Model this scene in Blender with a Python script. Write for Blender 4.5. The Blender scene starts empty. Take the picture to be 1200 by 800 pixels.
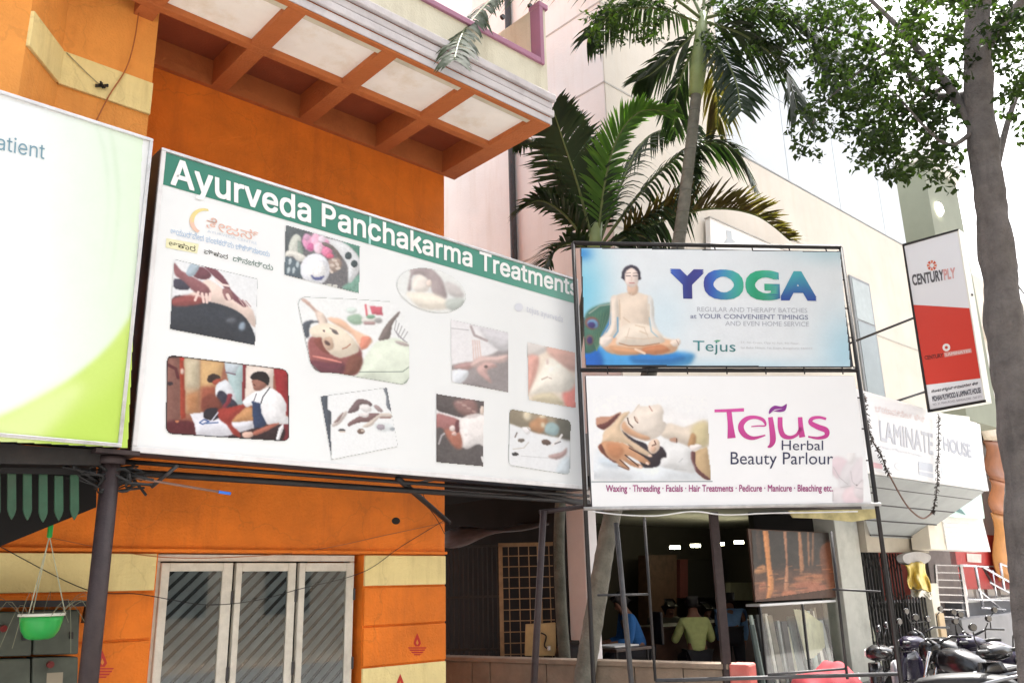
import bpy, bmesh, math, random
import numpy as np
from mathutils import Vector, Matrix
random.seed(7); np.random.seed(7)
R = math.radians
scene = bpy.context.scene
col = scene.collection

# ------------------------------------------------------------------ camera
F_PX, PITCH, ROLL = 1000.0, R(16.0), R(1.4)
EYE = Vector((0, 0, 1.6))
FWD = Vector((0, math.cos(PITCH), math.sin(PITCH)))
_r0, _u0 = Vector((1, 0, 0)), Vector((0, -math.sin(PITCH), math.cos(PITCH)))
UP = _u0*math.cos(ROLL) + _r0*math.sin(ROLL)
RIGHT = _r0*math.cos(ROLL) - _u0*math.sin(ROLL)
cd = bpy.data.cameras.new('camera'); cam = bpy.data.objects.new('camera', cd); col.objects.link(cam)
m = Matrix((RIGHT, UP, -FWD)).transposed().to_4x4(); m.translation = EYE
cam.matrix_world = m
cd.sensor_width = 36; cd.lens = 36*F_PX/1200; cd.clip_start = .05; cd.clip_end = 900
scene.camera = cam

# ------------------------------------------------------------------ sky, sun, exposure
SUN_EL, SUN_AZ = 62, 33        # azimuth clockwise from +Y
w = bpy.data.worlds.new('World'); scene.world = w; w.use_nodes = True
nt = w.node_tree; nt.nodes.clear()
sky = nt.nodes.new('ShaderNodeTexSky'); sky.sky_type = 'NISHITA'; sky.sun_disc = False
sky.sun_elevation = R(SUN_EL); sky.sun_rotation = R(SUN_AZ); sky.dust_density = 6; sky.air_density = 1.2; sky.ozone_density = 1
hs = nt.nodes.new('ShaderNodeHueSaturation'); hs.inputs['Saturation'].default_value = .35
bg = nt.nodes.new('ShaderNodeBackground'); bg.inputs['Strength'].default_value = .15
out = nt.nodes.new('ShaderNodeOutputWorld')
nt.links.new(sky.outputs[0], hs.inputs['Color']); nt.links.new(hs.outputs[0], bg.inputs['Color']); nt.links.new(bg.outputs[0], out.inputs['Surface'])
sd = bpy.data.lights.new('sun', 'SUN'); sd.energy = 4.5; sd.angle = R(1.5); sd.color = (1, .96, .9)
sun = bpy.data.objects.new('sun', sd); col.objects.link(sun)
_sd = Vector((math.sin(R(SUN_AZ))*math.cos(R(SUN_EL)), math.cos(R(SUN_AZ))*math.cos(R(SUN_EL)), math.sin(R(SUN_EL))))
sun.rotation_euler = (-_sd).to_track_quat('-Z', 'Y').to_euler()
sun.location = _sd*60
vs = scene.view_settings; vs.view_transform = 'Standard'; vs.look = 'None'; vs.gamma = 1; vs.use_curve_mapping = False
vs.exposure = 1.95
try:
    scene.cycles.use_denoising = True
    scene.cycles.max_bounces = 6
except Exception: pass

# ------------------------------------------------------------------ pixels to rays (photo pixels, 1200 x 800)
def ray(px, py):
    return FWD + RIGHT*((px-600)/F_PX) + UP*((400-py)/F_PX)
def at(px, py, Y):                       # point on the pixel's ray at forward distance Y
    d = ray(px, py); return EYE + d*(Y/d.y)
def atz(px, py, z):                      # point on the pixel's ray at height z
    d = ray(px, py); return EYE + d*((z-EYE.z)/d.z)
Z = Vector((0, 0, 1))
class Frame:
    """upright frame: s along the wall, t out of it to the street, z up"""
    def __init__(self, o, d):
        self.o = Vector((o[0], o[1], 0)); self.d = Vector((d[0], d[1], 0)).normalized(); self.n = Vector((self.d.y, -self.d.x, 0))
    def pt(self, s, t, z): return self.o + self.d*s + self.n*t + Z*z
    def hit(self, px, py, t=0):
        d = ray(px, py); k = (t - (EYE-self.o).dot(self.n))/d.dot(self.n); return EYE + d*k
    def sz(self, px, py, t=0):
        p = self.hit(px, py, t); return (p-self.o).dot(self.d), p.z
    def s(self, px, py, t=0): return self.sz(px, py, t)[0]
    def z(self, px, py, t=0): return self.sz(px, py, t)[1]
    def st(self, p): return (p-self.o).dot(self.d), (p-self.o).dot(self.n)
D1 = ray(1726, 658); D1.z = 0; D1.normalize()
FA = Frame(at(521, 600, 7.75), D1)                       # orange building, s = 0 at its right corner
FB = Frame(at(746, 680, 10.0), D1)                       # pale building behind
_a = R(84); FY = Frame(at(690, 600, 7.25), (math.sin(_a), math.cos(_a)))   # pipe frame of the two stacked signs
FP = Frame(at(690, 600, 9.4), (1, .02))                  # the passage front

# ------------------------------------------------------------------ objects
ORG = {}
def _tag(o, label=None, cat=None, group=None, kind=None):
    if label: o['label'] = label
    if cat: o['category'] = cat
    if group: o['group'] = group
    if kind: o['kind'] = kind
    return o
def thing(name, label, cat, loc, group=None):
    o = bpy.data.objects.new(name, None); col.objects.link(o); o.location = loc; o.empty_display_size = .1
    ORG[o.name] = Vector(loc); return _tag(o, label, cat, group)
def link_mesh(name, me, parent=None, org=None):
    o = bpy.data.objects.new(name, me); col.objects.link(o)
    if parent is not None:
        o.parent = parent; ORG[o.name] = ORG[parent.name]
    else:
        o.location = org if org is not None else (0, 0, 0); ORG[o.name] = Vector(o.location)
    return o
def mesh(name, verts, faces, mat, parent=None, smooth=False, org=None, bevel=0, midx=None):
    O = ORG[parent.name] if parent is not None else Vector(org or (0, 0, 0))
    me = bpy.data.meshes.new(name)
    me.from_pydata([tuple(Vector(v)-O) for v in verts], [], faces)
    for mm in (mat if isinstance(mat, (list, tuple)) else [mat]): me.materials.append(mm)
    if midx is not None: me.polygons.foreach_set('material_index', midx)
    if smooth: me.polygons.foreach_set('use_smooth', [True]*len(me.polygons))
    me.update()
    o = link_mesh(name, me, parent, O)
    if bevel:
        b = o.modifiers.new('bevel', 'BEVEL'); b.width = bevel; b.segments = 2; b.limit_method = 'ANGLE'
    return o
class MB:
    def __init__(self): self.v = []; self.f = []
    def add(self, vs, fs):
        b = len(self.v); self.v += [Vector(v) for v in vs]; self.f += [tuple(b+i for i in f) for f in fs]; return self
    def hexa(self, p):                    # 8 corners, bottom 4 then top 4
        return self.add(p, [(3, 2, 1, 0), (4, 5, 6, 7), (0, 1, 5, 4), (1, 2, 6, 5), (2, 3, 7, 6), (3, 0, 4, 7)])
    def box(self, fr, s0, s1, t0, t1, z0, z1):
        P = fr.pt
        return self.hexa([P(s0, t1, z0), P(s1, t1, z0), P(s1, t0, z0), P(s0, t0, z0), P(s0, t1, z1), P(s1, t1, z1), P(s1, t0, z1), P(s0, t0, z1)])
    def obb(self, c, a, b, d):
        c = Vector(c); a, b, d = Vector(a), Vector(b), Vector(d)
        return self.hexa([c-a-b-d, c+a-b-d, c+a+b-d, c-a+b-d, c-a-b+d, c+a-b+d, c+a+b+d, c-a+b+d])
    def prism(self, poly, ext):
        n = len(poly); poly = [Vector(p) for p in poly]; ext = Vector(ext)
        fs = [tuple(range(n)), tuple(range(2*n-1, n-1, -1))] + [(i, i+n, (i+1) % n+n, (i+1) % n) for i in range(n)]
        return self.add(poly+[p+ext for p in poly], fs)
    def tube(self, pts, r, n=8, caps=True):
        pts = [Vector(p) for p in pts]; k = len(pts)
        rs = r if isinstance(r, (list, tuple)) else [r]*k
        b = len(self.v); prev = None
        for i, p in enumerate(pts):
            t = (pts[min(i+1, k-1)]-pts[max(i-1, 0)]).normalized()
            if prev is None:
                a = Vector((0, 0, 1)) if abs(t.z) < .9 else Vector((1, 0, 0)); u = t.cross(a).normalized()
            else:
                u = (prev - t*prev.dot(t)).normalized()
            prev = u; v = t.cross(u)
            for j in range(n):
                q = 2*math.pi*j/n; self.v.append(p+(u*math.cos(q)+v*math.sin(q))*rs[i])
        for i in range(k-1):
            for j in range(n):
                a = b+i*n+j; c = b+i*n+(j+1) % n; self.f.append((a, c, c+n, a+n))
        if caps:
            self.f.append(tuple(b+j for j in range(n-1, -1, -1))); self.f.append(tuple(b+(k-1)*n+j for j in range(n)))
        return self
    def loft(self, rings, caps=True):
        b = len(self.v); n = len(rings[0])
        for r in rings: self.v += [Vector(p) for p in r]
        for i in range(len(rings)-1):
            for j in range(n):
                a = b+i*n+j; c = b+i*n+(j+1) % n; self.f.append((a, c, c+n, a+n))
        if caps:
            self.f.append(tuple(b+j for j in range(n-1, -1, -1))); self.f.append(tuple(b+(len(rings)-1)*n+j for j in range(n)))
        return self
    def build(self, name, mat, parent=None, smooth=False, org=None, bevel=0):
        return mesh(name, self.v, self.f, mat, parent, smooth, org, bevel)
def smooth_pts(P, per=6):
    P = [Vector(p) for p in P]; out = []
    for i in range(len(P)-1):
        a, b, c, d = P[max(i-1, 0)], P[i], P[i+1], P[min(i+2, len(P)-1)]
        for j in range(per):
            t = j/per
            out.append(.5*((2*b)+(c-a)*t+(2*a-5*b+4*c-d)*t*t+(3*b-3*c+d-a)*t**3))
    return out+[P[-1]]

# ------------------------------------------------------------------ materials
MATS = {}
def lin(c):
    return tuple((x/12.92 if x <= .04045 else ((x+.055)/1.055)**2.4) for x in [v/255 for v in c])
def mat(name, c, rough=.7, var=.12, scale=6, bump=.0, bscale=60, metal=0, dirt=0, dirtcol=(.05, .04, .03), streak=False, spec=.4, emit=None, trans=0, crack=0):
    if name in MATS: return MATS[name]
    M = bpy.data.materials.new(name); M.use_nodes = True; n = M.node_tree.nodes; L = M.node_tree.links
    b = n['Principled BSDF']; b.inputs['Roughness'].default_value = rough; b.inputs['Metallic'].default_value = metal
    b.inputs['Specular IOR Level'].default_value = spec
    tc = n.new('ShaderNodeTexCoord')
    geo = n.new('ShaderNodeNewGeometry')
    nz = n.new('ShaderNodeTexNoise'); nz.inputs['Scale'].default_value = scale; nz.inputs['Detail'].default_value = 5; nz.inputs['Roughness'].default_value = .6
    L.new(geo.outputs['Position'], nz.inputs['Vector'])
    mr = n.new('ShaderNodeMapRange'); mr.inputs['From Min'].default_value = .3; mr.inputs['From Max'].default_value = .7
    mr.inputs['To Min'].default_value = 1-var; mr.inputs['To Max'].default_value = 1+var
    L.new(nz.outputs['Fac'], mr.inputs['Value'])
    mx = n.new('ShaderNodeMix'); mx.data_type = 'RGBA'; mx.blend_type = 'MULTIPLY'; mx.inputs['Factor'].default_value = 1
    mx.inputs['A'].default_value = (*c, 1); L.new(mr.outputs[0], mx.inputs['B'])
    src = mx.outputs['Result']
    if dirt:
        mp = n.new('ShaderNodeMapping'); L.new(geo.outputs['Position'], mp.inputs['Vector'])
        mp.inputs['Scale'].default_value = (1, 1, .12) if streak else (1, 1, 1)
        n2 = n.new('ShaderNodeTexNoise'); n2.inputs['Scale'].default_value = 5 if streak else 3; n2.inputs['Detail'].default_value = 8; n2.inputs['Roughness'].default_value = .7
        L.new(mp.outputs[0], n2.inputs['Vector'])
        r2 = n.new('ShaderNodeMapRange'); r2.inputs['From Min'].default_value = .5; r2.inputs['From Max'].default_value = .75; r2.inputs['To Max'].default_value = dirt
        L.new(n2.outputs['Fac'], r2.inputs['Value'])
        m2 = n.new('ShaderNodeMix'); m2.data_type = 'RGBA'; L.new(r2.outputs[0], m2.inputs['Factor']); L.new(src, m2.inputs['A']); m2.inputs['B'].default_value = (*dirtcol, 1)
        src = m2.outputs['Result']
    if crack:
        nd = n.new('ShaderNodeTexNoise'); nd.inputs['Scale'].default_value = 3; nd.inputs['Detail'].default_value = 4; L.new(geo.outputs['Position'], nd.inputs['Vector'])
        va = n.new('ShaderNodeVectorMath'); va.operation = 'MULTIPLY_ADD'; va.inputs[1].default_value = (.5, .5, .5); L.new(nd.outputs['Color'], va.inputs[0]); L.new(geo.outputs['Position'], va.inputs[2])
        vo = n.new('ShaderNodeTexVoronoi'); vo.feature = 'DISTANCE_TO_EDGE'; vo.inputs['Scale'].default_value = .9; L.new(va.outputs[0], vo.inputs['Vector'])
        r3 = n.new('ShaderNodeMapRange'); r3.inputs['From Min'].default_value = .002; r3.inputs['From Max'].default_value = .007; r3.inputs['To Min'].default_value = crack; r3.inputs['To Max'].default_value = 0
        L.new(vo.outputs['Distance'], r3.inputs['Value'])
        ml = n.new('ShaderNodeMath'); ml.operation = 'MULTIPLY'; L.new(r3.outputs[0], ml.inputs[0]); L.new(mr.outputs[0], ml.inputs[1])
        m3 = n.new('ShaderNodeMix'); m3.data_type = 'RGBA'; L.new(ml.outputs[0], m3.inputs['Factor']); L.new(src, m3.inputs['A']); m3.inputs['B'].default_value = (.08, .03, .01, 1)
        src = m3.outputs['Result']
    L.new(src, b.inputs['Base Color'])
    if bump:
        n3 = n.new('ShaderNodeTexNoise'); n3.inputs['Scale'].default_value = bscale; n3.inputs['Detail'].default_value = 6
        L.new(geo.outputs['Position'], n3.inputs['Vector'])
        bp = n.new('ShaderNodeBump'); bp.inputs['Strength'].default_value = bump; bp.inputs['Distance'].default_value = .02
        L.new(n3.outputs['Fac'], bp.inputs['Height']); L.new(bp.outputs[0], b.inputs['Normal'])
    if emit: b.inputs['Emission Color'].default_value = (*c, 1); b.inputs['Emission Strength'].default_value = emit
    if trans: b.inputs['Transmission Weight'].default_value = trans
    MATS[name] = M; return M
def leaf_mat(name, c1, c2, tr=.35, scale=1.5):
    M = bpy.data.materials.new(name); M.use_nodes = True; n = M.node_tree.nodes; L = M.node_tree.links
    n.remove(n['Principled BSDF']); o = n['Material Output']
    geo = n.new('ShaderNodeNewGeometry'); nz = n.new('ShaderNodeTexNoise'); nz.inputs['Scale'].default_value = scale; nz.inputs['Detail'].default_value = 3
    L.new(geo.outputs['Position'], nz.inputs['Vector'])
    rm = n.new('ShaderNodeMapRange'); rm.inputs['From Min'].default_value = .35; rm.inputs['From Max'].default_value = .65; L.new(nz.outputs['Fac'], rm.inputs['Value'])
    ad = n.new('ShaderNodeMath'); ad.operation = 'MULTIPLY_ADD'; L.new(geo.outputs['Random Per Island'], ad.inputs[0]); ad.inputs[1].default_value = .5
    L.new(rm.outputs[0], ad.inputs[2])
    mx = n.new('ShaderNodeMix'); mx.data_type = 'RGBA'; mx.inputs['A'].default_value = (*c1, 1); mx.inputs['B'].default_value = (*c2, 1); L.new(ad.outputs[0], mx.inputs['Factor'])
    d = n.new('ShaderNodeBsdfPrincipled'); d.inputs['Roughness'].default_value = .55; d.inputs['Specular IOR Level'].default_value = .2; L.new(mx.outputs['Result'], d.inputs['Base Color'])
    t = n.new('ShaderNodeBsdfTranslucent')
    tm = n.new('ShaderNodeMix'); tm.data_type = 'RGBA'; tm.blend_type = 'MULTIPLY'; tm.inputs['Factor'].default_value = 1; L.new(mx.outputs['Result'], tm.inputs['A']); tm.inputs['B'].default_value = (1.6, 1.9, .6, 1)
    L.new(tm.outputs['Result'], t.inputs['Color'])
    ms = n.new('ShaderNodeMixShader'); ms.inputs[0].default_value = tr; L.new(d.outputs[0], ms.inputs[1]); L.new(t.outputs[0], ms.inputs[2]); L.new(ms.outputs[0], o.inputs['Surface'])
    return M
def glass_mat(name, tint=(.6, .7, .7), ref=.12, rough=.03):
    """thin architectural glass: see-through mixed with a mirror by fresnel"""
    M = bpy.data.materials.new(name); M.use_nodes = True; n = M.node_tree.nodes; L = M.node_tree.links
    n.remove(n['Principled BSDF']); o = n['Material Output']
    t = n.new('ShaderNodeBsdfTransparent'); t.inputs['Color'].default_value = (*tint, 1)
    g = n.new('ShaderNodeBsdfGlossy'); g.inputs['Roughness'].default_value = rough
    lw = n.new('ShaderNodeLayerWeight'); lw.inputs['Blend'].default_value = .25
    ma = n.new('ShaderNodeMath'); ma.operation = 'ADD'; ma.inputs[1].default_value = ref; L.new(lw.outputs['Fresnel'], ma.inputs[0])
    ms = n.new('ShaderNodeMixShader'); L.new(ma.outputs[0], ms.inputs[0]); L.new(t.outputs[0], ms.inputs[1]); L.new(g.outputs[0], ms.inputs[2]); L.new(ms.outputs[0], o.inputs['Surface'])
    return M
def print_mat(name, rough=.32):
    M = bpy.data.materials.new(name); M.use_nodes = True; n = M.node_tree.nodes; L = M.node_tree.links
    b = n['Principled BSDF']; b.inputs['Roughness'].default_value = rough; b.inputs['Specular IOR Level'].default_value = .5
    a = n.new('ShaderNodeAttribute'); a.attribute_name = 'Col'; L.new(a.outputs['Color'], b.inputs['Base Color'])
    return M

# ------------------------------------------------------------------ printing on flat boards
PK = .82                                   # printed white
PRINT = print_mat('printed_vinyl')
def ink(c): return tuple(v*PK for v in lin(c))
def set_cols(me, cols):
    a = me.color_attributes.new('Col', 'FLOAT_COLOR', 'POINT')
    a.data.foreach_set('color', np.ascontiguousarray(cols, dtype=np.float32).ravel())
def rounded(poly, r=0, per=6):
    return poly
def cr2(P, per=8):
    P = np.array(P, float); n = len(P); out = []
    for i in range(n):
        a, b, c, d = P[i-1], P[i], P[(i+1) % n], P[(i+2) % n]
        for j in range(per):
            t = j/per; out.append(.5*((2*b)+(c-a)*t+(2*a-5*b+4*c-d)*t*t+(3*b-3*c+d-a)*t**3))
    return np.array(out)
def inside(X, Y, P):
    m = np.zeros(X.shape, bool); n = len(P); j = n-1
    for i in range(n):
        xi, yi, xj, yj = P[i][0], P[i][1], P[j][0], P[j][1]
        if yi != yj:
            m ^= ((yi > Y) != (yj > Y)) & (X < (xj-xi)*(Y-yi)/(yj-yi)+xi)
        j = i
    return m
def gblur(A, sig):
    if sig < .3: return A
    k = int(3*sig)+1; x = np.arange(-k, k+1); g = np.exp(-x*x/(2*sig*sig)); g /= g.sum()
    B = np.pad(A, ((k, k), (k, k)), 'edge')
    B = np.apply_along_axis(lambda v: np.convolve(v, g, 'valid'), 0, B)
    return np.apply_along_axis(lambda v: np.convolve(v, g, 'valid'), 1, B)
class Canvas:
    """soft vector painting; coordinates are zoom coords (ox, oy, sc) of the photograph"""
    def __init__(self, outline, zoom, res, bg=(232, 236, 240), seed=1):
        self.zm = zoom; self.out = np.array(outline, float)
        x0, y0 = self.out.min(0)-.5/zoom[2]; x1, y1 = self.out.max(0)+.5/zoom[2]
        st = 1/(zoom[2]*res); self.xs = np.arange(x0, x1+st, st); self.ys = np.arange(y0, y1+st, st); self.st = st
        self.X, self.Y = np.meshgrid(self.xs, self.ys)
        self.C = np.ones(self.X.shape+(3,))*np.array(bg, float)
    def _put(self, m, c, a):
        m = (m*a)[..., None]; self.C = self.C*(1-m)+np.array(c, float)*m; return self
    def shade(self, m, c, a, blur, vol):
        """lay a shape down with airbrushed volume: lit from the upper left, darker towards its rim, fine tonal mottling"""
        n = m.sum()
        if n < 2: return self
        if vol and n > 30:
            sz = math.sqrt(n); ms = gblur(m, min(14, max(1.2, sz*.16))); gy, gx = np.gradient(ms)
            k = 1+vol*(np.clip((gx*.6+gy*.8)*sz*.30, -.28, .20)-.34*np.clip(1-ms, 0, 1))
            h, w_ = m.shape; rs = np.random.RandomState(int(n) % 9973); q = 5
            A = np.kron(rs.randn(h//q+2, w_//q+2), np.ones((q, q)))[:h, :w_]; k = k+vol*.05*gblur(A, 2.0)
            cc = np.clip(np.array(c, float)[None, None]*k[..., None], 0, 255)
        else: cc = np.array(c, float)
        mm = (gblur(m, blur*.65/self.st)*a)[..., None]; self.C = self.C*(1-mm)+cc*mm; return self
    def poly(self, P, c, blur=5, a=1, sm=True, vol=.3):
        P = cr2(P) if sm else P
        return self.shade(inside(self.X, self.Y, P).astype(float), c, a, blur, vol)
    def ell(self, cx, cy, rx, ry, c, rot=0, blur=5, a=1, vol=.3):
        q = R(rot); dx, dy = self.X-cx, self.Y-cy
        u, v = dx*math.cos(q)+dy*math.sin(q), -dx*math.sin(q)+dy*math.cos(q)
        return self.shade(((u/rx)**2+(v/ry)**2 < 1).astype(float), c, a, blur, vol)
    def line(self, P, wd, c, blur=3, a=1):
        d = np.full(self.X.shape, 1e9); P = [np.array(p, float) for p in P]
        for p, q in zip(P, P[1:]):
            e = q-p; t = np.clip(((self.X-p[0])*e[0]+(self.Y-p[1])*e[1])/max(e@e, 1e-9), 0, 1)
            d = np.minimum(d, np.hypot(self.X-p[0]-t*e[0], self.Y-p[1]-t*e[1]))
        return self._put(np.clip((wd/2+blur/2-d)/blur, 0, 1), c, a)
    def noise(self, amp, cell, seed=3):
        rs = np.random.RandomState(seed); h, w_ = self.X.shape; k = max(1, int(cell/self.st))
        A = rs.randn(h//k+2, w_//k+2); A = np.repeat(np.repeat(A, k, 0), k, 1)[:h, :w_]
        B = gblur(rs.randn(h, w_), .7); self.C = self.C+(gblur(A, k*.6)*amp+B*amp*.9)[..., None]; return self
    def border(self, wd, c, a=1):
        P = list(self.out)+[self.out[0]]; return self.line(P, wd, c, wd*.6, a)
    def build(self, name, fr, t, parent, fade=0):
        h, w_ = self.X.shape; ox, oy, sc = self.zm
        vin = inside(self.X, self.Y, self.out)
        k = gblur(vin.astype(float), .01)
        idx = -np.ones((h, w_), int)
        f4 = vin[:-1, :-1] & vin[:-1, 1:] & vin[1:, :-1] & vin[1:, 1:]
        use = np.zeros((h, w_), bool); use[:-1, :-1] |= f4; use[:-1, 1:] |= f4; use[1:, :-1] |= f4; use[1:, 1:] |= f4
        idx[use] = np.arange(use.sum())
        px, py = ox+self.X[use]*sc, oy+self.Y[use]*sc
        dirs = np.array(FWD)[None]+np.outer((px-600)/F_PX, np.array(RIGHT))+np.outer((400-py)/F_PX, np.array(UP))
        nn = np.array(fr.n); kk = (t-(EYE-fr.o).dot(fr.n))/(dirs@nn)
        pts = np.array(EYE)[None]+dirs*kk[:, None]-np.array(ORG[parent.name])[None]
        yy, xx = np.nonzero(f4)
        fs = np.stack([idx[yy, xx], idx[yy+1, xx], idx[yy+1, xx+1], idx[yy, xx+1]], 1)
        me = bpy.data.meshes.new(name)
        me.vertices.add(len(pts)); me.vertices.foreach_set('co', pts.astype(np.float32).ravel())
        me.loops.add(fs.size); me.loops.foreach_set('vertex_index', fs.astype(np.int32).ravel())
        me.polygons.add(len(fs)); me.polygons.foreach_set('loop_start', np.arange(0, fs.size, 4, dtype=np.int32))
        me.update(calc_edges=True); me.materials.append(PRINT)
        c = np.clip(self.C[use]/255, 0, 1); c = np.where(c <= .04045, c/12.92, ((c+.055)/1.055)**2.4)*PK
        set_cols(me, np.concatenate([c, np.ones((len(c), 1))], 1))
        return link_mesh(name, me, parent)
def rquad(q, r, per=5):
    """quad with rounded corners (r in the same coords)"""
    out = []; q = [np.array(p, float) for p in q]
    for i in range(4):
        a, b, c = q[i-1], q[i], q[(i+1) % 4]
        p0 = b+(a-b)/np.linalg.norm(a-b)*r; p1 = b+(c-b)/np.linalg.norm(c-b)*r
        for j in range(per+1):
            t = j/per; out.append((1-t)**2*p0+2*t*(1-t)*b+t*t*p1)
    return out
def sheet(name, fr, t, pxpoly, c, parent, mt=None, cols=None):
    me_v = [fr.hit(x, y, t) for x, y in pxpoly]
    o = mesh(name, me_v, [tuple(range(len(pxpoly)))], mt or PRINT, parent)
    # face the street
    if o.data.polygons[0].normal.dot(fr.n) < 0: o.data.flip_normals()
    if mt is None: set_cols(o.data, [(*ink(k), 1) for k in (cols or [c]*len(pxpoly))])
    return o
try:
    INTER = bpy.data.fonts.load(bpy.utils.system_resource('DATAFILES', path='fonts')+'/Inter.woff2')
except Exception:
    INTER = None
def glyphs(body, font=None, space=1.0):
    cu = bpy.data.curves.new('t', 'FONT'); cu.body = body; cu.resolution_u = 4; cu.space_character = space
    if font is not None: cu.font = font
    ob = bpy.data.objects.new('t', cu); col.objects.link(ob)
    dg = bpy.context.evaluated_depsgraph_get(); dg.update()
    me = bpy.data.meshes.new_from_object(ob.evaluated_get(dg)); bpy.data.objects.remove(ob); bpy.data.curves.remove(cu)
    V = np.array([v.co[:2] for v in me.vertices]).reshape(-1, 2); FS = [tuple(p.vertices) for p in me.polygons]; bpy.data.meshes.remove(me)
    return V, FS
def strip2(P, wd):
    P = np.array(P, float); V = []; F = []
    for i in range(len(P)):
        d = P[min(i+1, len(P)-1)]-P[max(i-1, 0)]; n = np.array((-d[1], d[0]))/np.hypot(*d)*wd/2; V += [P[i]+n, P[i]-n]
        if i: F.append((2*i-2, 2*i-1, 2*i+1, 2*i))
    return V, F
def header_glyphs(body, font):
    """letter by letter; P and k are drawn as strokes"""
    V, F, L = [], [], []
    bar = glyphs('|', font)[0][:, 0].max(); K = glyphs('T', font)[0][:, 1].max()/.727
    for i, ch in enumerate(body):
        if ch == ' ': continue
        x0 = glyphs(body[:i]+'|', font)[0][:, 0].max()-bar if i else 0
        parts = []
        if ch == 'P':
            a = np.linspace(math.pi/2, -math.pi/2, 12); parts = [strip2([(.13, 0), (.13, .727)], .088), strip2([(.10, .687), (.34, .687)]+[(.34+.175*math.cos(t), .51+.177*math.sin(t)) for t in a]+[(.34, .333), (.10, .333)], .082)]
        elif ch == 'k':
            parts = [strip2([(.115, 0), (.115, .727)], .084), strip2([(.10, .185), (.455, .548)], .098), strip2([(.235, .335), (.475, 0)], .098)]
        else:
            parts = [glyphs(ch, font)]
        for k, (v, f) in enumerate(parts):
            b = len(V); V += [(p[0]*(K if ch in 'Pk' else 1)+x0, p[1]*(K if ch in 'Pk' else 1)) for p in v]; F += [tuple(b+j for j in q) for q in f]; L += [k]*len(v)
    return np.array(V), F, np.array(L)
def text(name, body, fr, t, quad, c, parent, bold=0, colfn=None, font=None, space=1.0, header=False):
    """flat lettering whose ink box fills the photo-pixel quad TL,TR,BR,BL on the board; one object per word.
    bold letters are built from shifted copies laid a hair's breadth over each other"""
    if header: V, FS, LV = header_glyphs(body, font)
    else:
        V, FS = glyphs(body, font, space); LV = np.zeros(len(V))
    lo, hi = V.min(0)-bold, V.max(0)+bold
    q = [np.array(p, float) for p in quad]; W = [fr.hit(p[0], p[1], t) for p in quad]
    iv = sorted((min(V[i][0] for i in f), max(V[i][0] for i in f), k) for k, f in enumerate(FS))
    words, end = [], None
    for x0, x1, k in iv:
        if end is None or x0-end > .16: words.append([])
        words[-1].append(k); end = x1 if end is None else max(end, x1)
    sh = [(0, 0)]+([(bold*a, bold*b_) for a in (-1, 0, 1) for b_ in (-1, 0, 1) if a or b_] if bold > 0 else [])
    o = None
    for wd in words:
        ids = sorted({i for k in wd for i in FS[k]}); mp = {i: n for n, i in enumerate(ids)}; n = len(ids)
        vv, ff_, cc = [], [], []
        for si, (dx, dy) in enumerate(sh):
            for i in ids:
                u, v = (V[i][0]+dx-lo[0])/(hi[0]-lo[0]), (V[i][1]+dy-lo[1])/(hi[1]-lo[1])
                P = (q[0]*(1-u)+q[1]*u)*v+(q[3]*(1-u)+q[2]*u)*(1-v)
                vv.append((W[0]*(1-u)+W[1]*u)*v+(W[3]*(1-u)+W[2]*u)*(1-v)+fr.n*(si*.00012+LV[i]*.0015)); cc.append((*ink(colfn(P[0], P[1], (u, v)) if colfn else c), 1))
            ff_ += [tuple(mp[i]+si*n for i in FS[k]) for k in wd]
        o = mesh(name, vv, ff_, PRINT, parent)
        if o.data.polygons[0].normal.dot(fr.n) < 0: o.data.flip_normals()
        set_cols(o.data, cc)
    return o
def board(fr, t, quad, thick):
    """prism of a pixel quad on the frame's plane, thick going back from the street"""
    return MB().prism([fr.hit(x, y, t) for x, y in quad][::-1], -fr.n*thick)
def ring(fr, t, quad, wpx, thick):
    """frame strips round a pixel quad: list of 4 MB"""
    q = [np.array(p, float) for p in quad]; c = sum(q)/4
    def ins(i):
        a, b, d = q[i-1], q[i], q[(i+1) % 4]
        u = (a-b)/np.linalg.norm(a-b); v = (d-b)/np.linalg.norm(d-b); s = abs(u[0]*v[1]-u[1]*v[0])
        return b+(u+v)*wpx/s
    inn = [ins(i) for i in range(4)]; outl = []
    for i in range(4):
        j = (i+1) % 4; outl.append(board(fr, t, [q[i], q[j], inn[j], inn[i]], thick))
    return outl
# ------------------------------------------------------------------ materials in use
ORANGE = mat('orange_plaster', (.74, .185, .013), .75, .18, 2.2, .45, 60, dirt=.5, dirtcol=(.40, .085, .010), streak=True, crack=.13)
ORANGE_L = mat('orange_plaster_upper', (.80, .33, .07), .75, .12, 2.2, .45, 60, dirt=.4, dirtcol=(.50, .16, .025), streak=True, crack=.10)
CREAM = mat('cream_plaster', (.82, .68, .32), .75, .10, 3, .4, 60, dirt=.55, dirtcol=(.45, .33, .12), streak=True, crack=.10)
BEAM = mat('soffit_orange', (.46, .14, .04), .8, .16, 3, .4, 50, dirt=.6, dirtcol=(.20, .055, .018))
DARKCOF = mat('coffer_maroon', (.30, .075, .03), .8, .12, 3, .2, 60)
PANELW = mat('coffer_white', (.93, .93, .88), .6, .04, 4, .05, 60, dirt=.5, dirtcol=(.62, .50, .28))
LAVEN = mat('cornice_lavender', (.50, .475, .485), .7, .1, 5, .2, 60, dirt=.5, dirtcol=(.22, .19, .2))
PARAP = mat('parapet_beige', (.60, .57, .45), .8, .08, 3, .25, 60, dirt=.5, dirtcol=(.33, .29, .2), streak=True)
PINK = mat('coping_pink', (.33, .15, .23), .7, .1, 6, .1, 60, dirt=.3)
WALLW = mat('white_plaster', (.88, .87, .85), .8, .04, 1.2, .15, 40, dirt=.15, dirtcol=(.6, .55, .48), streak=True)
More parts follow.
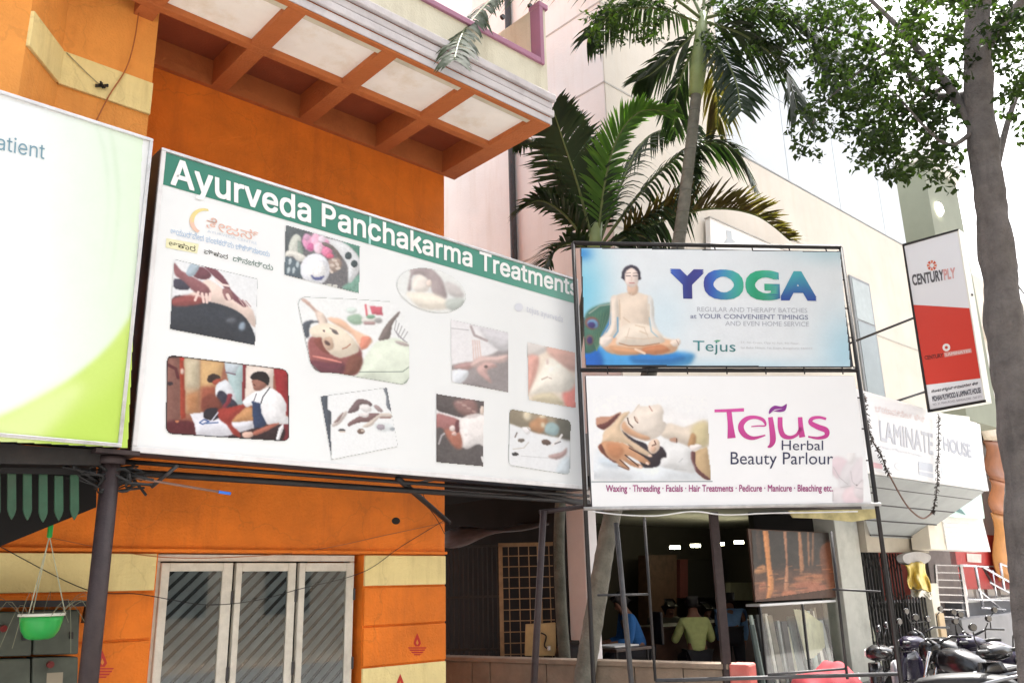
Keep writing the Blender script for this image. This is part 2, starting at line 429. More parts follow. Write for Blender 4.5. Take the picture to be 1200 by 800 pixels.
CREAMW = mat('pale_cream_plaster', (.66, .605, .53), .8, .07, 1.2, .15, 40, dirt=.3, dirtcol=(.6, .5, .38), streak=True)
CLAD = mat('pale_blue_cladding', (.62, .66, .70), .7, .03, 1, 0, spec=.1)
JOINT = mat('joint_grey', (.45, .43, .40), .8)
ALU = mat('aluminium', (.62, .63, .65), .35, .12, 9, 0, metal=.7, dirt=.6, dirtcol=(.2, .19, .18))
BLACKM = mat('black_painted_steel', (.013, .012, .013), .5, .3, 20, .1, 80, dirt=.5, dirtcol=(.05, .032, .024))
GREYM = mat('grey_steel', (.055, .055, .058), .55, .2, 20, 0, metal=.2, dirt=.5, dirtcol=(.07, .05, .04))
BOXSIDE = mat('sign_box_sheet', (.025, .03, .042), .5, .15, 5, 0, dirt=.4)
WHITEP = mat('white_flex', ink((238, 242, 244)), .45, .015, 2, 0)
WOODF = mat('painted_window_wood', (.66, .63, .55), .6, .1, 14, .15, 90, dirt=.45, dirtcol=(.33, .29, .23))
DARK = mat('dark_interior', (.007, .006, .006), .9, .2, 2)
BROWN = mat('brown_wood', (.075, .038, .025), .6, .3, 8)
ASPH = mat('dusty_asphalt', (.13, .125, .12), .9, .2, 3, .5, 90, dirt=.5, dirtcol=(.24, .21, .17))
PAVE = mat('pavement_concrete', (.42, .41, .395), .9, .15, 3, .3, 60, dirt=.4, dirtcol=(.25, .22, .18))
RUST = mat('rusty_maroon_steel', (.026, .016, .017), .6, .3, 16, .15, 60, dirt=.5, dirtcol=(.06, .042, .036))
WIRE = mat('black_cable', (.008, .008, .008), .6)
HANDW = mat('handrail_steel', (.6, .6, .62), .25, .08, 20, 0, metal=.9)
GLASS = glass_mat('window_glass', (.86, .9, .9), .08, .02)

# ------------------------------------------------------------------ ground
def sheet_xy(name, pts, z, m, thick=0):
    b = MB()
    if thick: b.prism([(x, y, z-thick) for x, y in pts], (0, 0, thick))
    else: b.add([(x, y, z) for x, y in pts], [tuple(range(len(pts)))])
    return _tag(b.build(name, m), kind='structure')
sheet_xy('ground', [(-250, -250), (250, -250), (250, 250), (-250, 250)], -.13, mat('packed_earth', (.20, .16, .12), .95, .2, .6, .4, 30))
def alongA(s, t): p = FA.pt(s, t, 0); return (p.x, p.y)
sheet_xy('road', [alongA(-60, 4), alongA(-60, 14), alongA(70, 14), alongA(70, 4)], -.126, ASPH)
sheet_xy('pavement', [alongA(-60, -12), alongA(-60, 3.8), alongA(70, 3.8), alongA(70, -12)], 0, PAVE, .13)
kb = thing('kerb', 'row of grey concrete kerb stones between road and pavement', 'kerb', FA.pt(0, 3.9, -.12))
for i in range(40):
    MB().box(FA, -16+i*.9, -16+i*.9+.89, 3.8, 3.98, -.12, .015).build('kerb_stone', PAVE, kb, bevel=.012)

# ------------------------------------------------------------------ orange building
ob = thing('orange_building', 'orange building with cream bands, shuttered window and coffered balcony', 'building', FA.pt(-3, 0, 0))
zW = FA.z(470, 650)                       # top of the banded zone
sL = FA.s(-330, 660); sWl = FA.s(185, 655); sWr = FA.s(426, 655)
zSof = FA.z(521, 207)
zTop = zSof+3.0
DEEP = 4.0
MB().box(FA, sL, 0, -DEEP, -.0, zW+.005, zTop).build('wall', ORANGE, ob)                    # above the window
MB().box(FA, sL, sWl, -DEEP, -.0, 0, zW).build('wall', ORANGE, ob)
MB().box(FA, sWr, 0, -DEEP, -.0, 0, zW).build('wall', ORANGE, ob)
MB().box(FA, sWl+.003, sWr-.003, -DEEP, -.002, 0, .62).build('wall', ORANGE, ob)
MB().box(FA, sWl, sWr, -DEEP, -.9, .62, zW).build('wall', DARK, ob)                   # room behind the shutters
def blocks(s0, s1, xref, ys, mats):
    zs = [FA.z(xref, y) for y in ys]
    for (a, b, mm) in zip(zs, zs[1:], mats):
        MB().box(FA, s0, s1, -.005, .022, b+.012, a-.006).build('block', mm, ob, bevel=.006)
h_ = .0
z0, z1, z2, z3 = [FA.z(470, y) for y in (650, 687, 732, 778)]
lv = [z0, z1, z2, z3, z3-.30, z3-.62, z3-.94]
lv = [v for v in lv if v > .12]+[.02]
mm_ = [CREAM, ORANGE, ORANGE, CREAM, ORANGE, ORANGE, CREAM]
for k in range(len(lv)-1):
    a, b = lv[k], lv[k+1]
    MB().box(FA, sWr+.004, -.004, -.005, .022, b+.012, a-.004).build('block', mm_[k], ob, bevel=.006)
    for (u0, u1) in ((sL, -7.0), (-7.0, sWl-.01)):
        if u1 > u0+.1: MB().box(FA, u0+.004, u1-.004, -.005, .022, b+.012, a-.004).build('block', mm_[k], ob, bevel=.006)
# band shadow line over the banded zone
MB().box(FA, sL, 0.004, 0, .035, zW+.008, zW+.03).build('band_moulding', ORANGE, ob, bevel=.004)
# window with three shutters
wn = MB().box(FA, sWl+.004, sWr-.05, -.16, -.06, zW-.05, zW-.004).build('window', WOODF, ob)
for (a, b) in ((sWl+.004, sWl+.045), (sWr-.09, sWr-.05)):
    MB().box(FA, a, b, -.16, -.062, .62, zW-.052).build('frame', WOODF, wn, bevel=.004)
MB().box(FA, sWl-.02, sWr+.02, -.1, .06, .56, .617).build('sill', WOODF, wn, bevel=.006)
GL = mat('dark_pane', (.02, .023, .025), .1, .5, 3, 0, spec=.5)
SLAT = mat('shutter_slat_grey', (.16, .185, .195), .45, .3, 5)
for (xa, xb, ga, gb) in ((188, 272, 198, 260), (276, 346, 283, 337), (350, 414, 357, 405)):
    a, b, c, d = [FA.s(x, 670, -.05) for x in (xa, xb, ga, gb)]
    zt, zg = FA.z(xa, 659, -.05), FA.z((ga+gb)/2, 669, -.05); zb, zh = .66, .76
    o = MB().box(FA, a, c, -.08, -.035, zb, zt-.001).build('shutter', WOODF, wn, bevel=.005)
    MB().box(FA, d, b, -.08, -.0352, zb, zt-.001).build('stile', WOODF, o, bevel=.005)
    MB().box(FA, c, d, -.08, -.0354, zg, zt-.001).build('rail', WOODF, o, bevel=.005)
    MB().box(FA, c, d, -.08, -.0354, zb, zh).build('rail', WOODF, o, bevel=.005)
    MB().box(FA, c, d, -.066, -.060, zh, zg).build('pane', GL, o)
    # diagonal slats in front of the pane
    wd, hg, pitch, th = d-c, zg-zh, .098, .062
    k = -wd
    while k < hg:
        pts = []
        u = [(0, k), (wd, k+wd*.95), (wd, k+wd*.95+th), (0, k+th)]
        # clip to the opening
        def clip(P, f, g):
            o2 = []
            for i in range(len(P)):
                p, q = P[i-1], P[i]
                if f(p) != f(q): o2.append(g(p, q))
                if f(q): o2.append(q)
            return o2
        u = clip(u, lambda p: p[1] >= 0, lambda p, q: (p[0]+(q[0]-p[0])*(0-p[1])/(q[1]-p[1]), 0))
        if u: u = clip(u, lambda p: p[1] <= hg, lambda p, q: (p[0]+(q[0]-p[0])*(hg-p[1])/(q[1]-p[1]), hg))
        if len(u) > 2:
            MB().prism([FA.pt(c+x, -.052, zh+y) for x, y in u], FA.n*-.006).build('slat', SLAT, o)
        k += pitch
    MB().add([FA.pt(c, -.044, zh), FA.pt(d, -.044, zh), FA.pt(d, -.044, zg), FA.pt(c, -.044, zg)], [(0, 1, 2, 3)]).build('glass', GLASS, o)
    for zz in (.3, .75):
        MB().box(FA, b-.006, b+.012, -.05, -.03, zb+(zt-zb)*zz, zb+(zt-zb)*zz+.09).build('hinge', GREYM, o)
# clear glass over each shutter leaf gives the street reflection
# painted lamp emblems
RED = (200, 30, 30)
def emblem(cx, cy, s, t=.0235):
    o = thing
    P = lambda pts: [(cx+x*s, cy+y*s) for x, y in pts]
    fl = sheet('painted_lamp_emblem', FA, t, P([(0, -1.5), (.28, -.8), (.42, -.35), (.2, -.02), (-.2, -.02), (-.42, -.35), (-.28, -.8)]), (196, 40, 30), ob)
    sheet('flame_core', FA, t+.0015, P([(0, -.8), (.16, -.4), (0, -.16), (-.16, -.4)]), (226, 140, 50), fl)
    for (w0, w1, y0, y1) in ((1.05, .95, .08, .22), (.9, .8, .32, .48), (.72, .55, .58, .75), (.42, .3, .84, .98)):
        sheet('bowl_stripe', FA, t, P([(-w0, y0), (w0, y0), (w1, y1), (-w1, y1)]), (196, 40, 30), fl)
emblem(489, 757, 10.5); emblem(469, 806, 11.5); emblem(120, 781, 13)
# vent hole and small scars
sheet('vent_hole', FA, .002, [(464+5*math.cos(a*.524), 610+4.2*math.sin(a*.524)) for a in range(12)], (14, 8, 5), ob)
# recessed upper right end keeps the pale soffit edge
# ---- upper bay at the left
TB = .55
sB0, sB1 = FA.s(70, 80, TB), FA.s(180, 80, TB)
zB = FA.z(175, 240, TB)
MB().box(FA, sB0, sB1, .003, TB, zB-.5, zTop-.1).build('bay', ORANGE_L, ob)
# cream band of the bay, following the photo's line
def prism_px(fr, t, P, th): return MB().prism([fr.hit(x, y, t) for x, y in P][::-1], -fr.n*th)
zb1, zb0 = FA.z(120, 78, TB), FA.z(120, 117, TB)
MB().box(FA, sB0, sB1+.004, TB-.01, TB+.022, zb0, zb1).build('cream_band', CREAM, ob, bevel=.005)
# return of the bay, running towards the street at the left
cr = FA.pt(sB0, TB, 0)
FR = Frame((cr.x, cr.y), (-.25, -1.0)); FR = Frame((cr.x, cr.y), (.06, -1.0)); FR.n = Vector((1, .06, 0)).normalized()
def rbox(s0, s1, t0, t1, za, zb_): return MB().box(FR, s0, s1, t0, t1, za, zb_)
rl = .42
rbox(0, rl, -.5, 0, zB-.5, zTop-.1).build('bay_return', ORANGE_L, ob)
rbox(0.02, rl, -.01, .022, zb0, zb1).build('cream_band', CREAM, ob, bevel=.005)
c2 = FR.pt(rl, 0, 0); FL = Frame((c2.x, c2.y), D1)
MB().box(FL, -2.6, -.35, -.3, -.02, zB-.5, zTop-.1).build('bay', ORANGE_L, ob)
MB().box(FL, -.36, 0, -.3, 0, zB-.5, zTop-.1).build('bay', ORANGE_L, ob)
wf = MB().box(FL, -.62, -.37, -.05, .06, zB-.3, zb1-.03).build('window', mat('white_window_frame', (.72, .70, .72), .5), ob, bevel=.02)
# sloping slab edge at the very top left
MB().tube([at(15, -12, 5.2), at(52, 30, 5.25), at(86, 70, 5.35)], [.035, .03, .014], 8).build('slab_edge', BEAM, ob)
# ---- balcony: soffit with coffers, cornice, parapet
TO, sE = 1.376, .13                                  # how far the balcony reaches out, its right end
sX = -5.2
HC = .26
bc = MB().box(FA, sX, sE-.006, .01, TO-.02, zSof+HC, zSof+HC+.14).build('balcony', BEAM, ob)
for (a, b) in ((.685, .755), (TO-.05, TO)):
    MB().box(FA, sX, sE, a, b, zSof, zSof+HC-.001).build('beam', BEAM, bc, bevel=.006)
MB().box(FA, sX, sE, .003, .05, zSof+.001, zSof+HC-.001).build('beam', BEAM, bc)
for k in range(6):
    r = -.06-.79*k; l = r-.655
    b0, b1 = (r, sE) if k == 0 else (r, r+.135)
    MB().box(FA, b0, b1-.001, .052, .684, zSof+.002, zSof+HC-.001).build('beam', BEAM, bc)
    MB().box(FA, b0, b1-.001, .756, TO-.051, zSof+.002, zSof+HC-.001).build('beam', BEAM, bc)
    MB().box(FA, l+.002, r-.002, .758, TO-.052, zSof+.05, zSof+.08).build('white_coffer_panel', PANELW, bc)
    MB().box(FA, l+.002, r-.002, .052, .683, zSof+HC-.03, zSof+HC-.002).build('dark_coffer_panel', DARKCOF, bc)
zc = FA.z(552, 66, TO); hc = (zc-zSof)/4
for k, pr in enumerate((.012, .03, .018, .045)):
    MB().box(FA, sX, sE+pr, TO+.001, TO+pr, zSof+hc*k+.012, zSof+hc*(k+1)).build('cornice_moulding', LAVEN, bc, bevel=.008)
    MB().box(FA, sE+.001, sE+pr, .2, TO, zSof+hc*k+.012, zSof+hc*(k+1)).build('cornice_moulding', LAVEN, bc, bevel=.008)
# parapet: low run, opening, end post
tp = TO-.01
zP0 = zc+.002; sPost, sEnd = FA.s(631, 40, tp), sE-.005
zLow, zHi = FA.z(600, 58, tp), FA.z(645, 17, tp)
MB().box(FA, sX, sPost, tp-.1, tp, zP0-.3, zLow).build('parapet', PARAP, bc)
MB().box(FA, sPost+.001, sEnd, tp-.1, tp+.0005, zP0-.3, zHi).build('parapet', PARAP, bc)
MB().box(FA, sEnd-.1, sEnd+.0005, .2, tp-.101, zP0-.3, zHi).build('parapet', PARAP, bc)
cw = .055
MB().box(FA, sX, sPost-.001, tp-.12, tp+.025, zLow, zLow+cw).build('coping', PINK, bc, bevel=.006)
MB().box(FA, sPost-.001, sPost+cw-.01, tp-.12, tp+.026, zLow, zHi).build('coping', PINK, bc, bevel=.006)
MB().box(FA, sPost-.001, sEnd+.02, tp-.12, tp+.026, zHi+.001, zHi+cw).build('coping', PINK, bc, bevel=.006)
# white wall with pipe holes seen over the low parapet
MB().box(FA, sX, sE-.16, .45, .5, zSof+.4, zTop).build('terrace_wall', WALLW, ob)
for (x, y) in ((588, 21), (620, 8), (621, 42), (540, -6)):
    h = FA.hit(x, y, .5); MB().tube([h, h+FA.n*.03], .028, 12).build('pipe_stub', BLACKM, ob)

# ------------------------------------------------------------------ pale building behind, shop on its ground floor
bb = thing('pale_building', 'tall pale cream building behind the palms with a shop on its ground floor', 'building', FB.pt(3, 0, 0))
SX = 9.3                                  # its right end
zShop = FB.z(800, 612); zShop = 2.32
zCl = FB.z(900, 199); sCl = FB.s(848, 120)
HT = 15.0
MB().box(FB, 0, SX, -9, -.02, 3.2, zCl).build('wall', CREAMW, bb)
MB().box(FB, 0, sCl, -9, -.0202, zCl, HT).build('wall', CREAMW, bb)
MB().box(FB, sCl, SX, -9, -.06, zCl, HT).build('wall', mat('cladding_backing', (.28, .29, .30), .8), bb)
MB().box(FB, -.012, -.001, -9, -.03, 3.2, HT).build('side_wall', mat('pale_side_plaster', (.75, .735, .715), .8, .06, 1.2, .15, 40, dirt=.35, dirtcol=(.58, .50, .42), streak=True), bb)
# grooves on the corner (two lines that turn round it)
for (px, py) in ((713, 97), (680, 14), (713, 260)):
    zz = FB.z(713, py) if px == 713 else 9.3
    MB().box(FB, -.004, sCl-.02, -.022, -.014, zz-.012, zz+.012).build('groove_line', JOINT, bb)
    MB().box(FB, -.018, -.0125, -8.9, -.0145, zz-.012, zz+.012).build('groove_line', JOINT, bb)
# pale cladding panels
cw_, ch_ = 1.82, 1.55
for i in range(4):
    for j in range(5):
        a = sCl+.01+i*cw_; b = min(a+cw_-.015, SX-.01); zz = zCl+.03+j*ch_
        if b-a > .1: MB().box(FB, a, b, -.055, -.01, zz, min(zz+ch_-.018, HT)).build('panel', CLAD, bb, bevel=.006)
# drain pipe on the side wall
dp = Frame(FB.pt(0, 0, 0), -FB.n); 
def side(px, py):
    d = ray(px, py); k = (FB.o-EYE).dot(FB.d)/d.dot(FB.d); return EYE+d*(k*.999)
p0, p1 = side(602, 150), side(600, 300); p1 = Vector((p0.x, p0.y, p1.z-3)); p0.z = HT-.5
MB().tube([p1-FB.d*.06, p0-FB.d*.06], .05, 10).build('drain_pipe', GREYM, bb)
# horizontal joint lines lower down
zj = FB.z(1050, 400); MB().box(FB, 4.2, SX, -.022, -.012, zj-.012, zj+.012).build('groove_line', JOINT, bb)
# narrow window
wq = [(996, 323), (1018, 331), (1037, 468), (1010, 461)]
sa, sb_ = FB.s(997, 340), FB.s(1020, 345); za, zb_ = FB.z(1022, 465), FB.z(1008, 328)
wn = MB().box(FB, sa, sb_, -.03, .012, za, zb_).build('window', mat('window_frame_grey', (.2, .21, .22), .5), bb, bevel=.01)
for k, (u, v) in enumerate(((0, .62), (.64, 1))):
    MB().box(FB, sa+.07, sb_-.06, .008, .018, za+.06+(zb_-za-.12)*u, za+.06+(zb_-za-.12)*v).build('pane', mat('window_pane', (.10, .13, .13), .08, .2, 1, spec=.9) if k == 0 else mat('window_blind', (.30, .34, .34), .3), wn)
# small white board with a faint mark behind the upper sign
wb = thing('white_wall_board', 'plain white board with a faint grey figure mark on the cream wall', 'sign', FB.hit(880, 300, .1))
board(FB, .1, [(832, 254), (935, 300), (938, 330), (834, 330)], .08).build('panel', WALLW, wb)
board(FB, .115, [(832, 253), (935, 299), (935, 300), (832, 254.2)], .1).build('frame', JOINT, wb)
sheet('figure_mark', FB, .103, [(851, 270), (857, 271), (858, 280), (862, 284), (856, 288), (848, 285), (852, 279)], (190, 195, 198), wb)

# grey-green tower pillar with a white cap at the far end
gp = thing('pillar_tower', 'grey green square pillar with a white cap and a wall lamp', 'pillar', FB.pt(10.3, 0, 4.6))
GG = mat('grey_green_plaster', (.25, .27, .21), .8, .06, 2, .15)
s0, s1 = FB.s(1090, 240, .2), FB.s(1128, 260, .2)
zt = FB.z(1105, 205, .2)
MB().box(FB, s0, s1, -2, .2, 4.6, zt).build('shaft', GG, gp)
MB().box(FB, s0-.12, s1+.12, -2.1, .34, zt, zt+.5).build('cap', WALLW, gp, bevel=.03)
h = FB.hit(1100, 245, .22); MB().tube([h, h+FB.n*.06], [.17, .12], 14).build('wall_lamp', mat('lamp_glow', (1, .93, .8), .4, emit=3), gp)
# further white building on the right
wb2 = thing('white_corner_building', 'bright white building beyond the grey green pillar', 'building', FB.pt(15, -1, 0))
MB().box(FB, s1+.2, 26, -9, -.8, 0, 7.4).build('wall', WALLW, wb2)
MB().box(FB, s1+.1, 26, -9, -.4, 7.4, 7.75).build('roof_slab', CREAMW, wb2)
MB().box(FB, s1+2.5, 26, -8.5, -1.2, 7.75, 9.6).build('upper_wall', CREAMW, wb2)
for k in range(3):
    MB().box(FB, s1+1.2+k*2.4, s1+2.4+k*2.4, -.82, -.77, 4.6, 6.2).build('window', GL, wb2)

# building across the street (unseen but mirrored in the panes; raised and darkened to block low sky)
ox_ = thing('street_building', 'cream building with rows of windows on the far side of the street', 'building', FA.pt(6, 19, 0))
OPW = mat('opposite_cream', (.46, .40, .32), .8, .1, 1)
MB().box(FA, -14, 24, 17, 23, -.13, 13).build('wall', OPW, ox_)
for k in range(9):
    for j in range(4):
        MB().box(FA, -8.5+k*3.1, -7.1+k*3.1, 16.95, 17.05, 1.0+j*3.2, 2.6+j*3.2).build('window', GL, ox_)
MB().box(FA, -10.1, 20.1, 16.6, 17, 3.3, 3.55).build('ledge', WALLW, ox_)
# ---- the shop on the ground floor
FLZ = .15
sS0 = FB.s(697, 700); sS1 = FB.s(985, 700); sS2 = FB.s(1012, 700)
sh = bb
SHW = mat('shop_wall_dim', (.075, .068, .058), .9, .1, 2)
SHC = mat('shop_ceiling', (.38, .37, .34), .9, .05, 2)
MB().box(FB, sS0, SX, -6, .6, -.001, FLZ).build('shop_floor', mat('dark_floor_tile', (.07, .065, .06), .4, .1), bb)
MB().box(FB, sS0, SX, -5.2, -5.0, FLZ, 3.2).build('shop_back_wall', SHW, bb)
MB().box(FB, sS0-.2, sS0, -5.2, -.25, FLZ, 3.2).build('shop_side_wall', mat('sooty_wall', (.016, .014, .013), .95, .3, 3), bb)  # left end wall in a near-black colour
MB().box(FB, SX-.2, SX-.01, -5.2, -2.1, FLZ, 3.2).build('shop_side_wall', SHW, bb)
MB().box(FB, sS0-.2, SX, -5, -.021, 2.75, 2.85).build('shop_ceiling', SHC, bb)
MB().box(FB, sS0-.2, SX+.003, -.3, .12, 2.60, 3.2).build('shop_lintel', mat('dark_fascia', (.10, .085, .08), .7, .2, 4), bb)
MB().box(FB, sS0-.14, sS0+.06, -.249, .02, 0, 2.6).build('pillar', mat('white_pillar', (.72, .70, .70), .7, .05), bb, bevel=.01)
MB().box(FB, sS1, sS2, -.3, .05, 0, 2.6).build('pillar', mat('grey_pillar', (.45, .46, .42), .7, .08, 4, dirt=.3), bb, bevel=.01)
# ceiling lights (lit)
LIT = mat('lit_panel', (1, .95, .62), .5, 0, emit=8)
LITW = mat('lit_spot', (1, .97, .9), .5, 0, emit=12)
def shop_hit(px, py, t): return FB.hit(px, py, t)
for (px, py) in ((780, 627), (742, 624), (797, 618)):
    p = atz(px, py, 2.745); MB().tube([p, p+Vector((0, 0, -.012))], .05, 12).build('ceiling_spot', LITW, bb)
for (px, py) in ((791, 641), (815, 639), (843, 637), (866, 635)):
    p = FB.hit(px, py, -3.0)
    MB().obb(p, FB.d*.085, FB.n*.05, Z*.026).build('hanging_light', LIT, bb)
p = atz(747, 636, 2.70); MB().tube([p, p+Z*.05], [.17, .12], 16).build('ceiling_fan_cover', SHC, bb)
# back shelf clutter: dark cabinets and framed panels
for (a, b, c, d, mm) in ((760, 793, 650, 745, BROWN), (797, 806, 655, 700, mat('maroon_cloth', (.09, .02, .02), .9)), (806, 850, 655, 700, DARK), (856, 882, 682, 703, mat('pale_carton', (.30, .29, .22), .8))):
    q = [FB.hit(a, c, -4.2), FB.hit(b, c, -4.2), FB.hit(b, d, -4.2), FB.hit(a, d, -4.2)]
    MB().prism(q[::-1], -FB.n*.25).build('cabinet', mm, bb)
# ------------------------------------------------------------------ left hoarding
ls = thing('lightbox_sign', 'pale green and white lightbox hoarding with a lime corner', 'sign', FA.hit(90, 525, 1.0))
QL = [(-260, 46), (170, 160), (150, 525), (-270, 503)]
tl = 1.06
# true rectangle: same s at top and bottom
def rect_px(fr, t, xl, yl, xr, yr, zb, zt):
    return None
b = MB(); sl, sr = FA.s(-260, 60, tl), FA.s(161, 340, tl); zt, zb = FA.z(168, 160, tl), FA.z(152, 525, tl)
b.box(FA, sl, sr, tl-.18, tl-.004, zb, zt).build('box', BOXSIDE, ls)
FTL = .022
for (a, c, d, e) in ((sl, sr, zt-FTL, zt), (sl, sr, zb, zb+FTL), (sl, sl+FTL, zb+FTL, zt-FTL), (sr-FTL, sr, zb+FTL, zt-FTL)):
    MB().box(FA, a, c, tl-.02, tl+.012, d, e).build('frame', ALU, ls, bevel=.004)
MB().box(FA, sl+.01, sr-.01, tl-.0038, tl-.001, zb+.01, zt-.01).build('panel', WHITEP, ls)
cv = Canvas([(-250, 45), (168, 160), (150, 525), (-250, 505)], (0, 0, 1), 1.0, (236, 243, 246))
Xc, Yc = cv.X, cv.Y
# pale green wash to the right and lime corner under an arc
g = np.clip((Xc-40)/130, 0, 1)[..., None]; cv.C = cv.C*(1-g*.75)+np.array((214, 238, 205.))*g*.75
arc = [(165, 350), (152, 372), (130, 402), (100, 430), (60, 458), (0, 488), (-60, 505), (-60, 530), (170, 530)]
cv.poly(arc, (200, 228, 120), 4, vol=0)
cv.poly([(165, 395), (140, 440), (110, 470), (70, 500), (40, 525), (170, 530)], (182, 217, 84), 16, .7, vol=0)
cv.poly([(0, 488), (60, 458), (100, 450), (60, 500), (20, 530), (-60, 530), (-60, 505)], (222, 238, 170), 10, .8, vol=0)
cv.poly([(110, 140), (125, 180), (128, 240), (118, 320), (126, 240), (120, 180)], (205, 228, 205), 3, .5, vol=0)
cv.poly([(128, 148), (138, 190), (140, 250), (128, 340), (137, 250), (133, 190)], (200, 226, 196), 3, .5, vol=0)
cv.noise(1.2, 8)
cv.build('printed_panel', FA, tl, ls)
text('lettering', 'Patient', FA, tl+.003, [(-17, 154), (53, 169), (52, 187), (-18, 172)], (120, 160, 178), ls, 0, font=INTER)

# ------------------------------------------------------------------ big treatments board
bs = thing('treatments_signboard', 'long white signboard with green header and ten treatment photographs', 'sign', FA.hit(420, 560, 1.0))
tb = 1.0
s0, s1 = -3.09, .80; zt, zb = 4.36, 2.40
MB().box(FA, s0, s1, tb-.19, tb-.004, zb, zt).build('box', BOXSIDE, bs)
MB().box(FA, s0+.02, s1-.02, tb-.005, tb-.0005, zb+.02, zt-.02).build('panel', WHITEP, bs)
for (a, c, d, e) in ((s0, s1, zt-.022, zt), (s0, s1, zb, zb+.035), (s0, s0+.03, zb+.035, zt-.022), (s1-.03, s1, zb+.035, zt-.022)):
    MB().box(FA, a, c, tb-.02, tb+.012, d, e).build('frame', ALU if d > 4 else mat('white_frame_strip', (.68, .68, .69), .5, .1, 12, 0, dirt=.4, dirtcol=(.3, .27, .25)), bs, bevel=.004)
# header strip: straight band, green paler to the right, glare painted into the colour
zh1 = zt-.024; zh0 = FA.z(200, 219, tb); zh0b = FA.z(672, 345, tb)
hv = []; N = 24
vs_, fs_, cs_ = [], [], []
for i in range(N+1):
    u = i/N; s_ = s0+.032+(s1-s0-.064)*u
    z_ = zh0
    vs_ += [FA.pt(s_, tb+.002, z_), FA.pt(s_, tb+.002, zh1)]
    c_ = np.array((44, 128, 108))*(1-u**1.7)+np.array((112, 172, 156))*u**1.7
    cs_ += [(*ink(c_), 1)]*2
    if i: fs_.append((2*i-2, 2*i, 2*i+1, 2*i-1))
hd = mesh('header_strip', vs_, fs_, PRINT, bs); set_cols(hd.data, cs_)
def ff(px, py, u): return (250, 252, 252)
# baseline and cap line in pixels (fitted to the photograph)
text('lettering', 'Ayurveda Panchakarma Treatments', FA, tb+.005, [(200, 184), (677, 329), (677, 352.5), (200, 225)], None, bs, .015, ff, font=INTER, header=True)
MB().box(FA, FA.s(432, 270, tb), FA.s(434.5, 270, tb), tb+.0035, tb+.0045, zh0, zh1).build('vinyl_seam', mat('seam_pale', (.35, .62, .58), .4), bs)

TP = tb+.003
RES = 1.15  # pictures get paler to the right: glare is put into their colours
# 1 back massage
c = Canvas([(92, 88), (750, 243), (728, 765), (60, 638)], (190, 290, .15), RES, (232, 236, 240))
c.poly([(200, 380), (270, 330), (350, 250), (470, 320), (560, 390), (700, 480), (730, 620), (640, 560), (500, 470), (330, 440)], (234, 214, 205), 8)
c.poly([(85, 395), (150, 375), (260, 405), (400, 430), (520, 465), (620, 520), (680, 590), (725, 690), (735, 780), (40, 660), (60, 500)], (56, 62, 72), 6)
c.poly([(80, 400), (200, 372), (340, 400), (300, 440), (150, 460), (80, 450)], (150, 84, 84), 12)
c.poly([(95, 248), (170, 250), (225, 282), (200, 330), (100, 318)], (70, 70, 86), 6)
c.poly([(240, 190), (310, 150), (385, 215), (340, 250), (260, 235)], (116, 74, 84), 6)
c.poly([(95, 120), (150, 180), (260, 240), (350, 300), (380, 360), (330, 380), (250, 345), (180, 275), (98, 205)], (146, 98, 104), 8)
c.poly([(188, 205), (225, 130), (290, 150), (240, 225)], (172, 190, 204), 6)
c.poly([(330, 148), (430, 178), (510, 270), (545, 340), (650, 440), (640, 465), (540, 395), (500, 330), (430, 250)], (126, 80, 92), 6)
c.poly([(470, 330), (520, 320), (560, 390), (500, 410)], (150, 110, 112), 6)
for (a, b_) in (((282, 350), (258, 410)), ((312, 360), (325, 425)), ((345, 365), (350, 428)), ((375, 360), (372, 410))): c.line([a, b_], 20, (236, 210, 204), 8)
c.line([(520, 300), (470, 290), (420, 250)], 16, (240, 225, 220), 6); c.line([(510, 370), (525, 400)], 26, (238, 216, 210), 8)
for d in (0, 28, 52): c.line([(600+d, 400+d*.3), (640+d, 455+d*.1)], 9, (190, 160, 160), 6)
c.ell(625, 615, 26, 34, (150, 168, 186), 20, 12); c.ell(540, 570, 40, 22, (96, 102, 112), 0, 12)
c.line([(92, 88), (750, 243)], 8, (50, 70, 74), 4); c.line([(750, 243), (728, 765)], 4, (120, 130, 134), 4)
c.noise(4, 14); c.build('printed_photo', FA, TP, bs)
# 2 flowers and bowl
c = Canvas([(80, 68), (818, 280), (808, 748), (68, 565)], (325, 255, .1188), RES, (112, 112, 116))
c.poly([(80, 68), (300, 120), (260, 330), (70, 330)], (92, 100, 104), 14)
c.poly([(640, 235), (830, 270), (830, 420), (760, 330)], (88, 142, 126), 10); c.poly([(700, 640), (820, 560), (820, 760), (640, 700)], (122, 164, 150), 14)
c.poly([(430, 200), (640, 240), (760, 330), (830, 460), (760, 600), (700, 640), (690, 470), (560, 300)], (222, 226, 230), 10)
c.poly([(110, 310), (140, 200), (190, 165), (235, 200), (220, 300), (250, 370), (170, 380)], (208, 212, 204), 8)
c.poly([(200, 230), (240, 260), (260, 360), (210, 370)], (140, 156, 148), 8)
c.poly([(75, 350), (130, 320), (260, 370), (300, 420), (200, 430), (150, 380), (90, 400)], (226, 226, 220), 8)
c.poly([(70, 400), (150, 400), (240, 480), (240, 600), (70, 570)], (96, 112, 122), 10)
for (x, y) in ((125, 430), (160, 520), (200, 460), (110, 520)): c.ell(x, y, 14, 34, (190, 204, 210), 10, 8)
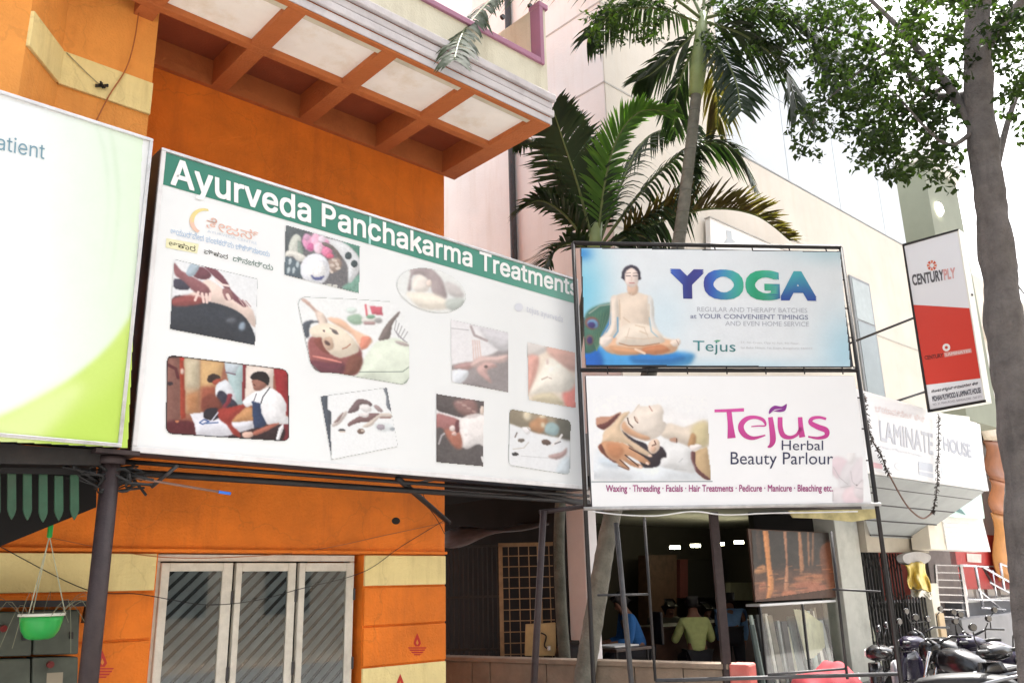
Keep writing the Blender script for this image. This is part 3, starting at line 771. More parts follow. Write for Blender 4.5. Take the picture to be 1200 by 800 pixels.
for (x, y, rx, ry, r_, k) in ((310, 250, 60, 85, -25, (224, 160, 196)), (380, 230, 50, 90, 5, (240, 190, 216)), (450, 280, 50, 80, 35, (230, 170, 202)), (330, 290, 36, 40, 0, (206, 110, 160)), (490, 330, 52, 60, 30, (226, 136, 172)), (290, 190, 30, 36, 0, (214, 170, 200)), (440, 210, 36, 40, 0, (236, 222, 236)), (520, 380, 40, 26, 0, (220, 110, 140)), (400, 300, 40, 60, 0, (244, 214, 230))): c.ell(x, y, rx, ry, k, r_, 10)
c.poly([(460, 240), (560, 290), (640, 400), (610, 410), (540, 320), (450, 270)], (120, 112, 110), 6)
c.poly([(500, 420), (600, 400), (640, 470), (560, 540), (500, 500)], (168, 150, 140), 12)
for (x, y) in ((560, 420), (590, 460), (540, 470), (600, 500), (530, 530)): c.ell(x, y, 26, 14, (214, 202, 192), x % 60, 7)
c.ell(372, 510, 146, 156, (234, 238, 246), 0, 8); c.ell(385, 520, 96, 92, (246, 248, 250), 10, 14); c.poly([(330, 560), (380, 590), (460, 575), (430, 615), (360, 610)], (92, 100, 150), 8)
c.ell(700, 376, 34, 36, (66, 80, 84), 0, 6); c.ell(760, 455, 32, 36, (66, 80, 84), 0, 6)
c.ell(510, 668, 30, 18, (214, 216, 208), 0, 6); c.ell(570, 675, 24, 18, (220, 220, 214), 0, 6)
c.noise(7, 12); c.build('printed_photo', FA, TP, bs)
# 3 face massage with towel
c = Canvas([(58, 140), (75, 100), (110, 82), (500, 100), (780, 118), (830, 135), (880, 190), (935, 290), (932, 720), (915, 758), (880, 772), (350, 682), (240, 680), (190, 655), (155, 600), (120, 430)], (340, 335, .15), RES, (238, 242, 244))
c.poly([(520, 680), (700, 420), (940, 470), (940, 780), (600, 730)], (226, 236, 222), 12)
c.line([(540, 672), (880, 668), (932, 630)], 6, (110, 130, 120), 4)
c.poly([(290, 250), (400, 260), (500, 340), (620, 400), (640, 440), (560, 490), (480, 380), (350, 300)], (238, 198, 172), 10)
c.poly([(560, 400), (630, 405), (600, 480), (550, 490)], (226, 150, 130), 8)
c.poly([(85, 105), (130, 110), (200, 180), (270, 240), (290, 290), (230, 300), (190, 200)], (206, 176, 164), 8)
c.poly([(200, 200), (260, 220), (290, 330), (240, 340), (220, 270)], (232, 216, 204), 8)
c.poly([(100, 300), (150, 270), (230, 280), (160, 300), (150, 390), (120, 400)], (84, 92, 104), 8)
c.poly([(140, 440), (200, 380), (280, 360), (420, 380), (540, 480), (560, 560), (520, 690), (350, 690), (230, 690), (170, 640)], (150, 92, 92), 10)
c.poly([(160, 580), (300, 600), (420, 600), (400, 690), (230, 690), (180, 650)], (112, 66, 78), 12)
c.poly([(470, 540), (560, 560), (560, 620), (500, 690), (430, 690)], (128, 84, 74), 12)
c.poly([(160, 330), (280, 290), (400, 330), (500, 420), (540, 500), (480, 540), (380, 560), (290, 510), (240, 420), (170, 390)], (238, 226, 208), 8)
c.poly([(185, 430), (240, 400), (260, 470), (310, 530), (250, 510)], (140, 84, 76), 8)
c.poly([(250, 420), (320, 400), (340, 480), (290, 500)], (206, 180, 160), 8)
c.ell(350, 360, 28, 12, (104, 96, 96), 35, 6); c.ell(290, 445, 26, 14, (96, 74, 72), 35, 7); c.line([(310, 330), (360, 350), (375, 375)], 8, (140, 130, 126), 5)
c.line([(410, 490), (440, 480), (470, 455)], 10, (180, 130, 110), 6); c.ell(265, 350, 10, 8, (120, 100, 100), 0, 4)
for d in (0, 34, 68): c.line([(180+d, 548+d*.2), (330+d, 575+d*.3)], 12, (226, 150, 140), 7, .8)
c.poly([(450, 240), (540, 220), (570, 280), (520, 305), (460, 280)], (160, 188, 168), 10); c.ell(480, 190, 40, 24, (216, 230, 226), 0, 10)
c.poly([(620, 155), (720, 165), (722, 230), (640, 220)], (206, 104, 120), 7, sm=False); c.line([(590, 150), (600, 230)], 18, (220, 130, 140), 8); c.line([(612, 150), (616, 220)], 8, (240, 226, 228), 5)
c.ell(620, 265, 66, 30, (226, 226, 222), 0, 8); c.ell(630, 240, 34, 16, (130, 170, 146), 0, 8); c.ell(620, 290, 50, 14, (180, 150, 150), 0, 8); c.ell(690, 270, 30, 20, (160, 160, 160), 0, 10)
c.poly([(690, 415), (760, 290), (850, 200), (850, 225), (800, 300), (780, 400), (740, 420)], (132, 122, 120), 6)
for k in range(5): c.line([(830+k*22, 270+k*22), (815+k*16, 340+k*20), (850+k*16, 400+k*10)], 7, (166, 166, 172), 5)
c.poly([(820, 430), (900, 440), (930, 470), (860, 460)], (186, 176, 174), 8)
c.line([(58, 140), (75, 100), (110, 82), (500, 100), (780, 118)], 8, (90, 112, 104), 4); c.line([(350, 682), (880, 772), (932, 720)], 7, (120, 140, 130), 4); c.line([(58, 140), (155, 600), (240, 680), (350, 682)], 7, (110, 124, 124), 4)
c.noise(3, 14); c.build('printed_photo', FA, TP, bs)
# 4 two therapists at a table
c = Canvas(rquad([(68, 66), (1022, 182), (1032, 750), (60, 688)], 60), (185, 405, .15), RES, (150, 96, 78))
c.poly([(70, 60), (170, 60), (160, 760), (60, 760)], (134, 92, 84), 12); c.poly([(60, 600), (290, 600), (300, 760), (60, 760)], (84, 30, 40), 14)
c.poly([(205, 80), (330, 110), (330, 520), (220, 530)], (186, 160, 132), 10, sm=False); c.poly([(210, 85), (325, 110), (325, 330), (215, 330)], (200, 192, 168), 20, .8, sm=False)
c.poly([(215, 380), (325, 350), (325, 530), (225, 530)], (176, 122, 84), 20, .9, sm=False)
c.poly([(335, 105), (520, 130), (480, 320), (400, 480), (335, 520)], (206, 170, 122), 10, sm=False); c.poly([(335, 320), (460, 310), (480, 500), (335, 520)], (150, 84, 66), 20, sm=False)
c.poly([(520, 130), (680, 150), (680, 470), (600, 470), (560, 330)], (170, 194, 198), 8, sm=False); c.poly([(520, 130), (640, 148), (600, 225), (530, 205)], (190, 202, 212), 5, sm=False)
c.line([(530, 207), (605, 224)], 10, (120, 100, 116), 5)
c.poly([(170, 90), (200, 90), (215, 560), (180, 580)], (160, 62, 46), 6, sm=False); c.ell(190, 200, 14, 24, (214, 190, 180), 0, 8); c.ell(190, 100, 16, 14, (190, 60, 50), 0, 6)
c.line([(80, 150), (140, 180), (158, 250)], 24, (88, 40, 46), 8); c.ell(95, 295, 24, 14, (50, 36, 46), 0, 6); c.ell(150, 590, 14, 10, (200, 130, 90), 0, 5)
c.poly([(665, 150), (690, 150), (680, 430), (655, 430)], (128, 44, 52), 5, sm=False)
c.poly([(690, 150), (905, 175), (900, 420), (680, 430)], (226, 214, 206), 6, sm=False); c.poly([(905, 178), (1030, 190), (1032, 560), (985, 520), (930, 380)], (150, 42, 50), 6, sm=False)
c.poly([(60, 40), (500, 100), (500, 125), (180, 90), (60, 100)], (40, 30, 34), 6, .7, sm=False)
c.poly([(980, 600), (1040, 600), (1040, 760), (940, 760)], (110, 40, 50), 8); c.poly([(440, 720), (700, 640), (960, 610), (930, 760), (420, 760)], (48, 34, 40), 8)
# far therapist
c.poly([(385, 265), (400, 230), (440, 218), (485, 240), (480, 275), (440, 285), (400, 285)], (56, 42, 40), 5); c.poly([(425, 275), (485, 255), (490, 285), (460, 308), (435, 300)], (160, 76, 62), 6)
c.poly([(455, 310), (500, 275), (540, 270), (580, 330), (610, 420), (560, 440), (500, 380), (450, 400)], (218, 224, 232), 6); c.poly([(465, 370), (510, 355), (560, 400), (610, 440), (610, 480), (480, 490)], (52, 52, 70), 6)
c.poly([(545, 380), (580, 380), (560, 450), (500, 510), (470, 505), (530, 440)], (134, 52, 66), 6); c.poly([(345, 420), (420, 380), (480, 420), (500, 500), (360, 510)], (120, 64, 54), 12)
# table, client
c.poly([(250, 530), (370, 518), (600, 590), (740, 580), (760, 640), (560, 700), (480, 715), (300, 705), (285, 610)], (224, 226, 236), 6, sm=False)
c.poly([(355, 530), (390, 490), (470, 490), (490, 545), (440, 580), (370, 570)], (38, 36, 48), 6)
c.poly([(470, 500), (560, 480), (680, 460), (640, 540), (590, 580), (580, 620), (640, 680), (640, 715), (590, 690), (540, 620), (480, 570)], (156, 58, 52), 8)
c.poly([(580, 590), (640, 520), (700, 480), (760, 500), (760, 570), (660, 590)], (196, 146, 102), 8)
c.line([(325, 600), (360, 575), (400, 590), (350, 612), (325, 600)], 10, (60, 90, 150), 5); c.line([(380, 605), (470, 598)], 10, (70, 100, 156), 5); c.line([(470, 520), (420, 585)], 9, (210, 214, 230), 4)
# near therapist
c.poly([(665, 430), (720, 380), (790, 345), (880, 330), (960, 380), (1005, 460), (1000, 540), (1025, 560), (1020, 610), (930, 610), (850, 610), (800, 530), (740, 470), (690, 480)], (238, 240, 244), 6)
c.poly([(735, 430), (800, 450), (810, 530), (850, 610), (820, 640), (750, 640), (738, 520)], (44, 62, 96), 6, sm=False); c.line([(875, 325), (820, 400), (805, 450)], 9, (40, 44, 60), 4); c.line([(770, 375), (750, 430)], 7, (60, 60, 80), 4)
c.poly([(735, 270), (760, 250), (860, 280), (850, 310), (800, 350), (755, 345), (742, 310)], (150, 104, 92), 6); c.poly([(722, 245), (745, 215), (800, 198), (850, 215), (872, 260), (860, 310), (835, 290), (780, 265), (735, 262)], (34, 30, 34), 5)
c.line([(750, 300), (760, 312)], 7, (90, 54, 50), 4)
c.poly([(950, 605), (860, 660), (760, 700), (730, 680), (860, 620)], (176, 108, 92), 7); c.poly([(655, 690), (690, 668), (735, 675), (740, 705), (690, 725)], (220, 186, 172), 6)
c.poly([(945, 640), (985, 600), (980, 650), (945, 745), (920, 740)], (234, 236, 240), 5, sm=False)
c.border(16, (36, 44, 50)); c.noise(5, 12); c.build('printed_photo', FA, TP, bs)
# 5 tilted spa photo
c = Canvas([(82, 150), (710, 68), (815, 625), (190, 750)], (365, 445, .125), RES, (238, 242, 245))
c.poly([(82, 150), (155, 140), (150, 270), (185, 300), (180, 520), (190, 750)], (84, 92, 104), 6, sm=False); c.poly([(670, 75), (712, 68), (760, 310), (705, 260), (700, 150)], (120, 126, 136), 6, sm=False)
c.poly([(340, 310), (380, 240), (440, 180), (520, 190), (565, 220), (550, 250), (470, 230), (430, 290)], (122, 104, 108), 6)
c.poly([(350, 400), (430, 350), (480, 330), (560, 310), (640, 320), (560, 390), (440, 400), (350, 435)], (132, 106, 108), 6)
c.poly([(450, 240), (500, 225), (545, 240), (560, 290), (500, 300), (460, 270)], (232, 230, 232), 8); c.poly([(440, 320), (540, 310), (520, 350), (460, 345)], (226, 222, 224), 6)
c.poly([(190, 430), (260, 340), (330, 290), (320, 340), (250, 420)], (206, 196, 192), 8); c.poly([(210, 400), (250, 350), (300, 300), (260, 380)], (150, 130, 128), 6)
c.poly([(480, 440), (580, 360), (660, 310), (750, 320), (750, 350), (640, 350), (560, 430)], (216, 206, 198), 7); c.poly([(640, 350), (740, 345), (730, 362), (650, 360)], (150, 116, 110), 5)
c.poly([(585, 240), (625, 240), (670, 290), (640, 300), (600, 270)], (166, 150, 152), 6)
c.ell(285, 472, 34, 14, (86, 84, 90), 0, 5); c.ell(290, 485, 30, 9, (214, 204, 194), 0, 5); c.ell(465, 482, 34, 26, (120, 100, 92), 0, 6); c.ell(480, 475, 16, 12, (200, 186, 176), 0, 5); c.ell(650, 440, 40, 28, (126, 100, 116), 0, 6)
c.poly([(590, 420), (690, 400), (770, 440), (770, 470), (640, 480)], (206, 218, 222), 12, .5); c.ell(760, 460, 24, 16, (160, 168, 176), 0, 8)
c.line([(155, 142), (700, 70)], 6, (90, 98, 102), 4); c.line([(712, 68), (815, 625), (190, 750)], 6, (96, 110, 112), 4)
c.noise(3, 12); c.build('printed_photo', FA, TP, bs)
# 6 oval
ov = [(245+203*math.cos(a)*math.cos(.27)-122*math.sin(a)*math.sin(.27), 195+203*math.cos(a)*math.sin(.27)+122*math.sin(a)*math.cos(.27)) for a in np.linspace(0, 2*math.pi, 40, endpoint=False)]
c = Canvas(ov, (455, 300, .2063), RES, (236, 240, 240))
c.poly([(130, 60), (230, 65), (310, 140), (330, 240), (260, 220), (220, 130), (140, 110), (130, 190), (110, 190), (125, 110)], (182, 170, 172), 8)
c.poly([(140, 130), (180, 105), (220, 135), (230, 190), (180, 210), (140, 185)], (242, 236, 230), 8); c.ell(232, 155, 16, 22, (236, 222, 214), 0, 6)
c.poly([(110, 205), (260, 215), (340, 260), (330, 300), (200, 300), (130, 250)], (246, 240, 228), 12)
c.poly([(320, 150), (380, 160), (430, 220), (400, 240), (340, 210)], (210, 206, 206), 12); c.poly([(335, 250), (420, 240), (430, 280), (380, 315), (330, 290)], (196, 204, 200), 10)
c.line(ov+[ov[0]], 4, (176, 186, 182), 3); c.noise(3, 12); c.build('printed_photo', FA, TP, bs)
# 7 oil on hands
c = Canvas([(355, 358), (682, 432), (682, 775), (358, 715)], (455, 300, .2063), RES, (236, 236, 240))
c.poly([(358, 620), (480, 600), (580, 560), (690, 530), (690, 790), (420, 740), (450, 660), (370, 650)], (156, 150, 152), 8); c.poly([(370, 630), (430, 605), (500, 610), (440, 650)], (190, 158, 156), 8)
c.poly([(460, 385), (500, 390), (560, 480), (640, 540), (690, 520), (690, 440), (600, 420)], (214, 214, 220), 10); c.line([(470, 400), (490, 450), (560, 480)], 14, (180, 170, 172), 8)
for k in range(4): c.line([(480+k*12, 480), (486+k*14, 590)], 8, (226, 206, 202), 6)
c.poly([(470, 610), (520, 570), (600, 570), (680, 560), (660, 600), (560, 610), (490, 630)], (222, 196, 192), 8); c.poly([(500, 640), (560, 600), (620, 625), (560, 650), (590, 720), (540, 690)], (216, 182, 178), 8)
c.ell(555, 628, 10, 8, (110, 96, 96), 0, 4); c.poly([(365, 650), (450, 650), (440, 700), (380, 730)], (230, 236, 244), 6); c.line([(360, 410), (455, 420)], 5, (190, 190, 196), 4)
c.line([(355, 358), (682, 432)], 4, (170, 172, 176), 3); c.noise(4, 12); c.build('printed_photo', FA, TP, bs)
# 8 head massage dark
c = Canvas([(70, 68), (425, 125), (422, 610), (70, 578)], (500, 450, .1583), RES, (236, 236, 238))
c.poly([(70, 60), (430, 120), (425, 170), (380, 240), (280, 250), (160, 220), (70, 180)], (98, 92, 94), 6); c.poly([(200, 130), (330, 110), (380, 170), (350, 240), (250, 220)], (150, 118, 116), 16)
for k in range(14): c.ell(230+(k*37) % 140, 130+(k*23) % 90, 10, 7, (190, 164, 160), 0, 6, .6)
c.poly([(70, 225), (160, 235), (240, 270), (240, 350), (160, 340), (140, 400), (70, 350)], (166, 116, 116), 8); c.poly([(70, 330), (160, 360), (200, 420), (270, 470), (380, 440), (430, 480), (430, 620), (70, 590)], (92, 88, 90), 10)
c.poly([(130, 340), (240, 350), (270, 420), (250, 480), (190, 450)], (176, 116, 100), 14); c.ell(190, 325, 22, 22, (232, 220, 218), 0, 6); c.ell(205, 365, 20, 16, (220, 190, 184), 0, 6)
c.poly([(240, 270), (240, 350), (215, 350), (215, 280)], (110, 70, 76), 6); c.ell(290, 375, 12, 12, (130, 126, 126), 0, 5); c.line([(90, 440), (110, 380), (130, 365)], 14, (176, 172, 176), 7)
c.line([(410, 540), (418, 570)], 16, (230, 230, 232), 6); c.poly([(250, 260), (425, 230), (425, 440), (380, 440), (300, 480), (270, 440)], (244, 240, 240), 8, .8); c.poly([(400, 165), (425, 170), (420, 225), (395, 215)], (226, 210, 200), 6)
c.noise(5, 12); c.build('printed_photo', FA, TP, bs)
# 9 leg massage
c = Canvas(rquad([(612, 178), (1070, 266), (1062, 674), (604, 600)], 36), (500, 450, .1583), RES, (236, 240, 245))
c.poly([(600, 160), (1080, 250), (1080, 415), (900, 380), (780, 350), (600, 285)], (156, 146, 128), 8, sm=False); c.poly([(960, 260), (1080, 270), (1080, 410), (980, 380)], (104, 102, 92), 18)
c.poly([(760, 290), (860, 230), (900, 290), (850, 360), (780, 340)], (190, 146, 112), 14); c.poly([(880, 300), (930, 280), (980, 320), (960, 380), (880, 360)], (160, 186, 190), 10)
for (x, y, rx, ry) in ((745, 230, 30, 40), (860, 240, 26, 14), (860, 300, 14, 20)): c.ell(x, y, rx, ry, (230, 220, 196), 0, 12)
c.poly([(705, 320), (760, 320), (770, 350), (740, 370)], (240, 240, 244), 6); c.line([(745, 320), (770, 345)], 7, (190, 180, 176), 4)
c.ell(885, 430, 36, 20, (104, 86, 80), 10, 5); c.ell(700, 415, 26, 14, (112, 104, 98), 0, 5); c.ell(655, 517, 26, 13, (62, 62, 66), 0, 4); c.line([(655, 390), (668, 360)], 10, (120, 110, 110), 6)
c.line([(1000, 375), (970, 420), (930, 450)], 16, (240, 238, 238), 6); c.line([(950, 440), (990, 425)], 9, (120, 116, 118), 5)
c.poly([(900, 530), (1000, 500), (1035, 470), (1030, 520), (980, 552), (930, 550)], (186, 160, 158), 8); c.line([(640, 480), (720, 470), (755, 430)], 6, (200, 196, 190), 5); c.line([(700, 530), (900, 545)], 5, (206, 210, 214), 5)
c.poly([(1000, 560), (1060, 540), (1060, 660), (960, 650)], (218, 230, 238), 14); c.border(8, (120, 134, 128), .8); c.noise(3, 12); c.build('printed_photo', FA, TP, bs)
# 10 pale pink facial
c = Canvas([(148, 375), (447, 440), (452, 790), (155, 740)], (590, 330, .1875), RES, (240, 228, 214))
c.poly([(148, 370), (290, 400), (220, 460), (150, 470)], (226, 222, 220), 10); c.poly([(270, 410), (450, 440), (450, 560), (330, 500)], (226, 184, 172), 14)
c.poly([(150, 470), (220, 470), (210, 560), (160, 700), (150, 620)], (230, 178, 168), 12); c.poly([(380, 640), (452, 650), (455, 795), (380, 770)], (240, 150, 140), 14); c.poly([(180, 720), (280, 680), (380, 770), (200, 745)], (216, 206, 180), 12)
c.poly([(160, 700), (220, 580), (280, 480), (340, 500), (440, 600), (420, 680), (300, 690), (200, 700)], (250, 246, 236), 12)
c.line([(240, 610), (275, 595)], 8, (200, 180, 170), 6); c.line([(285, 600), (300, 605)], 6, (200, 180, 170), 5); c.ell(275, 500, 8, 20, (226, 206, 200), 0, 6)
c.noise(3, 12); c.build('printed_photo', FA, TP, bs)
# logo and Kannada lines, pale ink
lg = [(238+16*math.cos(a), 259+15*math.sin(a)) for a in np.linspace(-1.2, -4.3, 14)]; lg2 = [(240.5+13.2*math.cos(a), 259.5+12.6*math.sin(a)) for a in np.linspace(-4.2, -1.25, 14)]
sheet('logo_arc', FA, TP, lg+lg2, None, bs, cols=[(238, 222, 150)]*9+[(240, 200, 180)]*10+[(238, 222, 150)]*9)
text('lettering', 'ತೇಜಸ್', FA, TP, [(242, 253), (303, 271), (303, 283), (242, 268)], (240, 196, 180), bs)
text('lettering', 'AYURVEDA CENTRE', FA, TP, [(243, 269), (301, 284), (301, 287), (243, 272)], (206, 220, 236), bs)
text('lettering', 'ಆಯುರ್ವೇದ ಪಂಚಕರ್ಮ ಚಿಕಿತ್ಸಾಲಯ', FA, TP, [(200, 266), (316, 294), (316, 301), (200, 274)], (176, 204, 234), bs)
sheet('yellow_patch', FA, TP-.001, [(195, 279), (233, 286), (231, 297), (194, 290)], (238, 236, 196), bs)
text('lettering', 'ಆಹಾರ', FA, TP, [(198, 281), (229, 288), (229, 295), (198, 288)], (84, 84, 62), bs)
text('lettering', 'ವಿಹಾರ', FA, TP, [(239, 291), (267, 298), (267, 304), (239, 297)], (84, 84, 78), bs)
text('lettering', 'ದಿನಚರ್ಯ', FA, TP, [(273, 299), (320, 310), (320, 317), (273, 306)], (96, 128, 120), bs)
lg = [(608+5*math.cos(a), 360+5*math.sin(a)) for a in np.linspace(0, 6.28, 14, endpoint=False)]; sheet('logo_dot', FA, TP, lg, (222, 226, 236), bs)
text('lettering', 'tejus ayurveda', FA, TP, [(617, 357), (660, 370), (660, 380), (617, 368)], (216, 220, 232), bs)

# ------------------------------------------------------------------ pipe frame with two stacked signs
pf = thing('sign_frame', 'tall black pipe frame carrying the two stacked beauty parlour signs', 'frame', FY.pt(1.2, -.05, 0))
def FYz(px, py, t=-.03): return FY.hit(px, py, t)
sl, sr = FY.s(683, 430, -.03)-.035, FY.s(1006, 440, -.03)-.0
sr = FY.s(1028, 596, -.03)
zt = FY.z(678, 285, -.03); zm = FY.z(690, 433.5, -.03); zb = FY.z(692, 596, -.03)
PR = .019
for (x, nm) in ((sl, 'post'), (sr, 'post')):
    MB().tube([FY.pt(x, -.03, -.0), FY.pt(x, -.03, zt)], PR, 10).build(nm, BLACKM, pf, smooth=True)
for zz in (zt, zm): MB().tube([FY.pt(sl, -.03, zz), FY.pt(sr, -.03, zz)], PR, 10).build('rail', BLACKM, pf, smooth=True)
MB().tube([FY.pt(sl-.02, .0, zb), FY.pt(sr+.02, .0, zb)], .016, 8).build('rail', mat('pale_pipe', (.5, .5, .5), .4, .2, 12, metal=.3, dirt=.5), pf, smooth=True)
for k in range(9):
    zz = zb+.1+(zt-zb-.15)*k/8
    MB().tube([FY.pt(sr-.05, -.01, zz), FY.pt(sr+.012, -.03, zz)], .007, 6).build('clip', BLACKM, pf)
for k in range(7):
    xx = sl+.25+k*.36
    MB().tube([FY.pt(xx, -.01, zt-.05), FY.pt(xx, -.03, zt+.01)], .006, 6).build('clip', BLACKM, pf)
    MB().tube([FY.pt(xx, -.01, zm-.04), FY.pt(xx, -.01, zm+.04)], .006, 6).build('clip', BLACKM, pf)
# lower bracing in front of the shop
for (xa, ya, xb, yb, r_, mm) in ((722, 612, 742, 800, .022, GREYM), (755, 606, 768, 797, .012, BLACKM), (974, 622, 993, 795, .012, BLACKM), (700, 697, 762, 696, .009, GREYM), (976, 690, 1032, 693, .009, BLACKM), (768, 797, 1052, 789, .016, GREYM), (900, 790, 990, 783, .010, GREYM), (637, 598, 622, 830, .028, RUST)):
    p, q = FY.hit(xa, ya, -.12), FY.hit(xb, yb, -.12)
    if abs(xa-xb) < 40: q = p+(q-p)*1.0; 
    if xa == 637 or xa == 722: q = Vector((p.x+(q.x-p.x)*1.3, p.y+(q.y-p.y)*1.3, 0))
    MB().tube([p, q], r_, 8).build('brace', mm, pf, smooth=True)
ps = MB().box(FY, FY.s(833, 606, -.3), FY.s(842, 606, -.3), -.36, -.30, 0, zb-.02).build('post', RUST, pf)
MB().tube([FY.hit(632, 600, -.15), FY.hit(692, 592, -.15)], .02, 8).build('brace', RUST, pf, smooth=True)
# loose white cable draped along the lower rail
cbl = MB().tube(smooth_pts([FY.hit(x, y, .03) for x, y in ((694, 599), (730, 603), (770, 604), (812, 599), (850, 603), (900, 601), (960, 600), (1005, 599))]), .006, 6).build('hanging_cable', mat('white_cable', (.6, .6, .6), .5), org=FY.hit(850, 603, .03))
_tag(cbl, 'thin white cable looped along the rail under the herbal parlour sign', 'cable')

YZ = (680, 290, .175)
ys = thing('yoga_sign', 'pale blue sign with a seated woman and large blue green lettering', 'sign', FY.hit(830, 432))
QY = [(681, 290.5), (985, 295), (997, 430), (686, 427.5)]
sy0, sy1 = FY.s(684, 360), FY.s(991, 362); zy1, zy0 = FY.z(830, 292), FY.z(830, 429)
MB().box(FY, sy0, sy1, -.05, -.003, zy0, zy1).build('backing', BOXSIDE, ys)
c = Canvas([((x-680)/.175, (y-290)/.175) for x, y in QY], YZ, 1.15, (232, 239, 245))
Xp, Yp = c.X, c.Y
def wash(center, rad, colr, a):
    d = np.hypot((Xp-center[0])/rad[0], (Yp-center[1])/rad[1]); g = (np.exp(-d*d)*a)[..., None]; c.C = c.C*(1-g)+np.array(colr, float)*g
wash((20, 300), (170, 330), (120, 205, 236), .85); wash((10, 40), (70, 50), (50, 140, 215), .9); wash((560, 470), (160, 220), (205, 232, 246), .6)
wash((1780, 700), (180, 260), (170, 215, 236), .8); wash((1700, 20), (300, 90), (176, 216, 230), .6); wash((900, 800), (900, 60), (186, 222, 240), .7)
c.poly([(20, 690), (150, 660), (700, 700), (760, 740), (640, 800), (20, 800)], (74, 160, 224), 18); c.poly([(20, 690), (120, 680), (150, 800), (20, 800)], (30, 105, 200), 20); c.poly([(350, 720), (640, 715), (700, 745), (560, 780), (360, 770)], (50, 130, 205), 16)
# peacock feather
c.poly([(30, 470), (90, 400), (200, 372), (215, 420), (180, 520), (150, 600), (100, 690), (20, 690)], (72, 118, 104), 10); c.line([(60, 440), (130, 390), (200, 380)], 10, (150, 170, 160), 6); c.line([(150, 590), (200, 500), (215, 440)], 26, (70, 140, 200), 10)
for k in range(9): c.line([(110, 690), (40+k*20, 420+abs(k-5)*10)], 4, (110, 146, 110), 4, .5)
c.ell(78, 505, 48, 42, (140, 96, 90), 20, 8); c.ell(84, 510, 38, 30, (110, 150, 190), 20, 6); c.ell(76, 518, 26, 20, (70, 60, 120), 10, 6); c.ell(62, 618, 28, 36, (120, 100, 96), 0, 8); c.ell(64, 620, 18, 24, (70, 56, 110), 0, 6)
# seated woman
c.poly([(205, 350), (240, 320), (310, 300), (350, 296), (420, 310), (480, 345), (490, 470), (470, 560), (560, 610), (520, 660), (250, 650), (230, 560)], (236, 220, 204), 6)
c.poly([(205, 350), (245, 330), (262, 470), (240, 580), (180, 640), (130, 640), (150, 590), (200, 530)], (240, 228, 216), 6); c.poly([(450, 340), (485, 345), (500, 500), (560, 590), (650, 620), (640, 660), (560, 640), (480, 560)], (232, 232, 230), 6)
c.poly([(140, 620), (200, 600), (300, 610), (420, 620), (560, 610), (650, 640), (630, 700), (520, 718), (420, 705), (300, 718), (200, 708), (150, 670)], (232, 190, 158), 8)
c.poly([(200, 660), (400, 690), (420, 712), (260, 715)], (220, 168, 130), 8); c.poly([(420, 668), (540, 650), (600, 690), (520, 715), (430, 708)], (206, 140, 104), 8); c.line([(370, 680), (430, 708)], 16, (244, 214, 190), 6)
c.poly([(240, 640), (290, 520), (460, 520), (560, 610), (540, 640), (400, 660), (300, 655)], (242, 230, 216), 6); c.line([(260, 640), (320, 656), (420, 658), (530, 640)], 6, (176, 130, 100), 5)
for (a, b_) in (((290, 470), (330, 500)), ((370, 520), (430, 535)), ((400, 560), (450, 580)), ((460, 380), (462, 480)), ((265, 380), (268, 480))): c.line([a, b_], 8, (206, 180, 150), 8, .5)
c.line([(250, 470), (252, 560), (225, 600)], 12, (110, 165, 206), 6, .8); c.line([(205, 360), (196, 520), (140, 610)], 6, (206, 196, 190), 5); c.line([(462, 470), (476, 560), (520, 600)], 9, (150, 190, 214), 6, .7); c.line([(262, 350), (262, 460)], 6, (214, 196, 176), 5); c.line([(300, 600), (420, 612), (520, 600)], 5, (220, 200, 180), 6); c.line([(330, 540), (300, 640)], 5, (222, 204, 186), 6); c.line([(430, 540), (470, 640)], 5, (222, 204, 186), 6)
c.poly([(135, 600), (200, 595), (215, 620), (170, 665), (135, 650)], (244, 232, 224), 6); c.poly([(600, 630), (660, 610), (670, 640), (630, 665)], (244, 228, 216), 6); c.line([(645, 620), (660, 650)], 5, (180, 150, 140), 4)
c.poly([(322, 240), (378, 240), (384, 300), (352, 320), (318, 300)], (224, 192, 170), 6); c.ell(341, 180, 62, 62, (58, 54, 70), 0, 5); c.poly([(282, 180), (300, 150), (340, 140), (385, 155), (400, 190), (398, 215), (285, 210)], (58, 54, 70), 5)
c.poly([(296, 200), (310, 155), (345, 138), (378, 158), (390, 205), (380, 245), (345, 268), (308, 245)], (244, 226, 218), 5)
for (x, sg) in ((322, 1), (368, -1)): c.line([(x-14, 190), (x+14, 190)], 5, (80, 66, 74), 4); c.line([(x-15, 172), (x+14, 170)], 4, (110, 90, 92), 3)
c.line([(345, 195), (343, 222)], 6, (226, 200, 190), 5); c.line([(330, 238), (362, 238)], 6, (190, 110, 108), 4); c.line([(345, 305), (330, 330)], 4, (226, 206, 190), 4)
c.noise(2, 40); c.build('printed_panel', FY, 0, ys)
def yc(px, py, u):
    stops = {0: (38, 52, 128)}
    x = (px-787)/(953-787); yv = (py-314)/42
    pts = [(0, (70, 110, 205)), (.10, (48, 62, 150)), (.2, (70, 60, 140)), (.28, (52, 100, 205)), (.40, (78, 178, 196)), (.5, (70, 190, 160)), (.6, (40, 170, 125)), (.72, (96, 198, 170)), (.80, (70, 150, 210)), (.9, (50, 88, 190)), (1, (70, 60, 150))]
    for (a, ca), (b_, cb) in zip(pts, pts[1:]):
        if x <= b_: break
    k = min(1, max(0, (x-a)/(b_-a))); cc = np.array(ca)*(1-k)+np.array(cb)*k
    if x > .75: cc = np.array((84, 190, 190))*(1-yv)+np.array((52, 80, 180))*yv
    return cc*(1-.12*yv)
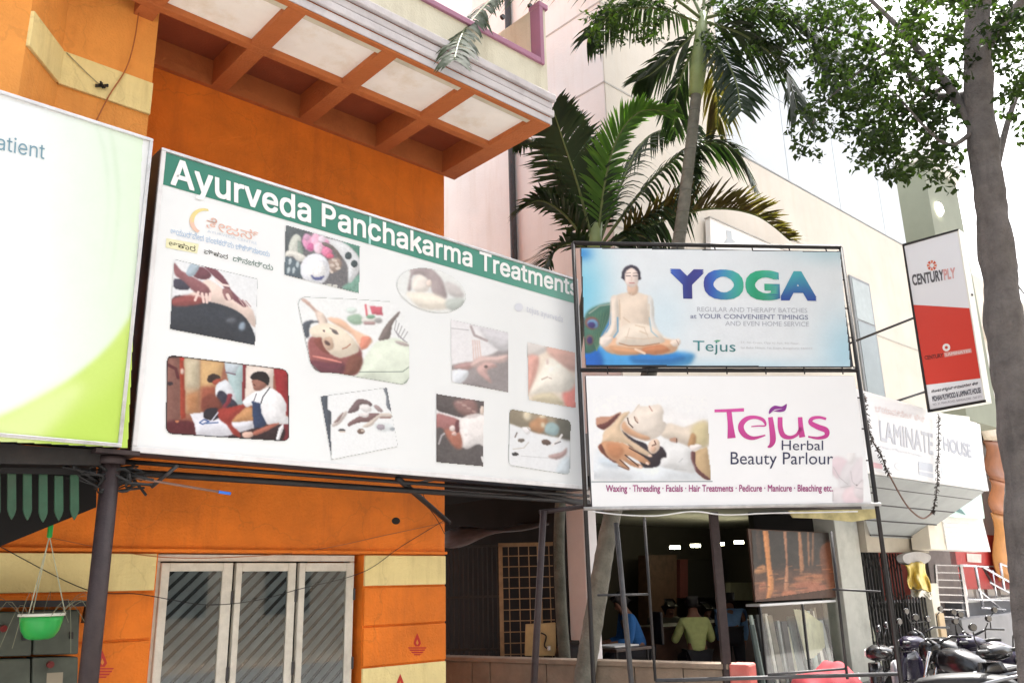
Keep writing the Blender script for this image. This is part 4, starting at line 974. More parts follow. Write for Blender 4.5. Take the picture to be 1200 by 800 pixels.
text('lettering', 'YOGA', FY, .003, [(785, 314.5), (956, 318), (957, 353), (786, 350)], None, ys, .045, yc, space=1.06)
G1 = (186, 192, 204)
text('lettering', 'REGULAR AND THERAPY BATCHES', FY, .003, [(817, 359.5), (946, 361), (946, 366.5), (817, 365)], G1, ys)
text('lettering', 'at YOUR CONVENIENT TIMINGS', FY, .003, [(809, 367.5), (947, 369), (947, 374.5), (809, 373)], (150, 158, 182), ys, .012)
text('lettering', 'AND EVEN HOME SERVICE', FY, .003, [(850, 376), (948, 377), (948, 382.5), (850, 381.5)], G1, ys)
def tc_(px, py, u): return np.array((70, 150, 160))*(u[1])+np.array((60, 120, 120))*(1-u[1])
text('lettering', 'Tejus', FY, .003, [(812, 399), (862, 400), (862, 416), (812, 415)], None, ys, .0, tc_)
sheet('leaf_mark', FY, .003, [(836, 400), (840, 398), (845, 398.6), (842, 400.6)], (110, 180, 150), ys)
text('lettering', '57, 7th Cross, Opp to Apt, 4th Floor,', FY, .003, [(868, 400), (937, 401), (937, 404), (868, 403)], (206, 210, 216), ys)
text('lettering', 'Sai Baba Nilaya, 1st Stage, Bengaluru, 560072', FY, .003, [(868, 406), (952, 407), (952, 410), (868, 409)], (206, 210, 216), ys)

tj = thing('herbal_parlour_sign', 'white sign with pink lettering and a woman having a face massage', 'sign', FY.hit(850, 595))
st0, st1 = FY.s(690, 515), FY.s(1012, 517); zt1, zt0 = FY.z(850, 440), FY.z(850, 591.5)
MB().box(FY, st0, st1, -.05, -.003, zt0, zt1).build('backing', BOXSIDE, tj)
MB().box(FY, st0+.002, st1-.002, -.0028, 0, zt0+.002, zt1-.002).build('panel', mat('white_flex_bright', ink((250, 252, 255)), .45, .015, 2, 0), tj)
TZ = (690, 460, .1375)
c = Canvas([(30, 20), (1010, 20), (1045, 748), (40, 748)], TZ, 1.15, (250, 252, 255))
c.poly([(80, 480), (250, 560), (640, 560), (1000, 600), (1040, 740), (60, 740), (40, 600)], (232, 240, 248), 30, .8); c.poly([(90, 560), (230, 560), (260, 640), (120, 620)], (206, 220, 234), 20, .7)
c.poly([(640, 120), (840, 200), (1010, 220), (1010, 420), (700, 400), (600, 300)], (242, 242, 244), 30, .8)
# neck, shoulder
c.poly([(600, 320), (680, 260), (800, 290), (880, 270), (1010, 240), (1020, 440), (960, 470), (860, 470), (760, 420), (640, 380)], (232, 220, 206), 12); c.poly([(880, 290), (1005, 250), (1015, 440), (900, 440)], (216, 202, 150), 24, .7)
c.poly([(850, 420), (880, 340), (915, 380), (900, 450), (850, 460)], (190, 150, 110), 10); c.poly([(690, 390), (750, 385), (750, 430), (700, 420)], (190, 150, 130), 8); c.line([(748, 390), (748, 425)], 8, (80, 56, 56), 5)
c.poly([(865, 520), (940, 480), (1010, 460), (1050, 745), (980, 730), (900, 650)], (206, 178, 140), 8, sm=False); c.poly([(865, 510), (905, 505), (920, 630), (1045, 745), (1000, 740), (900, 660), (870, 580)], (110, 70, 72), 6)
c.poly([(640, 420), (760, 430), (860, 470), (870, 560), (910, 670), (840, 680), (700, 650), (600, 620), (620, 550)], (238, 240, 242), 12); c.line([(770, 590), (800, 560)], 8, (200, 204, 208), 6); c.line([(730, 650), (830, 655)], 6, (190, 194, 196), 6); c.poly([(860, 450), (940, 440), (960, 460), (890, 500)], (246, 238, 236), 6)
# hair and head
c.poly([(270, 290), (290, 320), (380, 390), (480, 430), (520, 470), (620, 460), (665, 540), (620, 560), (590, 625), (470, 635), (420, 560), (350, 470)], (52, 46, 58), 7)
c.poly([(275, 280), (330, 200), (385, 150), (420, 100), (450, 115), (520, 110), (600, 100), (635, 150), (630, 230), (660, 270), (620, 350), (540, 400), (460, 400), (380, 370), (300, 330)], (242, 232, 222), 8)
c.poly([(275, 290), (300, 240), (340, 290), (420, 340), (520, 380), (500, 405), (420, 390), (320, 345)], (216, 172, 140), 12); c.line([(330, 215), (340, 260), (375, 295)], 11, (96, 76, 66), 6); c.line([(388, 205), (398, 235), (418, 256)], 9, (104, 74, 66), 6); c.ell(405, 228, 12, 26, (214, 184, 166), -25, 8, .7); c.line([(515, 115), (540, 155)], 11, (206, 170, 156), 7); c.line([(430, 100), (400, 140), (385, 160)], 6, (226, 214, 200), 5)
c.ell(555, 455, 50, 66, (238, 214, 196), 20, 6); c.line([(560, 410), (572, 440), (540, 450)], 10, (120, 80, 70), 6); c.ell(550, 480, 22, 26, (226, 190, 166), 10, 8)
# hands
c.poly([(65, 215), (110, 205), (190, 200), (265, 165), (270, 200), (200, 270), (130, 315), (65, 275)], (196, 150, 128), 7); c.poly([(130, 310), (200, 260), (265, 180), (230, 190), (150, 250), (70, 280)], (110, 66, 66), 7)
c.poly([(130, 330), (200, 270), (280, 180), (350, 165), (300, 230), (270, 300), (330, 380), (430, 450), (540, 530), (510, 545), (400, 490), (330, 440), (200, 420), (120, 440)], (234, 208, 178), 8)
c.poly([(80, 465), (130, 415), (250, 420), (340, 450), (510, 580), (510, 612), (440, 590), (350, 540), (330, 560), (455, 620), (440, 642), (360, 620), (280, 570), (350, 650), (300, 645), (210, 580), (130, 530)], (214, 164, 128), 7)
c.poly([(150, 440), (260, 440), (300, 500), (250, 560), (180, 530)], (196, 134, 98), 16, .8); c.poly([(82, 465), (110, 440), (160, 540), (240, 590), (200, 585), (120, 520)], (120, 72, 64), 7)
c.line([(345, 470), (480, 545)], 9, (70, 46, 48), 6); c.line([(310, 530), (420, 620)], 10, (70, 46, 46), 6); c.line([(265, 570), (340, 640)], 9, (96, 62, 56), 6); c.line([(250, 620), (340, 655)], 8, (120, 90, 86), 7)
for (x, y) in ((520, 535), (498, 600), (440, 632)): c.ell(x, y, 16, 11, (242, 212, 196), 25, 5)
c.noise(2.5, 16); c.build('printed_photo', FY, .0015, tj)
# lotus corner
c = Canvas([(0, 0), (210, 0), (222, 350), (0, 350)], (975, 530, .17), 1.1, (250, 252, 255))
for (x, y, rx, ry, r_, k, a) in ((60, 110, 70, 90, -40, (236, 218, 226), .9), (120, 150, 60, 130, 25, (230, 228, 232), .9), (190, 140, 60, 120, 20, (236, 228, 234), .8), (60, 300, 90, 60, 10, (238, 232, 236), .9), (150, 300, 80, 70, -10, (242, 222, 228), .9), (200, 260, 50, 60, 0, (232, 226, 230), .9), (130, 20, 30, 60, 0, (246, 244, 246), .8)): c.ell(x, y, rx, ry, k, r_, 12, a, vol=.2)
for P in ([(10, 100), (50, 170), (110, 220)], [(130, 130), (140, 200), (170, 230), (205, 190)], [(10, 260), (5, 330)], [(60, 240), (130, 230)], [(160, 240), (210, 250)]): c.line(P, 4, (196, 190, 196), 5)
c.ell(172, 224, 7, 6, (150, 140, 150), 0, 3); c.build('printed_lotus', FY, .0016, tj)
sheet('rule_line', FY, .002, [(693, 563.5), (835, 563), (835, 564.4), (693, 565)], (170, 180, 188), tj)
def pinkc(px, py, u): return np.array((222, 84, 172))*u[1]+np.array((192, 60, 142))*(1-u[1])
# flared logo letters drawn as strokes
def logo(fr, t, T, parent, cf, wmul=1.0):
    LS = {
     'T': [[(-.05, 1.0, .13), (.5, 1.02, .13), (.98, 1.04, .10)], [(.44, 1.0, .20), (.5, .5, .24), (.56, 0, .30)]],
    }
    strokes = [
        [(45, 100, 20), (150, 97, 22), (258, 92, 24)], [(150, 100, 36), (160, 200, 40), (168, 296, 60)],
        [(310, 213, 8), (360, 208, 10), (412, 205, 12), (395, 165, 24), (340, 146, 24), (280, 155, 32), (240, 195, 40), (240, 240, 42), (275, 282, 36), (330, 296, 24), (412, 275, 10)],
        [(448, 145, 34), (460, 230, 40), (466, 310, 42), (450, 350, 26), (428, 360, 10)],
        [(518, 145, 34), (520, 220, 36), (540, 275, 36), (590, 292, 26), (640, 270, 22), (670, 220, 28)], [(662, 145, 32), (668, 220, 36), (678, 290, 44)],
        [(850, 158, 18), (800, 146, 20), (750, 155, 26), (738, 185, 32), (790, 215, 38), (850, 240, 40), (850, 280, 30), (790, 296, 20), (720, 285, 12)]]
    for st in strokes:
        P = smooth_pts([Vector((x, y, w_)) for x, y, w_ in st], 5)
        V, Fc, Cc = [], [], []
        for i, p in enumerate(P):
            d = (P[min(i+1, len(P)-1)]-P[max(i-1, 0)]); nx, ny = -d.y, d.x; l = math.hypot(nx, ny) or 1
            for sgn in (1, -1):
                x, y = T(p.x+sgn*nx/l*p.z/2*wmul, p.y+sgn*ny/l*p.z/2*wmul); V.append(fr.hit(x, y, t)); Cc.append((*ink(cf(x, y, (0, 1-(p.y-95)/260))), 1))
            if i: Fc.append((2*i-2, 2*i-1, 2*i+1, 2*i))
        o = mesh('logo_letter', V, Fc, PRINT, parent); set_cols(o.data, Cc)
        if o.data.polygons[0].normal.dot(fr.n) < 0: o.data.flip_normals()
LT = lambda x, y: (830+x*.1625, 465+y*.1625)
logo(FY, .003, LT, tj, pinkc)
lf = [(438, 122), (445, 85), (480, 62), (530, 68), (566, 50), (556, 95), (520, 108), (470, 105)]
sheet('logo_leaf', FY, .003, [LT(*p) for p in cr2(lf, 5)], (140, 50, 150), tj); sheet('leaf_vein', FY, .0042, [LT(*p) for p in ((450, 112), (480, 90), (540, 82), (485, 96))], (240, 225, 240), tj)
NAVY = (52, 58, 92)
text('lettering', 'Herbal', FY, .003, [LT(530, 312), LT(828, 314), LT(828, 383), LT(530, 383)], NAVY, tj, -.004)
text('lettering', 'Beauty Parlour', FY, .003, [LT(162, 396), LT(900, 400), LT(900, 512), LT(162, 514)], NAVY, tj, -.004)
text('lettering', 'Waxing · Threading · Facials · Hair Treatments · Pedicure · Manicure · Bleaching etc.', FY, .003, [(710, 568), (976, 567.5), (976, 578), (710, 578.5)], (168, 70, 134), tj, .016)

# ------------------------------------------------------------------ projecting plywood sign
def frame_from(pa, pb, depth, dirv): return Frame(at(*pa, depth), dirv)
FC = Frame(at(1088, 482, 12.6), (FB.n.x, FB.n.y)); FC.n = Vector((-FB.d.x, -FB.d.y, 0))   # faces back along the street
FC = Frame(at(1088, 482, 12.6), FB.n)
FC.n = -FB.d
cs = thing('projecting_sign', 'tall red and white box sign projecting from the building wall', 'sign', FC.hit(1120, 476))
def fq(P, t=0): return [FC.hit(x, y, t) for x, y in P]
MB().prism(fq([(1057, 286), (1123, 268), (1155, 470), (1088, 482)])[::-1], FB.d*.24).build('box', mat('off_white_sheet', (.74, .74, .68), .5, .06, 6, dirt=.4, dirtcol=(.4, .38, .3)), cs)
sheet('white_face', FC, .003, [(1059, 288), (1121.5, 271), (1153, 468), (1090, 479.5)], (236, 238, 243), cs)
sheet('red_face', FC, .006, [(1069, 357), (1136, 361), (1149, 443), (1084, 451)], (214, 64, 52), cs)
for P in ([(1057, 286), (1123, 268), (1122.5, 270), (1058, 288.5)], [(1057, 286), (1059, 286), (1090, 482), (1087, 483)], [(1088, 480), (1155, 468), (1155, 471), (1088, 483)]):
    MB().prism(fq(P, .014)[::-1], FB.d*.02).build('edge_trim', BLACKM, cs)
text('lettering', 'CENTURYPLY', FC, .006, [(1068, 322), (1119, 313), (1120, 326), (1070, 335)], None, cs, .035, lambda x, y, u: (92, 92, 98) if u[0] < .72 else (222, 170, 168))
c0 = (1092, 311)
for k in range(8):
    a = k*math.pi/4; q = [(c0[0]+r*math.cos(a+d)*.95, c0[1]+r*math.sin(a+d)) for r, d in ((2.6, -.3), (6.2, -.28), (6.2, .28), (2.6, .3))]
    sheet('logo_petal', FC, .006, q, (214, 96, 70) if k % 2 else (230, 140, 110), cs)
for (r, k, tt) in ((4.6, (244, 240, 238), .008), (1.8, (206, 70, 56), .010)): sheet('logo_disc', FC, tt, [(1109+r*math.cos(a), 407+r*math.sin(a)) for a in np.linspace(0, 6.28, 14, endpoint=False)], k, cs)
sheet('logo_band', FC, .008, [(1106, 413), (1138, 408), (1139, 413), (1107, 418.5)], (226, 158, 152), cs)
text('lettering', 'CENTURY', FC, .008, [(1083, 417), (1105, 413.5), (1105.5, 418.5), (1084, 421.5)], (110, 40, 40), cs, .03)
text('lettering', 'LAMINATES', FC, .010, [(1108, 413.8), (1137, 409.3), (1137.5, 412.3), (1108.5, 417)], (236, 214, 212), cs, .03)
text('lettering', 'ಮೋಹನ ಪ್ಲೈವುಡ್ ಲ್ಯಾಮಿನೇಟ್ ಹೌಸ್', FC, .006, [(1091, 457), (1146, 447), (1147, 452), (1092, 461.5)], (74, 76, 86), cs, .02)
text('lettering', 'MOHAN PLYWOOD & LAMINATE HOUSE', FC, .006, [(1092, 464), (1149, 453.5), (1150, 460), (1093, 470.5)], (84, 86, 98), cs, .03)
text('lettering', 'NO. 21, MAIN ROAD, BANGALORE - 560 072', FC, .006, [(1093, 472.5), (1150, 463), (1150.5, 466), (1093.5, 475.5)], (140, 142, 152), cs)
for (y0, y1) in ((345, 372), (440, 452)):
    a = FC.hit(1140, y0, -.12); MB().tube([a, a+(-FB.n)*2.2-Z*.35], .02, 8).build('bracket', GREYM, cs, smooth=True)

# ------------------------------------------------------------------ laminate shop canopy sign
tL = 1.35
lmn = thing('canopy_sign', 'faded white box sign with pale grey lettering over the gated shop', 'sign', FB.hit(1090, 560, tL))
sA, sB = FB.s(1000, 500, tL), FB.s(1153, 540, tL); zA, zB_ = FB.z(1153, 574, tL), FB.z(1148, 496, tL)
MB().box(FB, sA, sB, tL-.35, tL-.003, zA, zB_).build('box', mat('white_sheet_box', (.78, .78, .78), .6, .04), lmn)
sheet('face', FB, tL, [(1004, 460), (1148.5, 497), (1157, 573), (1004, 548.5)], (244, 245, 248), lmn)
text('lettering', 'LAMINATE', FB, tL+.004, [(1030, 492), (1093, 508), (1094, 533), (1032, 516)], (196, 199, 210), lmn, .02)
text('lettering', 'HOUSE', FB, tL+.004, [(1105, 511), (1137, 520), (1139, 537), (1106, 528)], (172, 176, 190), lmn, .03)
text('lettering', 'ಲ್ಯಾಮಿನೇಟ್ ಹೌಸ್', FB, tL+.004, [(1025, 473), (1084, 488), (1085, 495), (1026, 482)], (240, 222, 222), lmn)
text('lettering', 'Dealers in Plywood & Laminates', FB, tL+.004, [(1032, 521), (1082, 532), (1082, 537), (1032, 526)], (226, 228, 236), lmn)
for (q, k) in (([(1021, 541), (1034, 543.5), (1034.5, 549.5), (1021.5, 547)], (236, 190, 198)), ([(1076, 540), (1093, 543.5), (1094, 560), (1077, 556)], (206, 212, 224)), ([(1103, 547), (1112, 549), (1112.5, 558), (1104, 556)], (214, 230, 242))): sheet('logo_patch', FB, tL+.004, q, k, lmn)
sheet('logo_bar', FB, tL+.006, [(1077, 550), (1093.5, 553), (1093.6, 555), (1077.2, 552)], (234, 236, 242), lmn)
sheet('logo_oval', FB, tL+.004, [(1056+8*math.cos(a), 547+5*math.sin(a)+1.6*math.cos(a)) for a in np.linspace(0, 6.28, 16, endpoint=False)], (226, 228, 234), lmn)
# canopy below the sign: sloping grey soffit back to the wall, beam and white fascia
cn = thing('shop_canopy', 'grey ribbed canopy with white side boards under the faded box sign', 'canopy', FB.pt(sA+1, .6, zA-.2))
GRS = mat('grey_canopy_sheet', (.30, .32, .32), .6, .08, 3)
z_lo = FB.z(1060, 645, .25)
sK = FB.s(1024, 648, .05)
MB().hexa([FB.pt(sA-.2, tL-.02, zA-.03), FB.pt(sB-.2, tL-.02, zA-.03), FB.pt(sB-.2, .05, z_lo+.15), FB.pt(sK, .05, z_lo+.15), FB.pt(sA-.2, tL-.02, zA-.004), FB.pt(sB-.2, tL-.02, zA-.004), FB.pt(sB-.2, .05, z_lo+.2), FB.pt(sK, .05, z_lo+.2)]).build('soffit', GRS, cn)
for k in range(4):
    u = (k+.5)/4; zz = (zA-.035)*(1-u)+(z_lo+.14)*u; tt = (tL-.05)*(1-u)+.06*u
    MB().box(FB, (sA-.2)*(1-u)+sK*u, sB-.22, tt-.01, tt+.01, zz-.012, zz+.004).build('rib', GREYM, cn)
MB().box(FB, FB.s(1016, 640, .15), FB.s(1088, 640, .15), .0, .15, z_lo-.02, FB.z(1060, 612, .15)).build('beam', mat('beige_beam', (.42, .38, .31), .8, .1, 3), cn)
WB = mat('white_board', (.76, .75, .72), .6, .05, 4, dirt=.2, dirtcol=(.5, .45, .4))
def bq(P, t, th, nm, mm, par): return MB().prism([FB.hit(x, y, t) for x, y in P][::-1], -FB.n*th).build(nm, mm, par)
bq([(1086, 604), (1103, 608), (1110, 644), (1091, 643)], .5, .3, 'side_board', mat('cream_board', (.72, .67, .57), .7, .05), cn)
bq([(1103.5, 604), (1151, 606), (1161, 646), (1110.5, 643.5)], .52, .3, 'side_board', WB, cn)
for k in range(6): bq([(1106+k*.6, 612+k*5), (1136+k*.6, 613+k*5.2), (1136+k*.6, 614.3+k*5.2), (1106+k*.6, 613.3+k*5)], .53, .012, 'slat', mat('pale_slat', (.66, .67, .67), .6), cn)
bq([(1095, 598), (1108, 590), (1150, 578), (1154, 607), (1120, 606)], .6, .04, 'poster', mat('pale_teal_board', (.55, .74, .68), .6, .12, 4), cn)
bq([(1117, 592), (1127, 597), (1132, 603), (1121, 599)], .61, .008, 'poster_mark', mat('dark_teal', (.1, .2, .2), .6), cn)
bq([(1095, 483), (1136, 488), (1138, 505), (1096, 500)], tL-.5, .2, 'box', WB, cn)
# twisted festoon hanging from the canopy
def festoon(P, r, nm, lab, mm, t):
    pts = smooth_pts([FB.hit(x, y, t) for x, y in P], 14); b = MB(); b.tube(pts, r*.45, 6)
    rn = random.Random(5)
    for i, p in enumerate(pts):
        for k in range(3):
            v = Vector((rn.uniform(-1, 1), rn.uniform(-1, 1), rn.uniform(-1, 1))).normalized()
            u = v.cross(Z).normalized(); b.add([p, p+v*r*2.4+u*r*.9, p+v*r*3.2-Z*r, p+v*r*2.0-u*r*.9], [(0, 1, 2, 3)])
    o = b.build(nm, mm, org=pts[0]); return _tag(o, lab, 'garland')
DRY = mat('dry_garland', (.06, .05, .045), .9, .4, 20)
festoon([(1012, 462), (1016, 492), (1022, 515), (1033, 535), (1041, 554)], .016, 'dry_garland', 'dried dark leaf garland slanting across the faded canopy sign', DRY, tL+.06)
festoon([(1100, 486), (1100, 515), (1099, 545), (1098, 570), (1095, 592), (1092, 600)], .014, 'dry_garland', 'dried dark leaf garland hanging straight down the faded canopy sign', DRY, tL+.06)
o = MB().tube(smooth_pts([FB.hit(x, y, tL+.06) for x, y in ((1041, 554), (1058, 585), (1070, 600), (1082, 607), (1092, 601))], 8), .012, 6).build('garland_string', mat('brown_string', (.16, .10, .08), .9), org=FB.hit(1070, 600, tL))
_tag(o, 'brown string joining the two dried garlands under the canopy sign', 'string')
# ------------------------------------------------------------------ forest poster and glass front of the shop
c = Canvas([(0, 40), (575, 60), (600, 330), (590, 335), (150, 390), (130, 60)][1:2]+[(600, 325), (148, 392), (128, 45)], (850, 610, .2374), 1.4, (34, 26, 23))
c.poly([(110, 250), (640, 220), (640, 420), (110, 420)], (84, 54, 40), 20, sm=False); c.poly([(110, 320), (640, 290), (640, 420), (110, 420)], (120, 76, 54), 16, sm=False)
for (P, k) in (([(185, 40), (210, 40), (225, 200), (240, 320), (215, 392), (200, 392), (210, 320), (200, 200)], (226, 150, 86)), ([(285, 40), (300, 40), (308, 200), (312, 330), (295, 350), (290, 320), (298, 200)], (196, 136, 100)), ([(360, 60), (372, 60), (388, 220), (380, 250), (368, 240)], (180, 124, 84)), ([(405, 60), (412, 60), (418, 200), (408, 210)], (156, 108, 76)), ([(430, 60), (438, 60), (436, 200), (426, 210)], (140, 96, 66)), ([(150, 60), (170, 60), (180, 180), (160, 180)], (70, 50, 40))): c.poly(P, k, 4)
for (P, k) in (([(145, 240), (190, 215), (200, 250), (150, 260)], (206, 140, 84)), ([(280, 350), (340, 345), (350, 370), (290, 380)], (196, 120, 84)), ([(340, 280), (470, 260), (520, 290), (380, 300)], (176, 110, 70)), ([(330, 310), (460, 300), (520, 350), (420, 370)], (170, 100, 72)), ([(470, 130), (590, 120), (600, 320), (500, 330)], (120, 66, 38)), ([(170, 310), (200, 300), (200, 340), (170, 350)], (180, 110, 80))): c.poly(P, k, 6, .85)
for k in range(46):
    x, y = 130+(k*97) % 470, 210+(k*53) % 170; c.line([(x, y), (x+25+(k*7) % 30, y-6+(k*5) % 10)], 5, (200, 136, 90) if k % 3 else (70, 44, 34), 5, .6)
c.noise(12, 14)
fp = thing('forest_poster', 'large brown poster of forest tree trunks in the shop front', 'poster', FB.hit(935, 700, -.06))
c.build('printed_sheet', FB, -.06, fp)
MB().box(FB, FB.s(881, 660, -.06), FB.s(991, 660, -.06), -.09, -.065, FB.z(935, 702, -.06), FB.z(935, 622, -.06)).build('backing_board', BROWN, fp)
# display case; boards behind the glass are added to imitate the street reflection
dc = thing('glass_display_case', 'glass fronted display case with a white top full of upright sample boards', 'display case', FB.hit(940, 795, -.1))
s0, s1 = FB.s(890, 720, -.1), FB.s(985, 720, -.1); zt = FB.z(930, 708, -.1)
MB().box(FB, s0, s1, -.3, -.08, zt, zt+.035).build('top', mat('white_laminate', (.8, .82, .84), .25, .02), dc, bevel=.01)
MB().box(FB, s0, s1, -.7, -.1, FLZ, FLZ+.12).build('plinth', BROWN, dc)
rn = random.Random(3)
cols_ = [tuple(min(.8, 1.5*q+.01) for q in cc) for cc in [(.10, .13, .13), (.35, .42, .40), (.05, .055, .06), (.55, .60, .50), (.16, .15, .12), (.30, .33, .34), (.04, .04, .045), (.48, .50, .40), (.20, .24, .26)]]
x = s0+.03; k = 0
while x < s1+1.3:
    wd = rn.uniform(.05, .16); lean = rn.uniform(-.05, .05); hh = (zt-FLZ-.16)*rn.uniform(.7, .97); tt = rn.uniform(-.24, -.15)
    MB().hexa([FB.pt(x, tt, FLZ+.12), FB.pt(x+wd, tt, FLZ+.12), FB.pt(x+wd, tt-.03, FLZ+.12), FB.pt(x, tt-.03, FLZ+.12), FB.pt(x+lean, tt-.08, FLZ+.12+hh), FB.pt(x+wd+lean, tt-.08, FLZ+.12+hh), FB.pt(x+wd+lean, tt-.11, FLZ+.12+hh), FB.pt(x+lean, tt-.11, FLZ+.12+hh)]).build('sample_board', mat('sample_%d' % (k % 9), cols_[k % 9], .35, .25, 7), dc)
    x += wd+rn.uniform(.0, .05); k += 1
SG = glass_mat('shop_glass', (.95, .97, .96), .06, .02)
MB().add([FB.pt(s0, -.09, FLZ+.12), FB.pt(s1, -.09, FLZ+.12), FB.pt(s1, -.09, zt), FB.pt(s0, -.09, zt)], [(0, 1, 2, 3)]).build('glass_front', SG, dc)
for xx in (s0, (s0+s1)/2, s1-.03): MB().box(FB, xx, xx+.03, -.11, -.078, FLZ, zt).build('mullion', GREYM, dc)
fv = FB.hit(957, 709, -.3)
o = thing('sample_fan', 'fan of pale cream sample sheets leaning inside the display case', 'samples', FB.hit(945, 790, -.2))
for k in range(5):
    P = [(930+k*3, 713), (948+k*4, 718+k*3), (955+k*3, 770-k*3), (945+k*2, 772-k*2)]
    MB().prism([FB.hit(x_, y_, -.16-.01*k) for x_, y_ in P][::-1], -FB.n*.004).build('sample_sheet', mat('cream_sample_%d' % k, (.75-.04*k, .76-.04*k, .58-.04*k), .5, .15, 8), o)  # added pale sheets, imitating a bright reflection in the glass

# ------------------------------------------------------------------ counters, table, chairs in the shop
TBL = mat('dark_veneer', (.045, .025, .018), .4, .3, 6)
ct = thing('shop_counter', 'long dark brown counter inside the dim shop', 'counter', FB.hit(840, 775, -1.3))
ca, cb2 = FB.s(770, 745, -1.6), FB.s(893, 745, -1.6)
MB().box(FB, ca, cb2, -2.2, -1.6, FLZ+.80, FLZ+.85).build('top', TBL, ct, bevel=.008)
MB().box(FB, ca+.03, cb2-.03, -2.15, -1.65, FLZ, FLZ+.80).build('body', BROWN, ct)
tbx = thing('reading_table', 'small table with white papers in front of the man in blue', 'table', FB.hit(725, 775, -.9))
pa = FB.hit(722, 757, -.7)
MB().obb(pa-Z*.02, FB.d*.32, FB.n*.28, Z*.018).build('top', TBL, tbx, bevel=.006)
for (i, j) in ((1, 1), (1, -1), (-1, 1), (-1, -1)):
    q = pa+FB.d*.28*i+FB.n*.24*j; MB().tube([Vector((q.x, q.y, FLZ)), Vector((q.x, q.y, pa.z-.038))], .02, 6).build('leg', BLACKM, tbx)
pp = MB().obb(pa+Z*.012, FB.d*.22, FB.n*.17, Z*.008).build('paper_stack', mat('paper', (.75, .75, .74), .8), org=tuple(pa)); _tag(pp, 'white stack of papers lying on the reading table', 'papers')

# ------------------------------------------------------------------ people (inside the shop)
def skin_mesh(name, verts, edges, rad, m, parent, sub=2, root=0):
    O = ORG[parent.name] if parent else Vector()
    me = bpy.data.meshes.new(name); me.from_pydata([tuple(Vector(v)-O) for v in verts], edges, []); me.materials.append(m)
    o = link_mesh(name, me, parent)
    sk = o.modifiers.new('skin', 'SKIN'); sk.use_smooth_shade = True
    ss = o.modifiers.new('sub', 'SUBSURF'); ss.levels = sub; ss.render_levels = sub
    for i, r in enumerate(rad): me.skin_vertices[0].data[i].radius = (r, r) if not isinstance(r, tuple) else r
    for i in range(len(rad)): me.skin_vertices[0].data[i].use_root = (i == root)
    return o
SKIN = mat('brown_skin', (.20, .095, .06), .55, .08, 10)
HAIR = mat('black_hair', (.012, .010, .010), .5, .2, 30)
def person(label, pel, face, lean, shirt, pants, arms, legs, loc, group=None, headturn=(0, 0), scale=1.0):
    """pel: pelvis point; face: unit xy facing; lean: forward lean (rad); arms/legs: joint offsets (fwd, left, up)"""
    f = Vector((face[0], face[1], 0)).normalized(); l = Z.cross(f)
    r_ = thing('person', label, 'person', loc, group)
    P = lambda b, o: b+(f*o[0]+l*o[1]+Z*o[2])*scale
    up = Z*math.cos(lean)+f*math.sin(lean); fw = f*math.cos(lean)-Z*math.sin(lean)
    T = lambda a, b_, c_: pel+(fw*a+l*b_+up*c_)*scale
    wa, ch, nk = T(.01, 0, .18), T(.02, 0, .40), T(0, 0, .53)
    hd0 = nk+(up*.55+Z*.45+f*headturn[0]*.5).normalized()*.09*scale; hu = (up*.4+Z*.6+f*headturn[0]).normalized(); hd1 = hd0+hu*.12*scale
    hf = (f - hu*f.dot(hu)).normalized()
    V = [pel, wa, ch, nk, hd0, hd1, hd0+hf*.10*scale+hu*.02]; E = [(0, 1), (1, 2), (2, 3), (3, 4), (4, 5), (4, 6)]; Rd = [.12, .105, .12, .055, .082, .075, .016]
    def chain(b, pts, rs):
        k = b
        for p, q in zip(pts, rs): V.append(p); Rd.append(q); E.append((k, len(V)-1)); k = len(V)-1
        return k
    shv, she, shr = [pel+up*.02, wa, ch, T(0, 0, .50)], [(0, 1), (1, 2), (2, 3)], [.145, .130, .142, .075]
    for sg, A in ((1, arms[0]), (-1, arms[1])):
        s_ = T(0, sg*.17, .45); e, w_ = P(s_, (A[0][0], sg*A[0][1], A[0][2])), P(s_, (A[1][0], sg*A[1][1], A[1][2]))
        h = w_+(w_-e).normalized()*.05
        k = chain(2, [s_, e, w_, h], [.055, .042, .030, .034])
        d = (w_-e).normalized(); sd_ = d.cross(Z); sd_ = sd_.normalized() if sd_.length > .01 else l
        for fi in range(4):
            o_ = sd_*(.026-.0175*fi); chain(k, [h+o_+d*.045, h+o_*1.1+d*(.085-.008*abs(fi-1.2))-Z*.012], [.010, .008])
        chain(k-1, [w_+sd_*.04*sg+d*.03, w_+sd_*.055*sg+d*.07], [.011, .009])
        b = len(shv); shv += [s_, e, e+(w_-e)*.75]; shr += [.075, .058, .045]; she += [(2, b), (b, b+1), (b+1, b+2)]
    tv, te, tr = [pel], [], [.15]
    for sg, A in ((1, legs[0]), (-1, legs[1])):
        hp = P(pel, (0, sg*.09, -.03)); kn, an = P(pel, (A[0][0], sg*A[0][1], A[0][2])), P(pel, (A[1][0], sg*A[1][1], A[1][2])); an.z = max(an.z, FLZ+.07); toe = an+f*.13; toe.z = FLZ+.035
        chain(0, [hp, kn, an, toe], [.085, .058, .04, .032])
        b = len(tv); tv += [hp, kn, an]; tr += [.11, .076, .062]; te += [(0, b), (b, b+1), (b+1, b+2)]
    skin_mesh('body', V, E, Rd, SKIN, r_)
    skin_mesh('shirt', shv, she, shr, shirt, r_); skin_mesh('trousers', tv, te, tr, pants, r_)
    hv = [hd0+hu*.06-hf*.02, hd1+hu*.012-hf*.012, hd0-hf*.035]; skin_mesh('hair', hv, [(0, 1), (0, 2)], [.088, .078, .075], HAIR, r_)
    return r_
KH = mat('dark_trousers', (.02, .02, .024), .9)
def cloth(n, c_): return mat(n, c_, .9, .12, 14, .2, 50)
